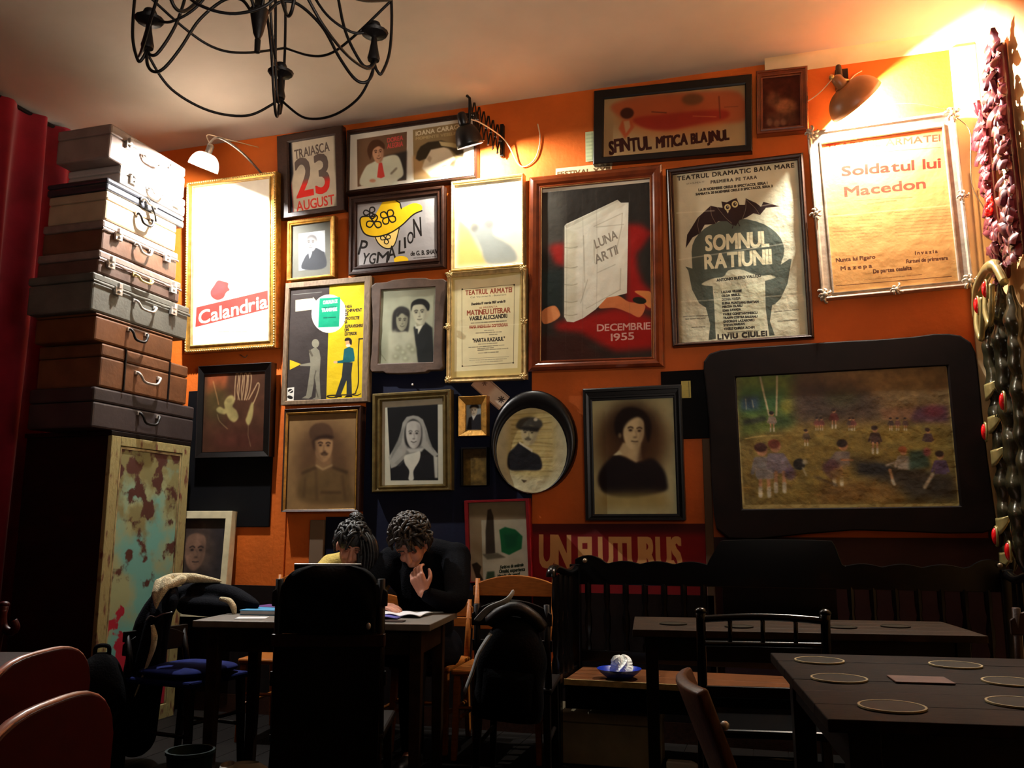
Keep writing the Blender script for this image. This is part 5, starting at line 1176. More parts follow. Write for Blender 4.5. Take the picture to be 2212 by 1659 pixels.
# ------------------------------------------------------------------ chandelier
CX_, CY_, CZ_ = -1.53, 2.235, 2.76
t = thing('chandelier', 'black wrought iron candle chandelier with looping rods hanging from the ceiling', 'chandelier', (CX_, CY_, CZ_))
mb = MB(); mb.lathe([(0, -.10), (.009, -.098), (.010, -.055), (.008, -.05), (.016, -.03), (.027, .03), (.03, .05), (.022, .06), (.016, .07), (.016, .16), (.03, .18), (.03, .2), (.012, .22), (.012, .62)], n=16); mb.make('hub', 'iron', t, smooth=True)
mb = MB(); mb.tube([(0, 0, .6), (0, 0, CEIL_Z - CZ_ - .02)], .006, 8); mb.lathe([(.05, CEIL_Z - CZ_), (.05, CEIL_Z - CZ_ - .01), (.02, CEIL_Z - CZ_ - .05), (0, CEIL_Z - CZ_ - .05)], n=16); mb.make('hanging_rod', 'iron', t, smooth=True)
ANG = [34, 111, 191, 263, -41]; RC = .372
def pol(a, r, z): return Vector((r * math.cos(R(a)), r * math.sin(R(a)), z))
rod = .0052
for i, a in enumerate(ANG):
    cup = MB(); b0 = pol(a, RC, 0)
    cup.lathe([(0, -.062), (.019, -.062), (.021, -.052), (.018, -.04), (.011, 0), (.009, .022), (.014, .026), (.042, .033), (.047, .041), (.040, .041), (.012, .036), (.012, .05), (.019, .055), (.022, .064), (.018, .074), (0, .074)], b0, n=14)
    cup.make('candle_cup', 'iron', t, smooth=True)
    arm = MB(); arm.tube(cr([pol(a, .02, .035), pol(a, .06, .09), pol(a, .12, .095), pol(a, .2, .03), pol(a, .26, -.07), pol(a, .31, -.135), pol(a, .345, -.145), pol(a, .368, -.115), pol(a, RC, -.06)], 7), rod, 7); arm.make('arm', 'iron', t, smooth='all')
    rs = MB(); rs.tube(cr([pol(a, RC, -.06), pol(a, RC - .012, -.085), pol(a, .33, -.075), pol(a, .275, .03), pol(a, .235, .2), pol(a, .17, .42), pol(a, .02, .6)], 7), rod, 7); rs.make('inner_riser', 'iron', t, smooth='all')
    ro = MB(); ro.tube(cr([pol(a, RC, -.06), pol(a, RC + .012, -.095), pol(a, RC + .03, -.10), pol(a, RC + .055, .0), pol(a, RC + .05, .2), pol(a, RC + .0, .36), pol(a, .2, .5), pol(a, .02, .56)], 7), rod, 7); ro.make('outer_riser', 'iron', t, smooth='all')
    a2 = ANG[(i + 1) % 5]; a2 = a2 + 360 if a2 < a else a2
    am = (a + a2) / 2
    sw = MB(); sw.tube(cr([pol(a, RC, -.055), pol(a + 4, RC + .002, -.085), pol(a * .78 + a2 * .22, RC * .95, -.15), pol(am, RC * .9, -.175), pol(a * .22 + a2 * .78, RC * .95, -.15), pol(a2 - 4, RC + .002, -.085), pol(a2, RC, -.055)], 7), rod * .9, 7); sw.make('swag_rod', 'iron', t, smooth='all')
    s2 = MB(); s2.tube(cr([pol(a, RC + .055, .17), pol(a * .75 + a2 * .25, RC * .9, .08), pol(am, RC * .84, .05), pol(a * .25 + a2 * .75, RC * .9, .08), pol(a2, RC + .055, .17)], 7), rod * .9, 7); s2.make('upper_swag', 'iron', t, smooth='all')
    s3 = MB(); s3.tube(cr([pol(a, RC - .03, .035), pol(a, .29, .03), pol(a, .2, .09), pol(a, .1, .26), pol(a, .02, .42)], 7), rod * .9, 7); s3.make('brace_rod', 'iron', t, smooth='all')

# ------------------------------------------------------------------ crimson curtain on the side wall
def cur(y0, y1, n, ph, x0):
    def fn(u, v):
        y = y0 + (y1 - y0) * u; k = 1 - .25 * v
        return (x0 + .05 * k * math.sin(u * n * 2 * PI + ph) + .018 * math.sin(u * n * 5.3 + ph * 2 + v * 2), y + .02 * math.sin(v * 5 + u * 20), .02 + (CEIL_Z - .05) * v)
    return fn
t = thing('curtain', 'tall crimson velvet curtain hanging in folds along the side wall', 'curtain', (0, 0, 0))
mb = MB(); mb.grid(cur(2.2, 3.75, 7, .4, -4.66), 150, 24); mb.make('drape', 'curtain', t, smooth='all')
mb = MB(); mb.grid(cur(3.72, 5.02, 6, 2.1, -4.64), 130, 24); mb.make('drape', 'curtain', t, smooth='all')
mb = MB(); mb.tube([(-4.66, 2.1, CEIL_Z - .035), (-4.66, 5.05, CEIL_Z - .035)], .014, 8); mb.make('curtain_rail', 'iron', t, smooth='all')

# ------------------------------------------------------------------ peeling cabinet and the tower of suitcases (fronts face +x)
def peel_mat():
    m, nt, b = new_mat('peeling turquoise paint'); N = nt.nodes; L = nt.links
    tc = N.new('ShaderNodeTexCoord')
    def noise(sc, det, off):
        mp = N.new('ShaderNodeMapping'); mp.inputs['Location'].default_value = off; L.new(tc.outputs['Object'], mp.inputs['Vector'])
        n = N.new('ShaderNodeTexNoise'); n.inputs['Scale'].default_value = sc; n.inputs['Detail'].default_value = det; L.new(mp.outputs[0], n.inputs['Vector']); return n.outputs['Fac']
    sep = N.new('ShaderNodeSeparateXYZ'); L.new(tc.outputs['Object'], sep.inputs[0])
    def ramp(sock, p0, p1):
        r = N.new('ShaderNodeValToRGB'); r.color_ramp.elements[0].position = p0; r.color_ramp.elements[1].position = p1; L.new(sock, r.inputs['Fac']); return r.outputs['Color']
    def mix(f, a, c_):
        mx = N.new('ShaderNodeMix'); mx.data_type = 'RGBA'; L.new(f, mx.inputs[0])
        for s_, v in ((mx.inputs[6], a), (mx.inputs[7], c_)):
            if isinstance(v, tuple): s_.default_value = v
            else: L.new(v, s_)
        return mx.outputs[2]
    def math_(op, a, c_):
        k = N.new('ShaderNodeMath'); k.operation = op
        for s_, v in ((k.inputs[0], a), (k.inputs[1], c_)):
            if isinstance(v, (int, float)): s_.default_value = v
            else: L.new(v, s_)
        return k.outputs[0]
    base = mix(ramp(noise(3.2, 6, (0, 0, 0)), .44, .56), lin((96, 152, 142)), lin((140, 146, 106)))
    # yellowed, browned wear grows towards the top of the door
    z = sep.outputs['Z']
    up = math_('ADD', math_('MULTIPLY', math_('SUBTRACT', z, .95), .5), noise(5.0, 9, (3, 1, 2)))
    c1 = mix(ramp(up, .64, .74), base, lin((118, 112, 72)))
    c2 = mix(ramp(math_('ADD', noise(9, 10, (7, 5, 1)), math_('MULTIPLY', math_('SUBTRACT', z, .95), .22)), .60, .66), c1, lin((72, 40, 32)))
    dn = math_('ADD', noise(4.0, 7, (1, 9, 4)), math_('MULTIPLY', math_('SUBTRACT', 1.0, z), .30))
    edge = math_('ABSOLUTE', math_('SUBTRACT', sep.outputs['Y'], 4.52), 0.0)
    dn2 = math_('ADD', dn, math_('MULTIPLY', edge, .38))
    c3 = mix(ramp(dn2, .74, .755), c2, lin((150, 24, 44)))
    L.new(c3, b.inputs['Base Color']); b.inputs['Roughness'].default_value = .5
    bp = N.new('ShaderNodeBump'); bp.inputs['Strength'].default_value = .35; bp.inputs['Distance'].default_value = .01; L.new(up, bp.inputs['Height']); L.new(bp.outputs['Normal'], b.inputs['Normal'])
    return m
PEEL = peel_mat()
FX = -3.70
t = thing('cabinet', 'tall narrow cabinet with peeling turquoise paint under the suitcase tower', 'cabinet', (0, 0, 0))
mb = MB(); mb.bb(-4.33, FX - .03, 4.19, 4.90, 0, 1.70); mb.bb(-4.34, FX - .0, 4.18, 4.91, 1.70, 1.728); mb.make('body', 'dkwood', t, bev=.004)
mb = MB()
for y0, y1, z0, z1 in ((4.185, 4.262, .0, 1.70), (4.83, 4.905, .0, 1.70), (4.262, 4.83, 1.645, 1.70), (4.262, 4.83, 0, .09)): mb.bb(FX - .03, FX, y0, y1, z0, z1)
mb.make('face_frame', mat('yellowed peeling paint', (140, 128, 84), .55, .3, rgb2=(96, 56, 44), scale=14, stretch=(1, 2, .8), bump=.3, contrast=(.33, .44), detail=8), t, bev=.004)
mb = MB(); mb.bb(FX - .026, FX - .008, 4.266, 4.826, .094, 1.641); mb.make('door', PEEL, t, bev=.003)
mb = MB()
for y0, y1, z0, z1 in ((4.266, 4.276, .094, 1.641), (4.812, 4.822, .094, 1.641), (4.276, 4.812, 1.628, 1.641)): mb.bb(FX - .01, FX - .003, y0, y1, z0, z1)
mb.make('door_moulding', mat('worn cream moulding', (168, 150, 104), .5, .3, rgb2=(70, 44, 32), scale=12), t)

def handle_pts(y, z, w, drop, out=.035):
    return [(0, y - w / 2, z), (out * .7, y - w / 2, z), (out, y - w * .42, z - drop * .35), (out * 1.05, y - w * .25, z - drop), (out * 1.05, y + w * .25, z - drop), (out, y + w * .42, z - drop * .35), (out * .7, y + w / 2, z), (0, y + w / 2, z)]
def suitcase(label, y0, y1, z0, z1, body, lidf=.35, lid=None, lip=.0, depth=.60, handle='steel', hang_=0.05, hw=.16, hz=None, locks=(), front=FX, corners=None, tilt=0.0, bands=None):
    w, h = y1 - y0, z1 - z0
    t = thing('suitcase', label, 'suitcase', (front - depth, (y0 + y1) / 2, z0), (0, 0, tilt), 'old suitcases stacked on the cabinet')
    zl = h * (1 - lidf); hy = w / 2
    mb = MB(); mb.bb(0, depth - .006, -hy, hy, 0.001, zl - .002); mb.make('case_body', body, t, bev=.012)
    mb = MB(); mb.bb(-.004, depth - .006 + lip, -hy - lip, hy + lip, zl, h - .001); lo = mb.make('lid', lid or body, t, bev=.012)
    if lip:
        def fn(u, v):
            y = -hy - lip + (2 * hy + 2 * lip) * u; q = math.sin(u * 23 + z0 * 40) * .003 + math.sin(u * 61) * .0015
            return (depth - .004 + lip + .004 * math.sin(v * PI), y, zl - .012 + q * (1 - v) + (.018) * v)
        mb = MB(); mb.grid(fn, 60, 3); mb.make('lid_lip', lid or body, lo, smooth='all')
    zh = h * .52 if hz is None else hz
    mb = MB(); mb.tube(cr([(depth - .01 + q[0], q[1], q[2]) for q in handle_pts(0, zh, hw, hang_)], 5), [.006] + [.008] * 34 + [.006], 8); ho = mb.make('handle', handle, t, smooth='all')
    for s_ in (-1, 1):
        mb = MB(); mb.box((depth, s_ * hw / 2, zh), (.014, .03, .024)); mb.make('handle_mount', handle if handle != 'leather' else 'steel', ho, bev=.003)
    for ly in locks:
        mb = MB(); mb.box((depth + .004 + lip * .5, ly, zl - .018), (.014 + lip, .055, .05)); mb.box((depth + .012 + lip, ly, zl + .012), (.02, .026, .032)); mb.lathe([(.009, 0), (.009, .01), (0, .011)], (depth + .011 + lip * .9, ly, zl - .024), (1, 0, 0), 10); mb.make('lock', 'steel', lo, bev=.002)
    if bands:
        for by in bands:
            mb = MB(); mb.bb(depth - .008, depth + .004, by - .004, by + .004, .004, h - .004); mb.bb(0, depth, by - .004, by + .004, h - .002, h + .003); mb.make('strap', 'leather', t)
    if corners:
        for s_ in (-1, 1):
            mb = MB(); mb.box((depth - .006, s_ * (hy - .014), .03), (.012, .034, .058)); mb.box((depth - .006, s_ * (hy - .014), h - .03), (.012, .034, .058)); mb.make('corner_cap', corners, t, bev=.004)
    return t
S_ = {
 'dk': mat('dark brown fibre case', (54, 45, 44), .5, .3, var=.3, scale=6, bump=.1, bscale=40), 'br': mat('red brown trunk leather', (96, 60, 36), .5, .3, var=.3, scale=7, bump=.15, bscale=40),
 'tn': mat('ochre brown case', (92, 54, 26), .55, .25, var=.3, scale=6, bump=.1, bscale=40), 'gg': mat('grey green canvas case', (86, 83, 74), .65, .2, var=.25, scale=6, bump=.15, bscale=60),
 'b5': mat('brown pressed card case', (82, 62, 52), .55, .25, var=.25, scale=8, bump=.1, bscale=40), 'b6': mat('chestnut leather case', (90, 60, 42), .5, .3, var=.25, scale=8, bump=.1, bscale=40),
 'l5': mat('pale scuffed lid', (118, 100, 90), .55, .25, var=.25, scale=14, bump=.2, bscale=50), 'b7': mat('pale tan case', (160, 140, 112), .55, .35, var=.2, scale=6), 'bk': mat('shiny black case', (44, 44, 48), .25, .5, var=.2, scale=8),
 'wt': mat('light grey case', (176, 168, 160), .5, .4, var=.15, scale=8), 'tp': mat('worn grey brown leather case', (136, 118, 108), .5, .4, var=.2, scale=8)}
suitcase('wide dark brown suitcase directly on the peeling cabinet', 4.025, 4.93, 1.729, 1.966, S_['dk'], .36, hang_=.055, hw=.17, hz=.125, locks=(), corners=None, depth=.47, handle='leather')
suitcase('red brown trunk divided by two upright bands, second above the cabinet', 4.055, 4.84, 1.967, 2.226, S_['br'], .30, hang_=.05, hw=.2, hz=.13, depth=.46, bands=(-.2, .2))
suitcase('narrow ochre suitcase without locks, under the grey green case', 3.99, 4.67, 2.227, 2.392, S_['tn'], .1, hang_=.055, hw=.15, hz=.12, depth=.44, handle='leather')
suitcase('grey green canvas suitcase with two square locks in the middle of the tower', 3.945, 4.80, 2.393, 2.621, S_['gg'], .22, lid=S_['gg'], lip=.006, hang_=.04, hw=.18, hz=.14, locks=(-.24, .26), depth=.47)
suitcase('brown card suitcase with a pale scuffed lid and a flat white handle', 3.975, 4.70, 2.622, 2.765, S_['b5'], .36, lid=S_['l5'], lip=.005, hang_=.028, hw=.15, hz=.07, locks=(-.28, .28), depth=.45, handle='goldpale')
suitcase('chestnut suitcase with a square handle, above the pale lidded case', 3.985, 4.655, 2.766, 2.952, S_['b6'], .28, lid=S_['l5'], lip=.004, hang_=.045, hw=.13, hz=.12, locks=(-.22, .22), depth=.44)
suitcase('pale tan suitcase with a single dark centre handle, third below the top of the tower', 3.995, 4.63, 2.953, 3.136, S_['b7'], .3, hang_=.05, hw=.13, hz=.125, depth=.43, handle='leather')
x = suitcase('thin shiny black case overhanging the pale tan one, with a dangling strap', 3.99, 4.70, 3.137, 3.218, S_['bk'], .4, hang_=.02, hw=.12, hz=.05, depth=.45)
mb = MB(); mb.tube(cr([(.455, -.02, .07), (.47, .0, .03), (.475, .03, -.02), (.47, .05, -.06)], 4), .012, 8, flat=.4); mb.make('strap', 'leather', x, smooth='all')
suitcase('light grey suitcase second from the top, glaring in the lamplight', 4.09, 4.70, 3.219, 3.338, S_['wt'], .4, hang_=.03, hw=.13, hz=.06, locks=(-.2, .2), depth=.40)
suitcase('topmost suitcase of the tower, worn leather with brass catches', 3.985, 4.68, 3.339, 3.555, S_['tp'], .3, hang_=.03, hw=.15, hz=.12, locks=(-.2, .2), depth=.40)

# ------------------------------------------------------------------ carved wall ornaments by the corner (on the side wall, facing -x)
def leaf(mb, p, d, n_, L, w):
    d = Vector(d).normalized(); n_ = Vector(n_).normalized(); s_ = d.cross(n_).normalized(); p = Vector(p)
    pts = [(0, 0, 0), (.25, .5, .12), (.6, .48, .3), (1, 0, .2), (.6, -.48, .3), (.25, -.5, .12), (.45, 0, .42)]
    vs = [tuple(p + d * a * L + s_ * b_ * w + n_ * c_ * L * .7) for a, b_, c_ in pts]
    mb.add(vs, [(0, 1, 6), (1, 2, 6), (2, 3, 6), (3, 4, 6), (4, 5, 6), (5, 0, 6), (0, 5, 4, 3, 2, 1)])
t = thing('carved_garland', 'wine red carved garland of leaves framing a bare strip of wall beside the corner', 'carving', (0, 0, 0))
LEAVES = []
for k in range(5):             # a few leaf shapes, shared between the copies
    rg = random.Random(40 + k); L, w = .062, .030 + .006 * k
    def lf(u, v, L=L, w=w, k=k):
        ww = w * math.sin(min(1, u * .93 + .05) * PI) ** .8 * (1 + .22 * math.sin(u * 22 + k)); q = 2 * v - 1
        return (u * L, q * ww * .5, .012 * math.sin(u * PI) + .010 * (1 - q * q) + .016 * u * u - .004 * abs(math.sin(q * 5)))
    mb = MB(); mb.grid(lf, 7, 4); o = mb.make('carved_leaf', 'leafred', smooth='all', fix=False); LEAVES.append(o.data); bpy.data.objects.remove(o)
def band(path, name, width, n, seed):
    rg = random.Random(seed); P = cr(path, 10)
    mb = MB(); mb.tube(P, width * .25, 8); mb.make(name, 'leafred', t, smooth='all')
    for i in range(n):
        f = i / n * (len(P) - 1); k = int(f); p = P[k].lerp(P[min(k + 1, len(P) - 1)], f - k); d = (P[min(k + 1, len(P) - 1)] - P[k]).normalized()
        a = rg.uniform(-1, 1); lat = d.cross(Vector((-1, 0, 0))).normalized(); out = Vector((-1, 0, 0))
        fw = (d * (1 if rg.random() < .8 else -1) * .75 + lat * (a * .9) + out * rg.uniform(-.1, .25)).normalized(); side = (out + lat * a * .6).normalized(); up = (side - fw * side.dot(fw)).normalized(); sx = up.cross(fw)
        o = bpy.data.objects.new('carved_leaf', LEAVES[rg.randrange(5)]); COL.objects.link(o); o.parent = t
        sc_ = rg.uniform(.75, 1.2) * width / .07
        o.matrix_local = Matrix.Translation(p + lat * a * width * .40 + out * .014) @ Matrix((fw, sx, up)).transposed().to_4x4() @ Matrix.Scale(sc_, 4)
XW = RIGHT_X - .03
band([(XW, 4.93, 3.36), (XW, 4.90, 3.22), (XW, 4.88, 3.08), (XW, 4.88, 2.95), (XW, 4.87, 2.8), (XW, 4.84, 2.65), (XW, 4.81, 2.52), (XW, 4.80, 2.42)], 'garland_stem', .085, 84, 1)
band([(XW, 4.86, 3.2), (XW - .01, 4.76, 3.26), (XW - .01, 4.66, 3.30), (XW, 4.58, 3.36), (XW, 4.52, 3.44)], 'garland_stem', .08, 44, 2)
band([(XW, 4.49, 3.52), (XW, 4.50, 3.3), (XW, 4.50, 3.05), (XW, 4.49, 2.8), (XW, 4.49, 2.6), (XW, 4.48, 2.45)], 'garland_stem', .11, 84, 3)
band([(XW, 4.80, 2.43), (XW - .02, 4.70, 2.47), (XW - .02, 4.6, 2.5), (XW, 4.48, 2.50)], 'garland_stem', .10, 40, 4)
mb = MB()
for q in ((4.84, 2.86), (4.86, 2.83), (4.85, 2.80), (4.83, 2.83), (4.87, 2.79)): mb.ball((XW - .035, q[0], q[1]), .02, 10, 8)
mb.make('carved_berries', 'redstone', t, smooth='all')
t = thing('carved_post', 'glossy dark and gilt carved post set with oval red stones below the leaf garland', 'carving', (0, 0, 0))
XP = RIGHT_X - .075
def post(yc, z0, z1, rr, ph):
    def fn(u, v):
        z = z0 + (z1 - z0) * v; w_ = (z - z0) / .17
        k = .82 + .30 * abs(math.sin(w_ * PI)) + .10 * math.sin(v * 73 + u * 6.28 + ph); a = u * 2 * PI
        tp = min(1, (1 - v) * 8 + .2) * min(1, v * 9 + .3)
        return (XP - rr * .2 + rr * .8 * k * math.cos(a) * tp, yc + .012 * math.sin(v * 9 + ph) + rr * k * math.sin(a) * tp, z)
    mb = MB(); mb.grid(fn, 20, 110, True); mb.make('post_core', 'carvedgreen', t, smooth='all')
    n = 0 if ph > 1 else 6
    for i in (0, 1, 3, 4, 5, 7)[:n]:           # one gilt scale on each swelling, like a saddle lapping over the core
        z = z0 + .17 * (i + .42); mb = MB(); r2 = rr * 1.16
        def sc(u, v, z=z):
            q = 2 * u - 1; a = PI + q * 1.5; return (XP - rr * .2 + r2 * .86 * math.cos(a), yc + .012 * math.sin((z - z0) / (z1 - z0) * 9 + ph) + r2 * math.sin(a), z + (v - .5) * .085 * (1 - .75 * q * q) - .045 * (1 - q * q) + .02 + .006 * math.sin(v * PI))
        mb.grid(sc, 14, 5); o = mb.make('gilt_scale', 'carvedgold', t, smooth='all'); sd = o.modifiers.new('thickness', 'SOLIDIFY'); sd.thickness = .010
post(4.945, .96, 2.34, .055, .3)
post(4.70, .96, 2.36, .06, 2.0)
post(4.50, 1.02, 2.30, .05, 4.0)
mb = MB(); mb.tube(cr([(XP - .03, 5.01, 2.12), (XP - .05, 4.99, 2.27), (XP - .06, 4.90, 2.37), (XP - .065, 4.78, 2.41), (XP - .06, 4.64, 2.43), (XP - .06, 4.52, 2.40), (XP - .05, 4.44, 2.3)], 6), [.016] * 6 + [.034] * 24 + [.02] * 7, 10); mb.make('arched_crest', 'carvedgold', t, smooth='all')
mb = MB(); mb.tube(cr([(XP - .07, 4.93, 2.30), (XP - .085, 4.90, 2.20), (XP - .08, 4.85, 2.12), (XP - .08, 4.80, 2.20), (XP - .075, 4.78, 2.32)], 6), .014, 8); mb.tube(cr([(XP - .07, 4.72, 2.32), (XP - .085, 4.69, 2.22), (XP - .08, 4.64, 2.15), (XP - .08, 4.58, 2.22), (XP - .075, 4.56, 2.33)], 6), .014, 8); mb.make('scroll_collar', 'carvedgold', t, smooth='all')
for i, (x, y, z) in enumerate(((XP - .085, 4.86, 2.30), (XP - .085, 4.66, 2.33), (XP - .03, 5.035, 2.20), (XP - .075, 4.99, 1.66), (XP - .07, 4.585, 1.76), (XP - .075, 4.96, 1.13), (XP - .075, 4.72, 1.06))):
    mb = MB(); mb.ball((x, y, z), (.016, .020, .042), 12, 8); ro_ = mb.make('red_stone', 'redstone', t, smooth='all')
    mb = MB(); mb.tube([(x + .006, y + .026 * math.cos(k * PI / 8), z + .048 * math.sin(k * PI / 8)) for k in range(17)], .006, 6, caps=False); mb.make('stone_setting', 'carvedgold', ro_, smooth='all')

# ------------------------------------------------------------------ tables
def table(name, label, centre, rz, w, d, topm, legm, th=.03, leg=.055, apron=.10, h=.75, plank=0):
    t = thing(name, label, 'table', (centre[0], centre[1], 0), (0, 0, rz))
    if plank:
        for i in range(plank):
            y0 = -d / 2 + d * i / plank; mb = MB(); mb.bb(-w / 2, w / 2, y0 + .0012, y0 + d / plank - .0012, h - th, h - random.random() * .0015); mb.make('top_plank', topm, t, bev=.003)
    else:
        mb = MB(); mb.bb(-w / 2, w / 2, -d / 2, d / 2, h - th, h); mb.make('table_top', topm, t, bev=.004)
    ix, iy = w / 2 - .05, d / 2 - .05
    for sx in (-1, 1):
        for sy in (-1, 1):
            mb = MB(); mb.T = Matrix.Translation((sx * (ix - leg / 2), sy * (iy - leg / 2), 0)); zt = h - th; a, b_ = leg / 2, leg / 2 * .8
            mb.add([(-b_, -b_, .007), (b_, -b_, .007), (b_, b_, .007), (-b_, b_, .007), (-a, -a, zt), (a, -a, zt), (a, a, zt), (-a, a, zt)], [(0, 3, 2, 1), (4, 5, 6, 7), (0, 1, 5, 4), (1, 2, 6, 5), (2, 3, 7, 6), (3, 0, 4, 7)])
            mb.make('leg', legm, t, bev=.003)
    for (x0, x1, y0, y1) in ((-ix + leg, ix - leg, -iy + .01, -iy + .03), (-ix + leg, ix - leg, iy - .03, iy - .01), (-ix + .01, -ix + .03, -iy + leg, iy - leg), (ix - .03, ix - .01, -iy + leg, iy - leg)):
        mb = MB(); mb.bb(x0, x1, y0, y1, h - th - apron, h - th); mb.make('apron', legm, t, bev=.002)
    return t
table('cafe_table', 'grey topped table with papers where two people sit', (-2.06, 3.86), R(9), 1.10, .60, 'greytop', 'tablewood', apron=.11)
table('cafe_table', 'long worn plank table in front of the carved bench', (.045, 4.10), R(8), 1.38, .56, 'tablewood', 'dkwood', plank=4)
table('cafe_table', 'square dark table set with round coasters, nearest to the viewer', (.555, 2.70), R(7), 1.08, 1.06, mat('dark worn table top', (36, 26, 20), .6, .05, rgb2=(18, 13, 11), scale=7, stretch=(3, 10, 3), bump=.1), 'dkwood', plank=6, leg=.07)
table('side_table', 'dark table edge behind the two red chairs', (-2.40, 1.60), R(106.8), 1.6, .66, 'dkwood2', 'dkwood', h=.75)
# coasters and mat on the near table
def coaster(i, x, y, label, r=.075, z=.7505, group='round coasters on the near table', rim='coasterrim'):
    t = thing('coaster', label, 'coaster', (x, y, z), (0, 0, i * .7), group)
    mb = MB(); mb.lathe([(0, .003), (r * .93, .003)], n=28, caps=False); mb.lathe([(r * .93, 0), (r * .93, .003)], n=28, caps=False); mb.make('coaster_face', 'coaster', t)
    mb = MB(); mb.lathe([(r * .93, 0), (r, .0), (r, .004), (r * .93, .004), (r * .93, 0)], n=28, caps=False); mb.make('coaster_rim', rim, t)
for i, (x, y, lb) in enumerate(((.104, 3.004, 'round coaster in the corner of the near table next to the spindle chair'), (.141, 2.66, 'round coaster in the middle of the near table edge beside the plank backed chair'), (.233, 2.279, 'round coaster at the front corner of the near table'), (.496, 3.03, 'round coaster at the far edge of the near table behind the brown mat'), (.585, 2.742, 'round coaster just past the brown mat, cut by the picture edge'), (.53, 2.42, 'round coaster nearest the front on the cropped side of the near table'))):
    coaster(i, x, y, lb)
t = MB().bb(-.075, .075, -.055, .055, 0, .004).make('square_mat', 'brownmat', None, bev=.001, loc=(.352, 2.70, .7505), rot=(0, 0, R(6))); tag(t, 'square brown leather mat in the middle of the near table', 'mat')
for i, (x, y, lb) in enumerate(((-.46, 3.98, 'flat dark coaster near the end of the plank table'), (-.18, 3.95, 'flat dark coaster behind the black spindle chair'), (.24, 4.06, 'flat dark coaster on the plank table past the spindle chair'), (.46, 4.16, 'flat dark coaster at the far end of the plank table'))):
    coaster(i, x, y, lb, .06, .7515, 'dark coasters on the plank table', 'coaster')

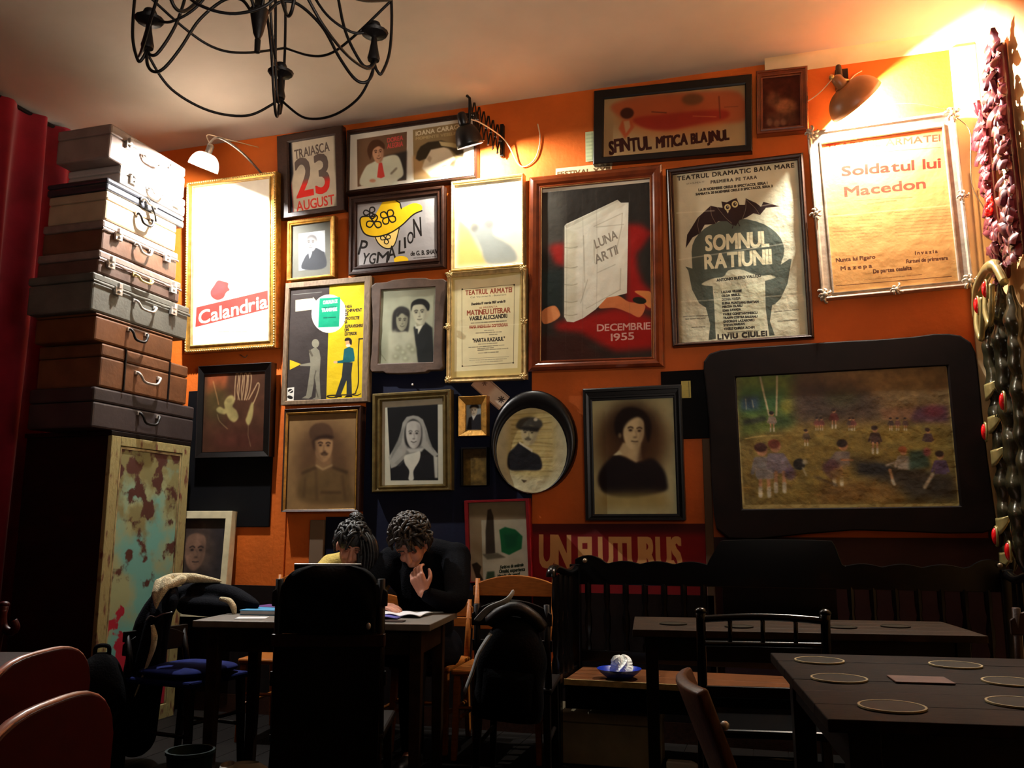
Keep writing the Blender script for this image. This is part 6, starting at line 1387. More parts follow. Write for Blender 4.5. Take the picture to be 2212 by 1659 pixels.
# ------------------------------------------------------------------ chairs
def leg_mb(x, y, z1, s=.036, splay=(0, 0), top=None):
    mb = MB(); a = s / 2; b_ = a * .75; dx, dy = splay; tx, ty = top or (x, y)
    mb.add([(x + dx - b_, y + dy - b_, .007), (x + dx + b_, y + dy - b_, .007), (x + dx + b_, y + dy + b_, .007), (x + dx - b_, y + dy + b_, .007), (tx - a, ty - a, z1), (tx + a, ty - a, z1), (tx + a, ty + a, z1), (tx - a, ty + a, z1)], [(0, 3, 2, 1), (4, 5, 6, 7), (0, 1, 5, 4), (1, 2, 6, 5), (2, 3, 7, 6), (3, 0, 4, 7)])
    return mb
def chair(name, label, loc, rz, m, style='spindle', w=.42, d=.42, sh=.45, bh=.88, seatm=None, group=None, lean=.06):
    # local: the back is at +y, the sitter looks to -y
    t = thing(name, label, 'chair', (loc[0], loc[1], 0), (0, 0, rz), group)
    mb = MB(); mb.bb(-w / 2, w / 2, -d / 2, d / 2, sh - .03, sh); mb.make('seat', seatm or m, t, bev=.01)
    for sx in (-1, 1):
        leg_mb(sx * (w / 2 - .03), -d / 2 + .03, sh - .03, splay=(sx * .01, -.02)).make('leg', m, t, bev=.003)
        leg_mb(sx * (w / 2 - .025), d / 2 - .02, sh - .028, splay=(sx * .01, .04)).make('leg', m, t, bev=.003)
        mb = MB(); mb.tube([(sx * (w / 2 - .03), -d / 2 + .03, .2), (sx * (w / 2 - .025), d / 2, .2)], .010, 8); mb.make('stretcher', m, t, smooth='all')
    mb = MB(); mb.tube([(-w / 2 + .03, -d / 2 + .015, .26), (w / 2 - .03, -d / 2 + .015, .26)], .010, 8); mb.make('stretcher', m, t, smooth='all')
    by = d / 2 - .02
    def yb(z): return by + lean * (z - sh) / (bh - sh)
    if style == 'spindle':
        for sx in (-1, 1):
            mb = MB(); x = sx * (w / 2 - .012); mb.tube([(x, yb(sh - .02), sh - .02), (x, yb(bh - .03), bh - .03), (x, yb(bh), bh)], [.017, .017, .02], 8); mb.ball((x, yb(bh) + .0, bh), (.022, .022, .014), 8, 6); mb.make('back_post', m, t, smooth='all')
        for z0, hh, bow in ((bh - .03, .022, .012), (bh - .115, .018, .0)):
            mb = MB(); mb.grid(lambda u, v: (-w / 2 + w * u, yb(z0) + (.011 * math.cos(v * 2 * PI)), z0 + bow * math.sin(u * PI) + hh * .6 * math.sin(v * 2 * PI)), 14, 10); mb.make('back_rail', m, t, smooth='all')
        for i in range(3):
            mb = MB(); x = -w / 2 + w * (i + 1) / 4; mb.tube([(x, yb(bh - .12), bh - .12), (x, yb(bh - .03), bh - .025)], .008, 8); mb.make('spindle', m, t, smooth='all')
        mb = MB(); mb.bb(-w / 2 + .01, w / 2 - .01, yb(.6) - .008, yb(.6) + .008, .56, .6); mb.make('back_rail', m, t, bev=.003)
    elif style == 'panel':
        n = 16
        ol = [(-w / 2, sh + .10), (w / 2, sh + .10)] + [(w / 2 + .01, bh - .10)] + [(w / 2 * math.cos(PI * k / n) * 1.02, bh - .085 + .085 * (1 - abs(math.cos(PI * k / n)) ** 3.2) ** .6) for k in range(0, n + 1)] + [(-w / 2 - .01, bh - .10)]
        for yo, mm, nm, k_ in ((0, m, 'back_panel', 1.0),):
            mb = MB(); mb.prism([(a, b_) for a, b_ in ol], -.011, .011); o = mb.make(nm, mm, t, bev=.004); o.location = (0, yb((bh + sh) / 2 + .05), 0); 
        edge = [(p[0], yb((bh + sh) / 2 + .05), p[1]) for p in ol[2:]]
        mb = MB(); mb.tube(edge, .009, 8, flat=.5); mb.make('top_edge', 'rededge', t, smooth='all')
        for sx in (-1, 1):
            mb = MB(); x = sx * (w / 2 - .05); mb.tube([(x, by, sh - .02), (x, yb((bh + sh) / 2 + .05) + .018, sh + .2)], .016, 8); mb.make('back_post', m, t, smooth='all')
    elif style == 'rail':
        for sx in (-1, 1):
            mb = MB(); x = sx * (w / 2 - .018); mb.tube([(x, yb(sh - .02), sh - .02), (x, yb(bh - .02), bh - .02)], [.018, .014], 8); mb.make('back_post', m, t, smooth='all')
        def rail(z0, hh, arch):
            n = 14; return [(-w / 2 - .005 + (w + .01) * i / n, z0) for i in range(n + 1)] + [(w / 2 + .005 - (w + .01) * i / n, z0 + hh * .45 + (hh * .55) * math.sin(PI * i / n) ** .7 * arch + hh * .55 * (1 - arch)) for i in range(n + 1)]
        mb = MB(); mb.prism(rail(bh - .115, .115, 1), -.011, .011); o = mb.make('top_rail', m, t, bev=.004); o.location = (0, yb(bh - .05), 0)
        mb = MB(); mb.prism(rail(sh + .16, .05, 0), -.009, .009); o = mb.make('lower_rail', m, t, bev=.003); o.location = (0, yb(sh + .18), 0)
    elif style == 'plank':
        mb = MB()
        def fn(u, v):
            z = sh - .02 + (bh - sh + .02) * v; ww = w / 2 * (.62 + .38 * v)
            return (-ww + 2 * ww * u, yb(z) + .03 * (1 - (2 * u - 1) ** 2), z)
        mb.grid(fn, 10, 8); o = mb.make('back_plank', 'brownplank', t, smooth='all'); sd = o.modifiers.new('thickness', 'SOLIDIFY'); sd.thickness = .03; sd.offset = 0; bv = o.modifiers.new('bevel', 'BEVEL'); bv.width = .008; bv.segments = 2; bv.angle_limit = R(50)
        for k in (.62, .72):
            mb = MB(); mb.ball((-w / 2 * .8, yb(k) - .02, k), .011, 8, 6); mb.make('stud', 'steel', t, smooth='all')
    return t
# near the viewer on the left: two red chairs
chair('red_chair', 'dark red round backed chair nearest to the viewer at the bottom corner', (-1.405, 1.185), R(-73), 'redpaint', 'panel', w=.44, bh=.865)
chair('red_chair', 'dark red round backed chair just beyond the nearest red one', (-1.87, 1.63), R(-73), 'redpaint', 'panel', w=.46, bh=.872)
# a turned red chair post behind them
t = chair('red_chair', 'red chair with a carved scrolled back post beside the crimson curtain', (-3.06, 2.53), R(16.8), 'redpaint', 'spindle', w=.40, bh=.86)
mb = MB(); mb.tube(cr([(.19, .24, .84), (.195, .245, .78), (.23, .24, .755), (.25, .235, .775), (.24, .23, .80)], 5), .016, 8); mb.make('carved_scroll', 'redpaint', t, smooth='all')
# spindle chair in front of the plank table, plank-backed chair by the near table, chair at the cropped edge
chair('spindle_chair', 'black lacquered spindle backed chair pushed up to the plank table', (-.105, 3.60), R(188.5), 'black', 'spindle', w=.46, bh=.865, lean=.05)
chair('plank_chair', 'chair with a worn brown curved plank back seen edge on at the near table', (.10, 2.30), R(102), 'dkwood', 'plank', w=.34, bh=.80, lean=.13, seatm=mat('dark red seat pad', (70, 12, 20), .5, .4))
chair('rail_chair', 'dark chair with pale worn edges cut off by the picture edge beside the plank table', (1.0, 3.86), R(178), 'dkwood2', 'rail', w=.40, bh=.90, lean=.04)
# honey chairs behind the couple's table
chair('honey_chair', 'honey coloured wooden chair with a broad arched top rail beside the seated man', (-1.42, 4.60), R(4), 'orangewood', 'rail', w=.48, bh=.905, lean=.06)
chair('honey_chair', 'honey coloured chair half hidden by the fleece lined jacket', (-2.72, 4.62), R(6), 'orangewood', 'rail', w=.44, bh=.905, lean=.06)
chair('honey_chair', 'honey coloured chair the bent headed man sits on', (-1.87, 4.66), R(4), 'orangewood', 'rail', w=.34, bh=.78, lean=.05)
chair('honey_chair', 'honey coloured chair the woman at the laptop sits on', (-2.27, 4.68), R(4), 'orangewood', 'rail', w=.36, bh=.78, lean=.05)
# high-backed chair under a rounded black cover, in front of the couple's table
t = chair('covered_chair', 'high backed dark wooden chair with a rounded black cover over its back', (-1.545, 2.66), R(18), 'dkwood', 'rail', w=.40, bh=1.0, lean=.03)
t.rotation_euler = (0, 0, R(198)); t.location = (-1.615, 3.09, 0)
mb = MB()
def cover(u, v):
    a = u * 2 * PI; zz = .795 + .232 * v
    ww = .167 * (1 - max(0, v - .62) ** 2 * .9) * (math.sqrt(max(0.0, 1 - max(0, (v - .72) / .28) ** 2)) * .45 + .55); dd = .045 * (1 - max(0, (v - .8) / .2) ** 2 * .5)
    cx_ = math.copysign(abs(math.cos(a)) ** .35, math.cos(a)); sx_ = math.copysign(abs(math.sin(a)) ** .6, math.sin(a))
    return (ww * cx_, .215 + dd * sx_ + .006 * math.sin(u * 30 + v * 9), zz)
mb.grid(cover, 48, 20, True); n0 = len(mb.v); mb.f.append(tuple(range(n0 - 48, n0))); mb.mi.append(0)
mb.make('black_cover', 'blackcloth', t, smooth=True)
mb = MB(); mb.bb(-.2, .2, .195, .235, .745, .79); mb.make('back_rail', 'dkwood2', t, bev=.004)
mb = MB(); mb.bb(-.185, .185, .205, .225, .30, .745); mb.make('back_panel', 'dkwood', t)
mb = MB(); mb.ball((-.145, .258, .82), (.009, .004, .012), 10, 6); mb.make('button', 'steel', t, smooth='all')

# ------------------------------------------------------------------ carved bench along the wall
t = thing('carved_bench', 'long black carved bench with a scalloped back under the big painting', 'bench', (0, 0, 0))
def scallop(x, x0, x1, z, n, amp): return z + amp * abs(math.sin((x - x0) / (x1 - x0) * PI * n))
pts = []
xs = np.linspace(-1.10, 1.06, 150)
for x in xs:
    if x < -.37: pts.append((x, .975 + .03 * max(0, 1 - abs((x + 1.04) / .12) ** 2) + .016 * abs(math.sin((x + 1.1) / .73 * PI * 4))))
    elif x < -.30: pts.append((x, .99 + (x + .37) / .07 * .115))
    elif x < .27: pts.append((x, 1.105 + .006 * math.sin((x + .3) / .57 * PI)))
    elif x < .31: pts.append((x, 1.105 - (x - .27) / .04 * .13))
    else: pts.append((x, .975 + .016 * abs(math.sin((x - .31) / .75 * PI * 4)) + .028 * max(0, 1 - abs((x - 1.0) / .1) ** 2)))
mb = MB(); mb.prism([(-1.10, .86), (1.06, .86)] + [(a, b_) for a, b_ in reversed(pts)], 4.875, 4.905); mb.make('top_rail', 'black', t, bev=.003)
mb = MB(); mb.prism([(-.30, .50), (.27, .50), (.27, .86), (-.30, .86)], 4.88, 4.90); mb.make('centre_panel', 'black', t)
for i in range(7):
    for x in (-1.03 + i * .105, .34 + i * .105):
        mb = MB(); mb.lathe([(.016, .5), (.018, .54), (.01, .56), (.02, .62), (.022, .68), (.012, .74), (.018, .78), (.018, .87)], (x, 4.89, 0), n=8); mb.make('spindle', 'black', t, smooth=True)
mb = MB(); mb.bb(-1.10, 1.06, 4.87, 4.91, .45, .51); mb.make('bottom_rail', 'black', t, bev=.004)
BSEAT = mat('worn brown bench seat', (96, 56, 28), .4, .4, var=.4, scale=6, stretch=(2, 12, 2))
for i, (y0, y1) in enumerate(((4.43, 4.64), (4.643, 4.87))):
    mb = MB(); mb.bb(-1.06, 1.02, y0, y1, .395, .42); mb.make('seat_plank', BSEAT, t, bev=.003)
mb = MB(); mb.bb(-1.06, 1.02, 4.421, 4.431, .396, .424); mb.make('pale_edging', 'goldpale', t)
mb = MB(); mb.bb(-1.06, 1.02, 4.445, 4.47, .28, .395); mb.make('front_rail', 'black', t, bev=.003)
for x in (-1.10, 1.06):
    mb = MB(); mb.tube(cr([(x, 4.89, .95), (x, 4.7, .93), (x, 4.5, .955), (x, 4.4, .965), (x, 4.34, .95), (x, 4.33, .925)], 6), .026, 8, flat=.8); mb.make('arm', 'black', t, smooth='all')
    for y in (4.41, 4.52, 4.63, 4.74):
        mb = MB(); mb.lathe([(.02, .42), (.02, .5), (.011, .53), (.021, .62), (.011, .72), (.019, .78), (.014, .93)], (x, y, 0), n=8); mb.make('arm_spindle', 'black', t, smooth=True)
    mb = MB(); mb.bb(x - .015, x + .015, 4.40, 4.89, .36, .43); mb.make('side_rail', 'black', t, bev=.004)
    for y in (4.42, 4.885):
        mb = MB(); mb.bb(x - .028, x + .028, y - .028, y + .028, .007, .97 if y > 4.6 else .45); mb.make('leg', 'black', t, bev=.004)
for x in (-1.04, 1.03):
    mb = MB(); mb.ball((x, 4.86, .99), .013, 10, 8); mb.make('finial', 'wire', t, smooth='all')
# on and under the bench
t = thing('blue_dish', 'shallow blue plastic dish on the end of the bench seat', 'dish', (-.80, 4.53, .4215))
mb = MB(); mb.lathe([(0, .004), (.06, .004), (.095, .03), (.11, .046), (.112, .05), (.105, .049), (.088, .028), (.058, .01), (0, .01)], n=24, caps=False); mb.make('dish_bowl', 'blueplastic', t, smooth=True)
mb = MB(); rg = random.Random(5)
mb.grid(lambda u, v: tuple(Vector((math.cos(u * 2 * PI) * math.sin(v * PI), math.sin(u * 2 * PI) * math.sin(v * PI), math.cos(v * PI) * 1.15)) * (.045 + .012 * math.sin(u * 31 + v * 17) * math.sin(v * PI) + .008 * math.sin(u * 63 + v * 29) * math.sin(v * PI))), 28, 16, True)
o = mb.make('tissue', 'tissue', loc=(-.79, 4.53, .482)); tag(o, 'crumpled white tissue lying in the blue dish', 'tissue')
t = thing('storage_box', 'pale flat cardboard box pushed under the bench', 'box', (-.88, 4.62, .007))
mb = MB(); mb.bb(-.27, .27, -.13, .13, 0, .20); mb.make('box_body', 'cardboard', t, bev=.006)
mb = MB(); mb.bb(-.275, .275, -.135, .135, .20, .25); mb.make('lid', 'cardboard', t, bev=.006)
def shoe(label, loc, rz, m='shoe', sole='tan', s=1.0, group=None):
    t = thing('shoe', label, 'shoe', loc, (0, 0, rz), group)
    mb = MB(); mb.grid(lambda u, v: ((.13 * s * math.cos(u * 2 * PI)), (.042 + .006 * math.cos(u * 2 * PI)) * s * math.sin(u * 2 * PI), .022 * s * v), 24, 2, True); n0 = len(mb.v); mb.f += [tuple(range(n0 - 24, n0)), tuple(range(23, -1, -1))]; mb.mi += [0, 0]; mb.make('sole', sole, t, smooth=True)
    def up(u, v):
        a = u * 2 * PI; x = .125 * s * math.cos(a) * (1 - .55 * v) - .055 * s * v; hgt = (.022 + .075 * v * (1 if math.cos(a) < .3 else 1 - .0 * v)) * s
        return (x, .040 * s * math.sin(a) * (1 - .25 * v), hgt)
    mb = MB(); mb.grid(up, 24, 6, True); uo = mb.make('upper', m, t, smooth='all')
    for k in range(3):
        mb = MB(); mb.tube([(-.005 * s + .025 * s * k, -.016 * s, (.088 - .017 * k) * s), (.003 * s + .025 * s * k, .016 * s, (.088 - .017 * k) * s)], .003 * s, 5); mb.make('lace', 'paper', uo)
    return t
o = MB().prism([(-.075, 0), (.05, 0), (.075, .012), (.07, .03), (.04, .042), (-.075, .042)], -.03, .03).make('paper_packet', 'paper', bev=.006, loc=(-.515, 4.36, .18)); o.location = (-.50, 4.54, .007); tag(o, 'small white packet on the floor beside the cardboard box', 'packet')
shoe('pale shoe under the grey topped table, turned sideways', (-2.33, 3.72, .007), R(20), 'shoe', 'tan', 1.0, 'shoes under the table')
shoe('second pale shoe under the grey topped table, pointing to the viewer', (-2.43, 3.60, .007), R(-70), 'shoe', 'tan', 1.0, 'shoes under the table')
o = MB().bb(-.09, .09, -.045, .045, 0, .02).make('wood_offcut', 'tan', bev=.003, loc=(-2.27, 3.55, .007), rot=(0, 0, R(22))); tag(o, 'flat tan wooden offcut on the floor in front of the shoes', 'wood')
t = thing('waste_bin', 'dark teal plastic bin under the jacket', 'bin', (-2.36, 3.25, .007))
mb = MB(); mb.lathe([(.0, .004), (.10, .004), (.125, .28), (.133, .285), (.133, .3), (.120, .3), (.096, .012), (0, .012)], n=24, caps=False); mb.make('bin_body', 'tealplastic', t, smooth=True); t.scale = (.74, .74, .85)

# ------------------------------------------------------------------ things on the grey topped table
TR = Matrix.Translation((-2.06, 3.86, 0)) @ Matrix.Rotation(R(9), 4, 'Z')
def on(x, y, z=.7505): p = TR @ Vector((x, y, z)); return (p.x, p.y, p.z)
t = thing('laptop', 'dark laptop seen from behind, its lid above the black chair cover', 'laptop', on(.05, -.06), (0, 0, R(9)))
mb = MB(); mb.bb(-.16, .16, -.11, .11, .001, .018); mb.make('keyboard_base', 'black', t, bev=.004)
Mx = Matrix.Rotation(R(13), 3, 'X'); lm = MB(); lm.box(tuple(Vector((0, -.112, .018)) + Mx @ Vector((0, 0, .118))), (.32, .008, .236), Mx); so = lm.make('screen_lid', 'black', t, bev=.003)
lm = MB(); lm.box(tuple(Vector((0, -.112, .018)) + Mx @ Vector((0, 0.001, .238))), (.316, .011, .006), Mx); lm.make('lid_edge', 'steel', so, bev=.001)
for sx in (-.1, .1):
    mb = MB(); mb.tube([(sx - .02, -.112, .018), (sx + .02, -.112, .018)], .008, 8); mb.make('hinge', 'black', t, smooth='all')
mb = MB(); mb.grid(lambda u, v: (-.15 + .30 * u, -.10 + .20 * v, .004 + .022 * math.exp(-((u - .03) / .12) ** 2) * 1.0 + .012 * abs(math.sin(u * 9 + v * 3)) * (1 - v * .4)), 22, 8)
o = mb.make('paper_sheets', ['paper'], smooth='all', loc=on(.30, .06), rot=(0, 0, R(2))); sd = o.modifiers.new('thickness', 'SOLIDIFY'); sd.thickness = .003; sd.offset = 1; tag(o, 'loose white paper curling up in front of the bent headed man', 'paper')
mb = MB(); mb.grid(lambda u, v: (-.11 + .22 * u, -.07 + .14 * v, .0015 + .012 * math.sin(u * 3.1) * (1 - v * .3)), 12, 6)
o = mb.make('leaflet', 'paperblue', smooth='all', loc=on(.24, -.06), rot=(0, 0, R(12))); sd = o.modifiers.new('thickness', 'SOLIDIFY'); sd.thickness = .003; sd.offset = 1; tag(o, 'violet printed leaflet lying before the loose white paper', 'leaflet')
o = MB().bb(-.13, .13, -.03, .03, 0, .004).make('ruler', 'dkwood2', bev=.001, loc=on(.28, -.21), rot=(0, 0, R(8))); tag(o, 'thin dark ruler along the front of the grey topped table', 'ruler')
t = thing('notebook', 'pale blue covered notebook beside the black chair cover', 'book', on(-.33, .06), (0, 0, R(10)))
mb = MB(); mb.bb(-.12, .12, -.085, .085, .002, .020); mb.make('page_block', 'paper', t)
mb = MB(); mb.bb(-.123, .123, -.088, .088, .020, .024); mb.bb(-.123, .123, -.088, .088, 0, .003); mb.make('cover', mat('light blue cover', (60, 150, 200), .5, .4), t, bev=.001)
t = thing('notebook', 'dark blue book lying under the fleece jacket end on the grey table', 'book', on(-.36, .20), (0, 0, R(-6)))
mb = MB(); mb.bb(-.1, .1, -.07, .07, .003, .022); mb.make('page_block', 'paper', t)
mb = MB(); mb.bb(-.103, .103, -.073, .073, .022, .026); mb.bb(-.103, .103, -.073, .073, 0, .003); mb.make('cover', mat('violet cover', (84, 40, 110), .5, .4), t, bev=.001)
o = MB().bb(-.07, .07, -.045, .045, 0, .002).make('paper_slip', 'paper', loc=on(-.33, -.16), rot=(0, 0, R(20))); tag(o, 'white paper slip before the pale blue notebook', 'paper')

def blob(name, parts, m, parent, voxel=.008, smooth=6, disp=None):
    # capsule chains and ellipsoids fused into one surface
    mb = MB()
    for p in parts:
        if p[0] == 'c':
            pts, rs = p[1], p[2]; P = [Vector(q) for q in pts]
            k = max(2, int(sum((P[i + 1] - P[i]).length for i in range(len(P) - 1)) / .012)); dense = []; rr = []
            S = cr(P, 6); R_ = np.interp(np.linspace(0, 1, len(S)), np.linspace(0, 1, len(rs)), rs)
            mb.tube(S, list(R_), 12, flat=p[3] if len(p) > 3 else 1.0)
            mb.ball(tuple(S[0]), float(R_[0]), 10, 7); mb.ball(tuple(S[-1]), float(R_[-1]), 10, 7)
        else:
            M3 = p[3] if len(p) > 3 else None; mb.ball(tuple(p[1]), p[2], 16, 12, M3)
    o = mb.make(name, m, parent, smooth='all', fix=True)
    r = o.modifiers.new('fuse', 'REMESH'); r.mode = 'VOXEL'; r.voxel_size = voxel; r.use_smooth_shade = True
    s = o.modifiers.new('smooth', 'SMOOTH'); s.factor = .5; s.iterations = smooth
    return o
# ------------------------------------------------------------------ jacket over a chair, bags
t = chair('jacket_chair', 'dark chair at the table end hidden under the fleece lined jacket', (-2.84, 3.86), R(82), 'dkwood', 'rail', w=.40, bh=.66, lean=.05, seatm='bluecloth')
t = thing('jacket', 'dark navy jacket with cream fleece lining thrown over a chair back', 'jacket', (0, 0, 0))
def jk(mb, path, prof, n=12, flat=.5):
    mb.tube(cr(path, 6), prof if isinstance(prof, (int, float)) else [v for v in np.interp(np.linspace(0, 1, (len(path) - 1) * 6 + 1), np.linspace(0, 1, len(prof)), prof)], n, flat=flat)
def J(px, py, y=3.9): return (-2.871 + (px - 420) * .0027 * (y / 3.9), y, 1.15 - (py - 1153) * .00252 * (y / 3.9))
def jk2(*pts): return [J(*q) for q in pts]
DARK = [('c', jk2((372, 1280, 3.84), (350, 1340, 3.84), (345, 1430, 3.82), (342, 1540, 3.80)), [.045, .085, .10, .095]), ('c', jk2((358, 1296, 3.92), (332, 1360, 3.92), (322, 1440, 3.9), (318, 1560, 3.88)), [.04, .08, .10, .10]), ('c', jk2((372, 1330, 3.78), (366, 1420, 3.76), (350, 1500, 3.76)), [.04, .06, .05]),
        ('c', jk2((392, 1284, 3.9), (440, 1276, 3.9), (500, 1280, 3.9), (540, 1291, 3.88), (568, 1297, 3.86)), [.05, .058, .05, .04, .02]), ('c', jk2((420, 1302, 3.84), (480, 1304, 3.84), (528, 1306, 3.86)), [.045, .05, .03]),
        ('c', jk2((410, 1268, 3.78), (420, 1295, 3.74), (418, 1325, 3.72)), [.02, .032, .022]), ('c', jk2((376, 1258, 3.80), (372, 1285, 3.78), (385, 1325, 3.74)), [.014, .028, .03])]
blob('jacket_body', DARK, 'denim', t, .009, 4)
FL = [('c', jk2((384, 1254, 3.76), (400, 1249, 3.80), (430, 1248, 3.86), (478, 1253, 3.90)), [.014, .026, .026, .008]), ('c', jk2((386, 1258, 3.74), (392, 1280, 3.715), (397, 1310, 3.70)), [.020, .026, .006]), ('c', jk2((402, 1256, 3.75), (404, 1272, 3.72), (398, 1300, 3.70)), [.026, .022, .008]), ('c', jk2((420, 1252, 3.80), (410, 1264, 3.74)), [.024, .018])]
blob('fleece_lining', FL, 'sherpa', t, .006, 2)
mb = MB(); jk(mb, jk2((508, 1287, 3.80), (527, 1291, 3.80), (537, 1303, 3.80), (540, 1318, 3.80)), [.012, .018, .018, .010], 10, .8); mb.make('fleece_cuff', 'sherpa', t, smooth='all')
mb = MB(); jk(mb, jk2((391, 1343, 3.70), (397, 1365, 3.70), (395, 1390, 3.70), (384, 1425, 3.70), (374, 1452, 3.70), (362, 1484, 3.70)), [.010, .018, .016, .009, .007, .004], 10, .7); mb.make('fleece_edge', 'sherpa', t, smooth='all')
mb = MB(); mb.tube(cr(jk2((376, 1334, 3.70), (388, 1325, 3.69), (400, 1327, 3.69), (414, 1321, 3.69), (436, 1316, 3.69)), 5), .003, 6); mb.make('zip_edge', 'steel', t, smooth='all')
def bag(name, label, loc, w, d, h, m, rz=0, lean=(0, 0)):
    t = thing(name, label, 'bag', loc, (lean[0], lean[1], rz))
    def fn(u, v):
        a = u * 2 * PI; k = math.sqrt(max(0.0, 1 - (max(0, v - .45) / .56) ** 2.2)) if v > .45 else 1.0
        cx_ = math.copysign(abs(math.cos(a)) ** .6, math.cos(a)); sx_ = math.copysign(abs(math.sin(a)) ** .6, math.sin(a))
        return (w / 2 * k * cx_ * (1 + .03 * math.sin(v * 13 + a * 2)), d / 2 * k * sx_ * (1 + .04 * math.sin(v * 9 + a * 3)), h * v)
    mb = MB(); mb.grid(fn, 36, 20, True); n0 = len(mb.v); mb.f += [tuple(range(n0 - 36, n0)), tuple(range(35, -1, -1))]; mb.mi += [0, 0]; mb.make('bag_body', m, t, smooth=True)
    mb = MB(); mb.grid(lambda u, v: (-.36 * w + .72 * w * u, -d / 2 - .035 * math.sin(u * PI) ** .4 * math.sin(v * PI) ** .4, h * (.08 + .42 * v)), 14, 10); mb.make('front_pocket', m, t, smooth='all')
    mb = MB(); mb.tube(cr([(-.12 * w, 0, h * .97), (-.1 * w, 0, h * 1.05), (.1 * w, 0, h * 1.05), (.12 * w, 0, h * .97)], 6), .010, 8); mb.make('grab_handle', m, t, smooth='all')
    return t
t = bag('rucksack', 'black rucksack with a teal tag leaning against the peeling cabinet', (-3.16, 3.62, .12), .26, .20, .56, 'blackcloth', R(30))
t.location.z = .008
mb = MB(); mb.add([(-.06, -.13, .40), (-.02, -.135, .40), (-.045, -.13, .27)], [(0, 1, 2)]); o = mb.make('pale_patch', 'greybag', t); sd = o.modifiers.new('thickness', 'SOLIDIFY'); sd.thickness = .006
mb = MB(); mb.box((.05, -.15, .13), (.09, .012, .05)); mb.make('teal_tag', 'tealtag', t, bev=.004)
t = bag('rucksack', 'dark rucksack with pale straps hung on a chair beside the bench', (-1.165, 3.80, .36), .30, .20, .42, 'blackcloth', R(10), (.05, .10))
mb = MB(); mb.tube(cr([(-.09, -.12, .36), (-.13, -.14, .28), (-.15, -.13, .2), (-.18, -.11, .1)], 6), .016, 8, flat=.35); mb.make('shoulder_strap', 'greybag', t, smooth='all')
mb = MB(); mb.tube(cr([(-.16, -.06, .40), (-.11, -.1, .46), (-.04, -.1, .50), (-.02, -.06, .53)], 6), .022, 8, flat=.4); mb.make('shoulder_strap', 'greybag', t, smooth='all')
mb = MB(); mb.tube(cr([(-.12, .0, .38), (-.06, -.01, .44), (.0, -.01, .46), (.07, .0, .43), (.12, .02, .38)], 6), [.02] + [.038] * 23 + [.02], 10, flat=.8); mb.make('top_flap', 'leather', t, smooth='all')
t2 = chair('bag_chair', 'dark chair carrying the strapped rucksack beside the bench end', (-1.22, 4.17), R(188), 'dkwood', 'rail', w=.36, bh=.84, lean=.05)
mb = MB()
def heap(u, v):
    a = u * 2 * PI; r_ = (.13 + .03 * math.sin(a * 3 + 1) + .02 * math.sin(a * 7)) * math.cos(v * PI / 2) ** .7
    return (r_ * math.cos(a) * 1.1, r_ * math.sin(a) * .8, .20 * math.sin(v * PI / 2) + .018 * math.sin(a * 5 + v * 6) * (1 - v))
mb.grid(heap, 40, 14, True)
o = mb.make('scarf_heap', 'greycloth', smooth='all', loc=(-1.395, 4.54, .4515)); tag(o, 'crumpled grey brown scarf heaped on the honey chair by the man', 'scarf')
def cushion(label, loc, rz, w=.40, d=.38, h=.05):
    mb = MB(); mb.grid(lambda u, v: (math.copysign(abs(math.cos(u * 2 * PI)) ** .5, math.cos(u * 2 * PI)) * w / 2 * math.sin(v * PI) ** .35, math.copysign(abs(math.sin(u * 2 * PI)) ** .5, math.sin(u * 2 * PI)) * d / 2 * math.sin(v * PI) ** .35, h / 2 - h / 2 * math.cos(v * PI)), 36, 12, True)
    o = mb.make('seat_cushion', 'bluecloth', smooth='all', loc=loc, rot=(0, 0, rz)); tag(o, label, 'cushion', 'blue seat cushions')
cushion('flat blue cushion on the seat of the jacket chair', (-2.83, 3.85, .4515), R(82))

# ------------------------------------------------------------------ people: one continuous skin, clothes and hair as children
def headgeo(c, M3):
    # skull, jaw, nose, ears, lips, brow in the head's own frame: x right, -y face, z up
    T = lambda q: tuple(Vector(c) + M3 @ Vector(q))
    parts = [('e', T((0, .012, .035)), (.074, .092, .088), M3), ('e', T((0, -.018, -.03)), (.060, .072, .085), M3), ('e', T((0, -.045, -.082)), (.034, .036, .028), M3),
             ('c', [T((0, -.088, .015)), T((0, -.108, -.028)), T((0, -.098, -.036))], [.009, .014, .013]), ('e', T((0, -.088, -.06)), (.023, .012, .007), M3), ('e', T((0, -.087, -.072)), (.020, .012, .008), M3),
             ('e', T((.028, -.082, .032)), (.024, .012, .009), M3), ('e', T((-.028, -.082, .032)), (.024, .012, .009), M3),
             ('e', T((.078, .0, -.015)), (.010, .022, .034), M3), ('e', T((-.078, .0, -.015)), (.010, .022, .034), M3),
             ('e', T((.030, -.070, -.030)), (.026, .022, .022), M3), ('e', T((-.030, -.070, -.030)), (.026, .022, .022), M3)]
    return parts, T
def eyes(T, parent):
    for sx in (-1, 1):
        mb = MB(); mb.ball(T((sx * .030, -.079, .010)), (.013, .009, .008), 10, 8); mb.make('eyelid', 'lid', parent, smooth='all')
        mb = MB(); mb.tube([T((sx * .014, -.092, .036)), T((sx * .030, -.097, .041)), T((sx * .048, -.088, .035))], .0045, 6, flat=.7); mb.make('eyebrow', 'hairdark', parent, smooth='all')
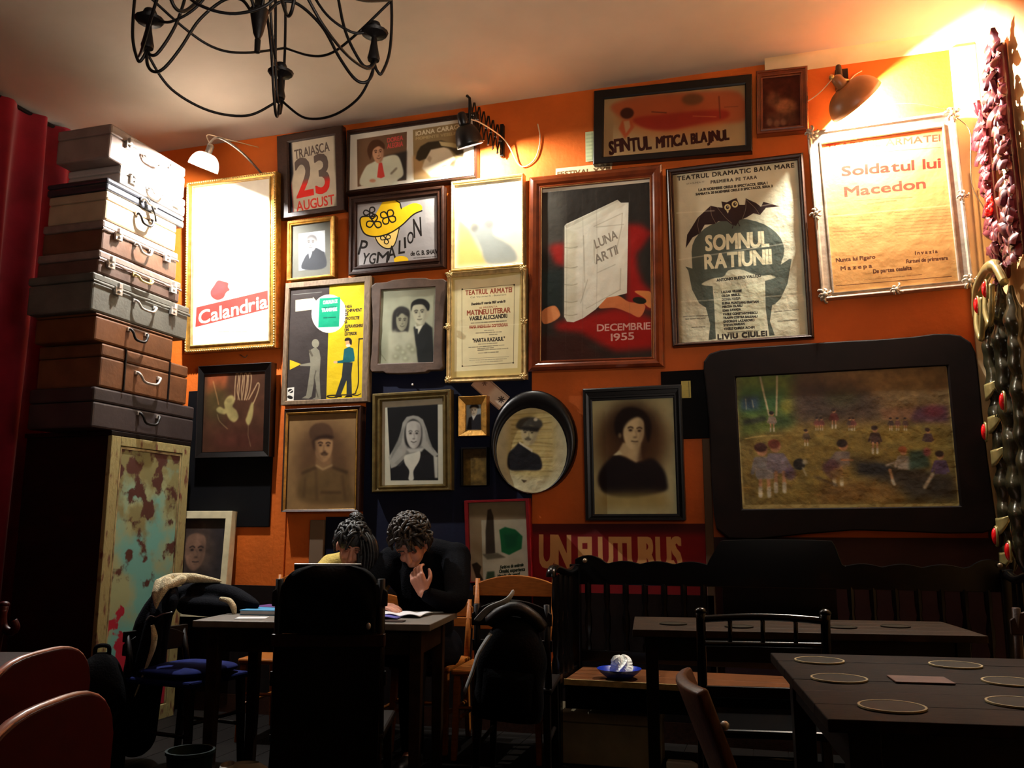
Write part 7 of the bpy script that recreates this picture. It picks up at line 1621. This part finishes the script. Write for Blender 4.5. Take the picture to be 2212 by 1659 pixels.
def curls(c, M3, n, seed, R0, m, parent, L=.05, down=.0, cover=-.25, name='hair'):
    rg = random.Random(seed); mb = MB(); c = Vector(c)
    mb.ball(tuple(c + M3 @ Vector((0, .02, .045))), (.083, .098, .09), 16, 12, M3)
    for i in range(n):
        th = rg.uniform(0, 2 * PI); zz = rg.uniform(cover, 1.0); rr = math.sqrt(max(0, 1 - zz * zz)); d = Vector((rr * math.cos(th), rr * math.sin(th), zz))
        if d.y < -.35 and d.z < .35: continue
        p = c + M3 @ Vector((d.x * .08, .02 + d.y * .095, .045 + d.z * .088)); nn = M3 @ d
        tg = nn.cross(Vector((rg.uniform(-1, 1), rg.uniform(-1, 1), rg.uniform(-1, 1)))).normalized()
        pts = [p - nn * .006, p + nn * R0 * .5 + tg * L * .25, p + nn * R0 + tg * L * .6 - Vector((0, 0, down * .4)), p + nn * R0 * .7 + tg * L * 1.0 - Vector((0, 0, down))]
        mb.tube(cr(pts, 4), [.010] * 5 + [.009] * 4 + [.007] * 3 + [.003], 6)
    return mb.make(name, m, parent, smooth='all', fix=False)

# the man: seated, head bowed, one hand raised to his mouth
man = thing('person', 'person with curly brown hair in a black jumper, head bowed, one hand at the mouth', 'person', (-1.86, 4.60, 0))
def rel(o, q): return tuple(Vector(q) - o.location)
L_ = lambda q: rel(man, q)
hd = (-1.835, 4.275, 1.085); HM = Matrix.Rotation(R(12), 3, 'Z') @ Matrix.Rotation(R(42), 3, 'X') @ Matrix.Rotation(R(-6), 3, 'Y')
hp, T = headgeo(L_(hd), HM)
neck = (-1.84, 4.40, 1.045); chest = (-1.85, 4.50, .86); pelvis = (-1.86, 4.62, .52)
shL, shR = (-2.03, 4.46, .985), (-1.655, 4.46, 1.01)          # in the picture: his right shoulder, then his left
elR, wrR = (-1.57, 4.20, .80), (-1.685, 4.10, .845)
elL, wrL = (-2.08, 4.20, .80), (-1.93, 4.08, .785)
hips = [(-1.95, 4.58, .50), (-1.77, 4.58, .50)]; knees = [(-1.98, 4.12, .52), (-1.74, 4.12, .52)]; ank = [(-1.97, 4.14, .10), (-1.75, 4.14, .10)]
body = list(hp) + [('c', [L_(neck), L_(hd)], [.056, .056]), ('c', [L_(pelvis), L_(chest), L_(neck)], [.14, .155, .075], .85), ('c', [L_(shL), L_(chest), L_(shR)], [.065, .10, .065]),
    ('c', [L_(shR), L_(elR), L_(wrR)], [.052, .040, .026]), ('c', [L_(shL), L_(elL), L_(wrL)], [.052, .040, .026])]
for s_ in (0, 1): body += [('c', [L_(hips[s_]), L_(knees[s_]), L_(ank[s_])], [.078, .056, .038]), ('c', [L_(ank[s_]), L_((ank[s_][0], ank[s_][1] - .08, .05)), L_((ank[s_][0], ank[s_][1] - .15, .04))], [.036, .034, .024])]
def hand_parts(wr, dirv, palm_n, thumb_side, curl, s=1.0):
    # palm plus five separate fingers: dirv runs to the finger tips, palm_n is the palm's inner normal
    d = Vector(dirv).normalized(); n = Vector(palm_n); n = (n - d * n.dot(d)).normalized(); sd = d.cross(n).normalized() * thumb_side; w = Vector(wr); out = []
    k = w + d * .085 * s
    for i, o_ in enumerate((-.030, -.010, .010, .029)):
        out.append(('c', [w + d * .012 * s + sd * o_ * .55 * s, k + sd * o_ * s], [.0165 * s, .0125 * s]))
        ln = (.030, .034, .032, .024)[3 - i if thumb_side > 0 else 3 - i]; ln = (.024, .032, .034, .030)[i]
        p0 = k + sd * o_ * s; a1 = curl * .55; a2 = curl * 1.35; a3 = curl * 1.9
        q1 = p0 + (d * math.cos(a1) + n * math.sin(a1)) * ln * 1.25 * s; q2 = q1 + (d * math.cos(a2) + n * math.sin(a2)) * ln * .85 * s; q3 = q2 + (d * math.cos(a3) + n * math.sin(a3)) * ln * .6 * s
        out.append(('c', [p0, q1, q2, q3], [.0100 * s, .0090 * s, .0082 * s, .0068 * s]))
    t0 = w + d * .025 * s + sd * .022 * s; t1 = t0 + (d * .6 + sd * .75 + n * .25) * .042 * s; t2 = t1 + (d * .85 + sd * .15 + n * .45) * .032 * s; t3 = t2 + (d * .9 - sd * .1 + n * .4) * .022 * s
    out.append(('c', [t0, t1, t2, t3], [.0145 * s, .0115 * s, .0098 * s, .0075 * s]))
    return out
body += hand_parts(L_(wrR), (-.46, .08, .83), (.15, .98, .0), -1, .75, 1.05)
body += hand_parts(L_(wrL), (.85, -.35, -.02), (0, .1, -1), -1, .25, .98)
blob('person_body', body, 'skin', man, .0046, 3)
eyes(T, man)
sw = [('c', [L_(pelvis), L_(chest), L_((-1.845, 4.415, 1.01))], [.155, .178, .10], .85), ('c', [L_(shL), L_(chest), L_(shR)], [.085, .125, .085]), ('c', [L_(shL), L_((-1.84, 4.46, 1.035)), L_(shR)], [.075, .085, .075]),
      ('c', [L_(shR), L_((-1.60, 4.33, .90)), L_(elR), L_((-1.672, 4.108, .84))], [.080, .070, .058, .038]), ('c', [L_(shL), L_(elL), L_((-1.955, 4.095, .787))], [.078, .058, .038]),
      ('c', [L_((-1.90, 4.39, 1.03)), L_((-1.84, 4.345, 1.02)), L_((-1.78, 4.39, 1.03))], [.03, .028, .03])]
blob('jumper', sw, 'sweater', man, .009, 6)
tr = []
for s_ in (0, 1): tr.append(('c', [L_(hips[s_]), L_(knees[s_]), L_((ank[s_][0], ank[s_][1], .11))], [.098, .072, .056]))
tr.append(('c', [L_((-1.93, 4.62, .52)), L_((-1.79, 4.62, .52))], [.12, .12])); blob('trousers', tr, 'jeans', man, .012, 5)
for s_ in (0, 1): blob('shoe', [('c', [L_((ank[s_][0], ank[s_][1] + .03, .055)), L_((ank[s_][0], ank[s_][1] - .06, .052)), L_((ank[s_][0], ank[s_][1] - .16, .046))], [.045, .044, .036])], 'leather', man, .01, 3)
curls(L_(hd), HM, 230, 3, .030, 'hairbrown', man, .055, .012, -.3)

# the woman: seated behind the laptop, dark hair tied up and falling over one shoulder
wom = thing('person', 'person in a mustard top with dark hair falling over one shoulder behind the laptop', 'person', (-2.26, 4.62, 0))
L_ = lambda q: rel(wom, q)
hd = (-2.225, 4.36, 1.07); HM = Matrix.Rotation(R(28), 3, 'Z') @ Matrix.Rotation(R(28), 3, 'X') @ Matrix.Rotation(R(10), 3, 'Y')
hp, T = headgeo(L_(hd), Matrix.Scale(.93, 3) @ HM)
neck = (-2.225, 4.44, 1.0); chest = (-2.24, 4.53, .84); pelvis = (-2.26, 4.64, .52)
shL, shR = (-2.40, 4.47, .955), (-2.075, 4.50, .945); elL, wrL = (-2.47, 4.24, .80), (-2.36, 4.06, .80); elR, wrR = (-2.09, 4.24, .82), (-2.13, 4.06, .80)
hips = [(-2.34, 4.60, .50), (-2.18, 4.60, .50)]; knees = [(-2.36, 4.16, .52), (-2.17, 4.16, .52)]; ank = [(-2.36, 4.2, .10), (-2.17, 4.2, .10)]
body = list(hp) + [('c', [L_(neck), L_(hd)], [.048, .048]), ('c', [L_(pelvis), L_(chest), L_(neck)], [.13, .13, .065], .85), ('c', [L_(shL), L_(chest), L_(shR)], [.055, .09, .055]), ('c', [L_(shL), L_(elL), L_(wrL)], [.045, .036, .023]), ('c', [L_(shR), L_(elR), L_(wrR)], [.045, .036, .023])]
for s_ in (0, 1): body += [('c', [L_(hips[s_]), L_(knees[s_]), L_(ank[s_])], [.075, .054, .036]), ('c', [L_(ank[s_]), L_((ank[s_][0], ank[s_][1] - .08, .05)), L_((ank[s_][0], ank[s_][1] - .14, .04))], [.034, .032, .022])]
body += hand_parts(L_(wrL), (.3, -.9, -.05), (0, .0, -1), 1, .35, .92) + hand_parts(L_(wrR), (-.25, -.9, -.05), (0, 0, -1), -1, .35, .92)
blob('person_body', body, 'skin', wom, .0052, 3)
eyes(T, wom)
blob('top', [('c', [L_(pelvis), L_(chest), L_((-2.23, 4.46, .955))], [.145, .15, .085], .85), ('c', [L_(shL), L_(chest), L_(shR)], [.072, .11, .072]), ('c', [L_(shL), L_((-2.235, 4.48, .985)), L_(shR)], [.066, .07, .066]), ('c', [L_(shL), L_(elL), L_(wrL)], [.070, .052, .034]), ('c', [L_(shR), L_(elR), L_(wrR)], [.068, .052, .034])], 'mustard', wom, .009, 6)
tr = []
for s_ in (0, 1): tr.append(('c', [L_(hips[s_]), L_(knees[s_]), L_((ank[s_][0], ank[s_][1], .11))], [.094, .068, .052]))
tr.append(('c', [L_((-2.32, 4.64, .52)), L_((-2.20, 4.64, .52))], [.115, .115])); blob('trousers', tr, 'jeans', wom, .012, 5)
for s_ in (0, 1): blob('shoe', [('c', [L_((ank[s_][0], ank[s_][1] + .03, .052)), L_((ank[s_][0], ank[s_][1] - .06, .05)), L_((ank[s_][0], ank[s_][1] - .14, .043))], [.042, .041, .033])], 'leather', wom, .01, 3)
curls(L_(hd), HM, 110, 8, .012, 'hairdark', wom, .06, .03, -.4)
mb = MB(); rg = random.Random(4)
for i in range(46):
    a = rg.uniform(-.04, .05); b_ = rg.uniform(-.04, .05)
    mb.tube(cr([L_((-2.19 + a * .6, 4.38 + b_ * .6, 1.16)), L_((-2.145 + a, 4.36 + b_, 1.10)), L_((-2.125 + a, 4.355 + b_, 1.02)), L_((-2.13 + a * .9, 4.35 + b_, .93)), L_((-2.135 + a * .6, 4.34 + b_ * .6, .86 + rg.uniform(-.03, .03)))], 5), [.010] * 12 + [.008] * 6 + [.005] * 3, 6)
mb.make('hair', 'hairdark', wom, smooth='all', fix=False)
mb = MB(); bun = Vector(L_(hd)) + HM @ Vector((0, .06, .125))
for i in range(34):
    th = rg.uniform(0, 2 * PI); ph = rg.uniform(0, PI); d = Vector((math.cos(th) * math.sin(ph), math.sin(th) * math.sin(ph), math.cos(ph))); tg = d.cross(Vector((rg.uniform(-1, 1), rg.uniform(-1, 1), 1))).normalized()
    mb.tube(cr([bun + d * .03 - tg * .03, bun + d * .042, bun + d * .03 + tg * .03], 4), .008, 6)
mb.ball(tuple(bun), .036, 10, 8); mb.make('hair_bun', 'hairdark', wom, smooth='all', fix=False)
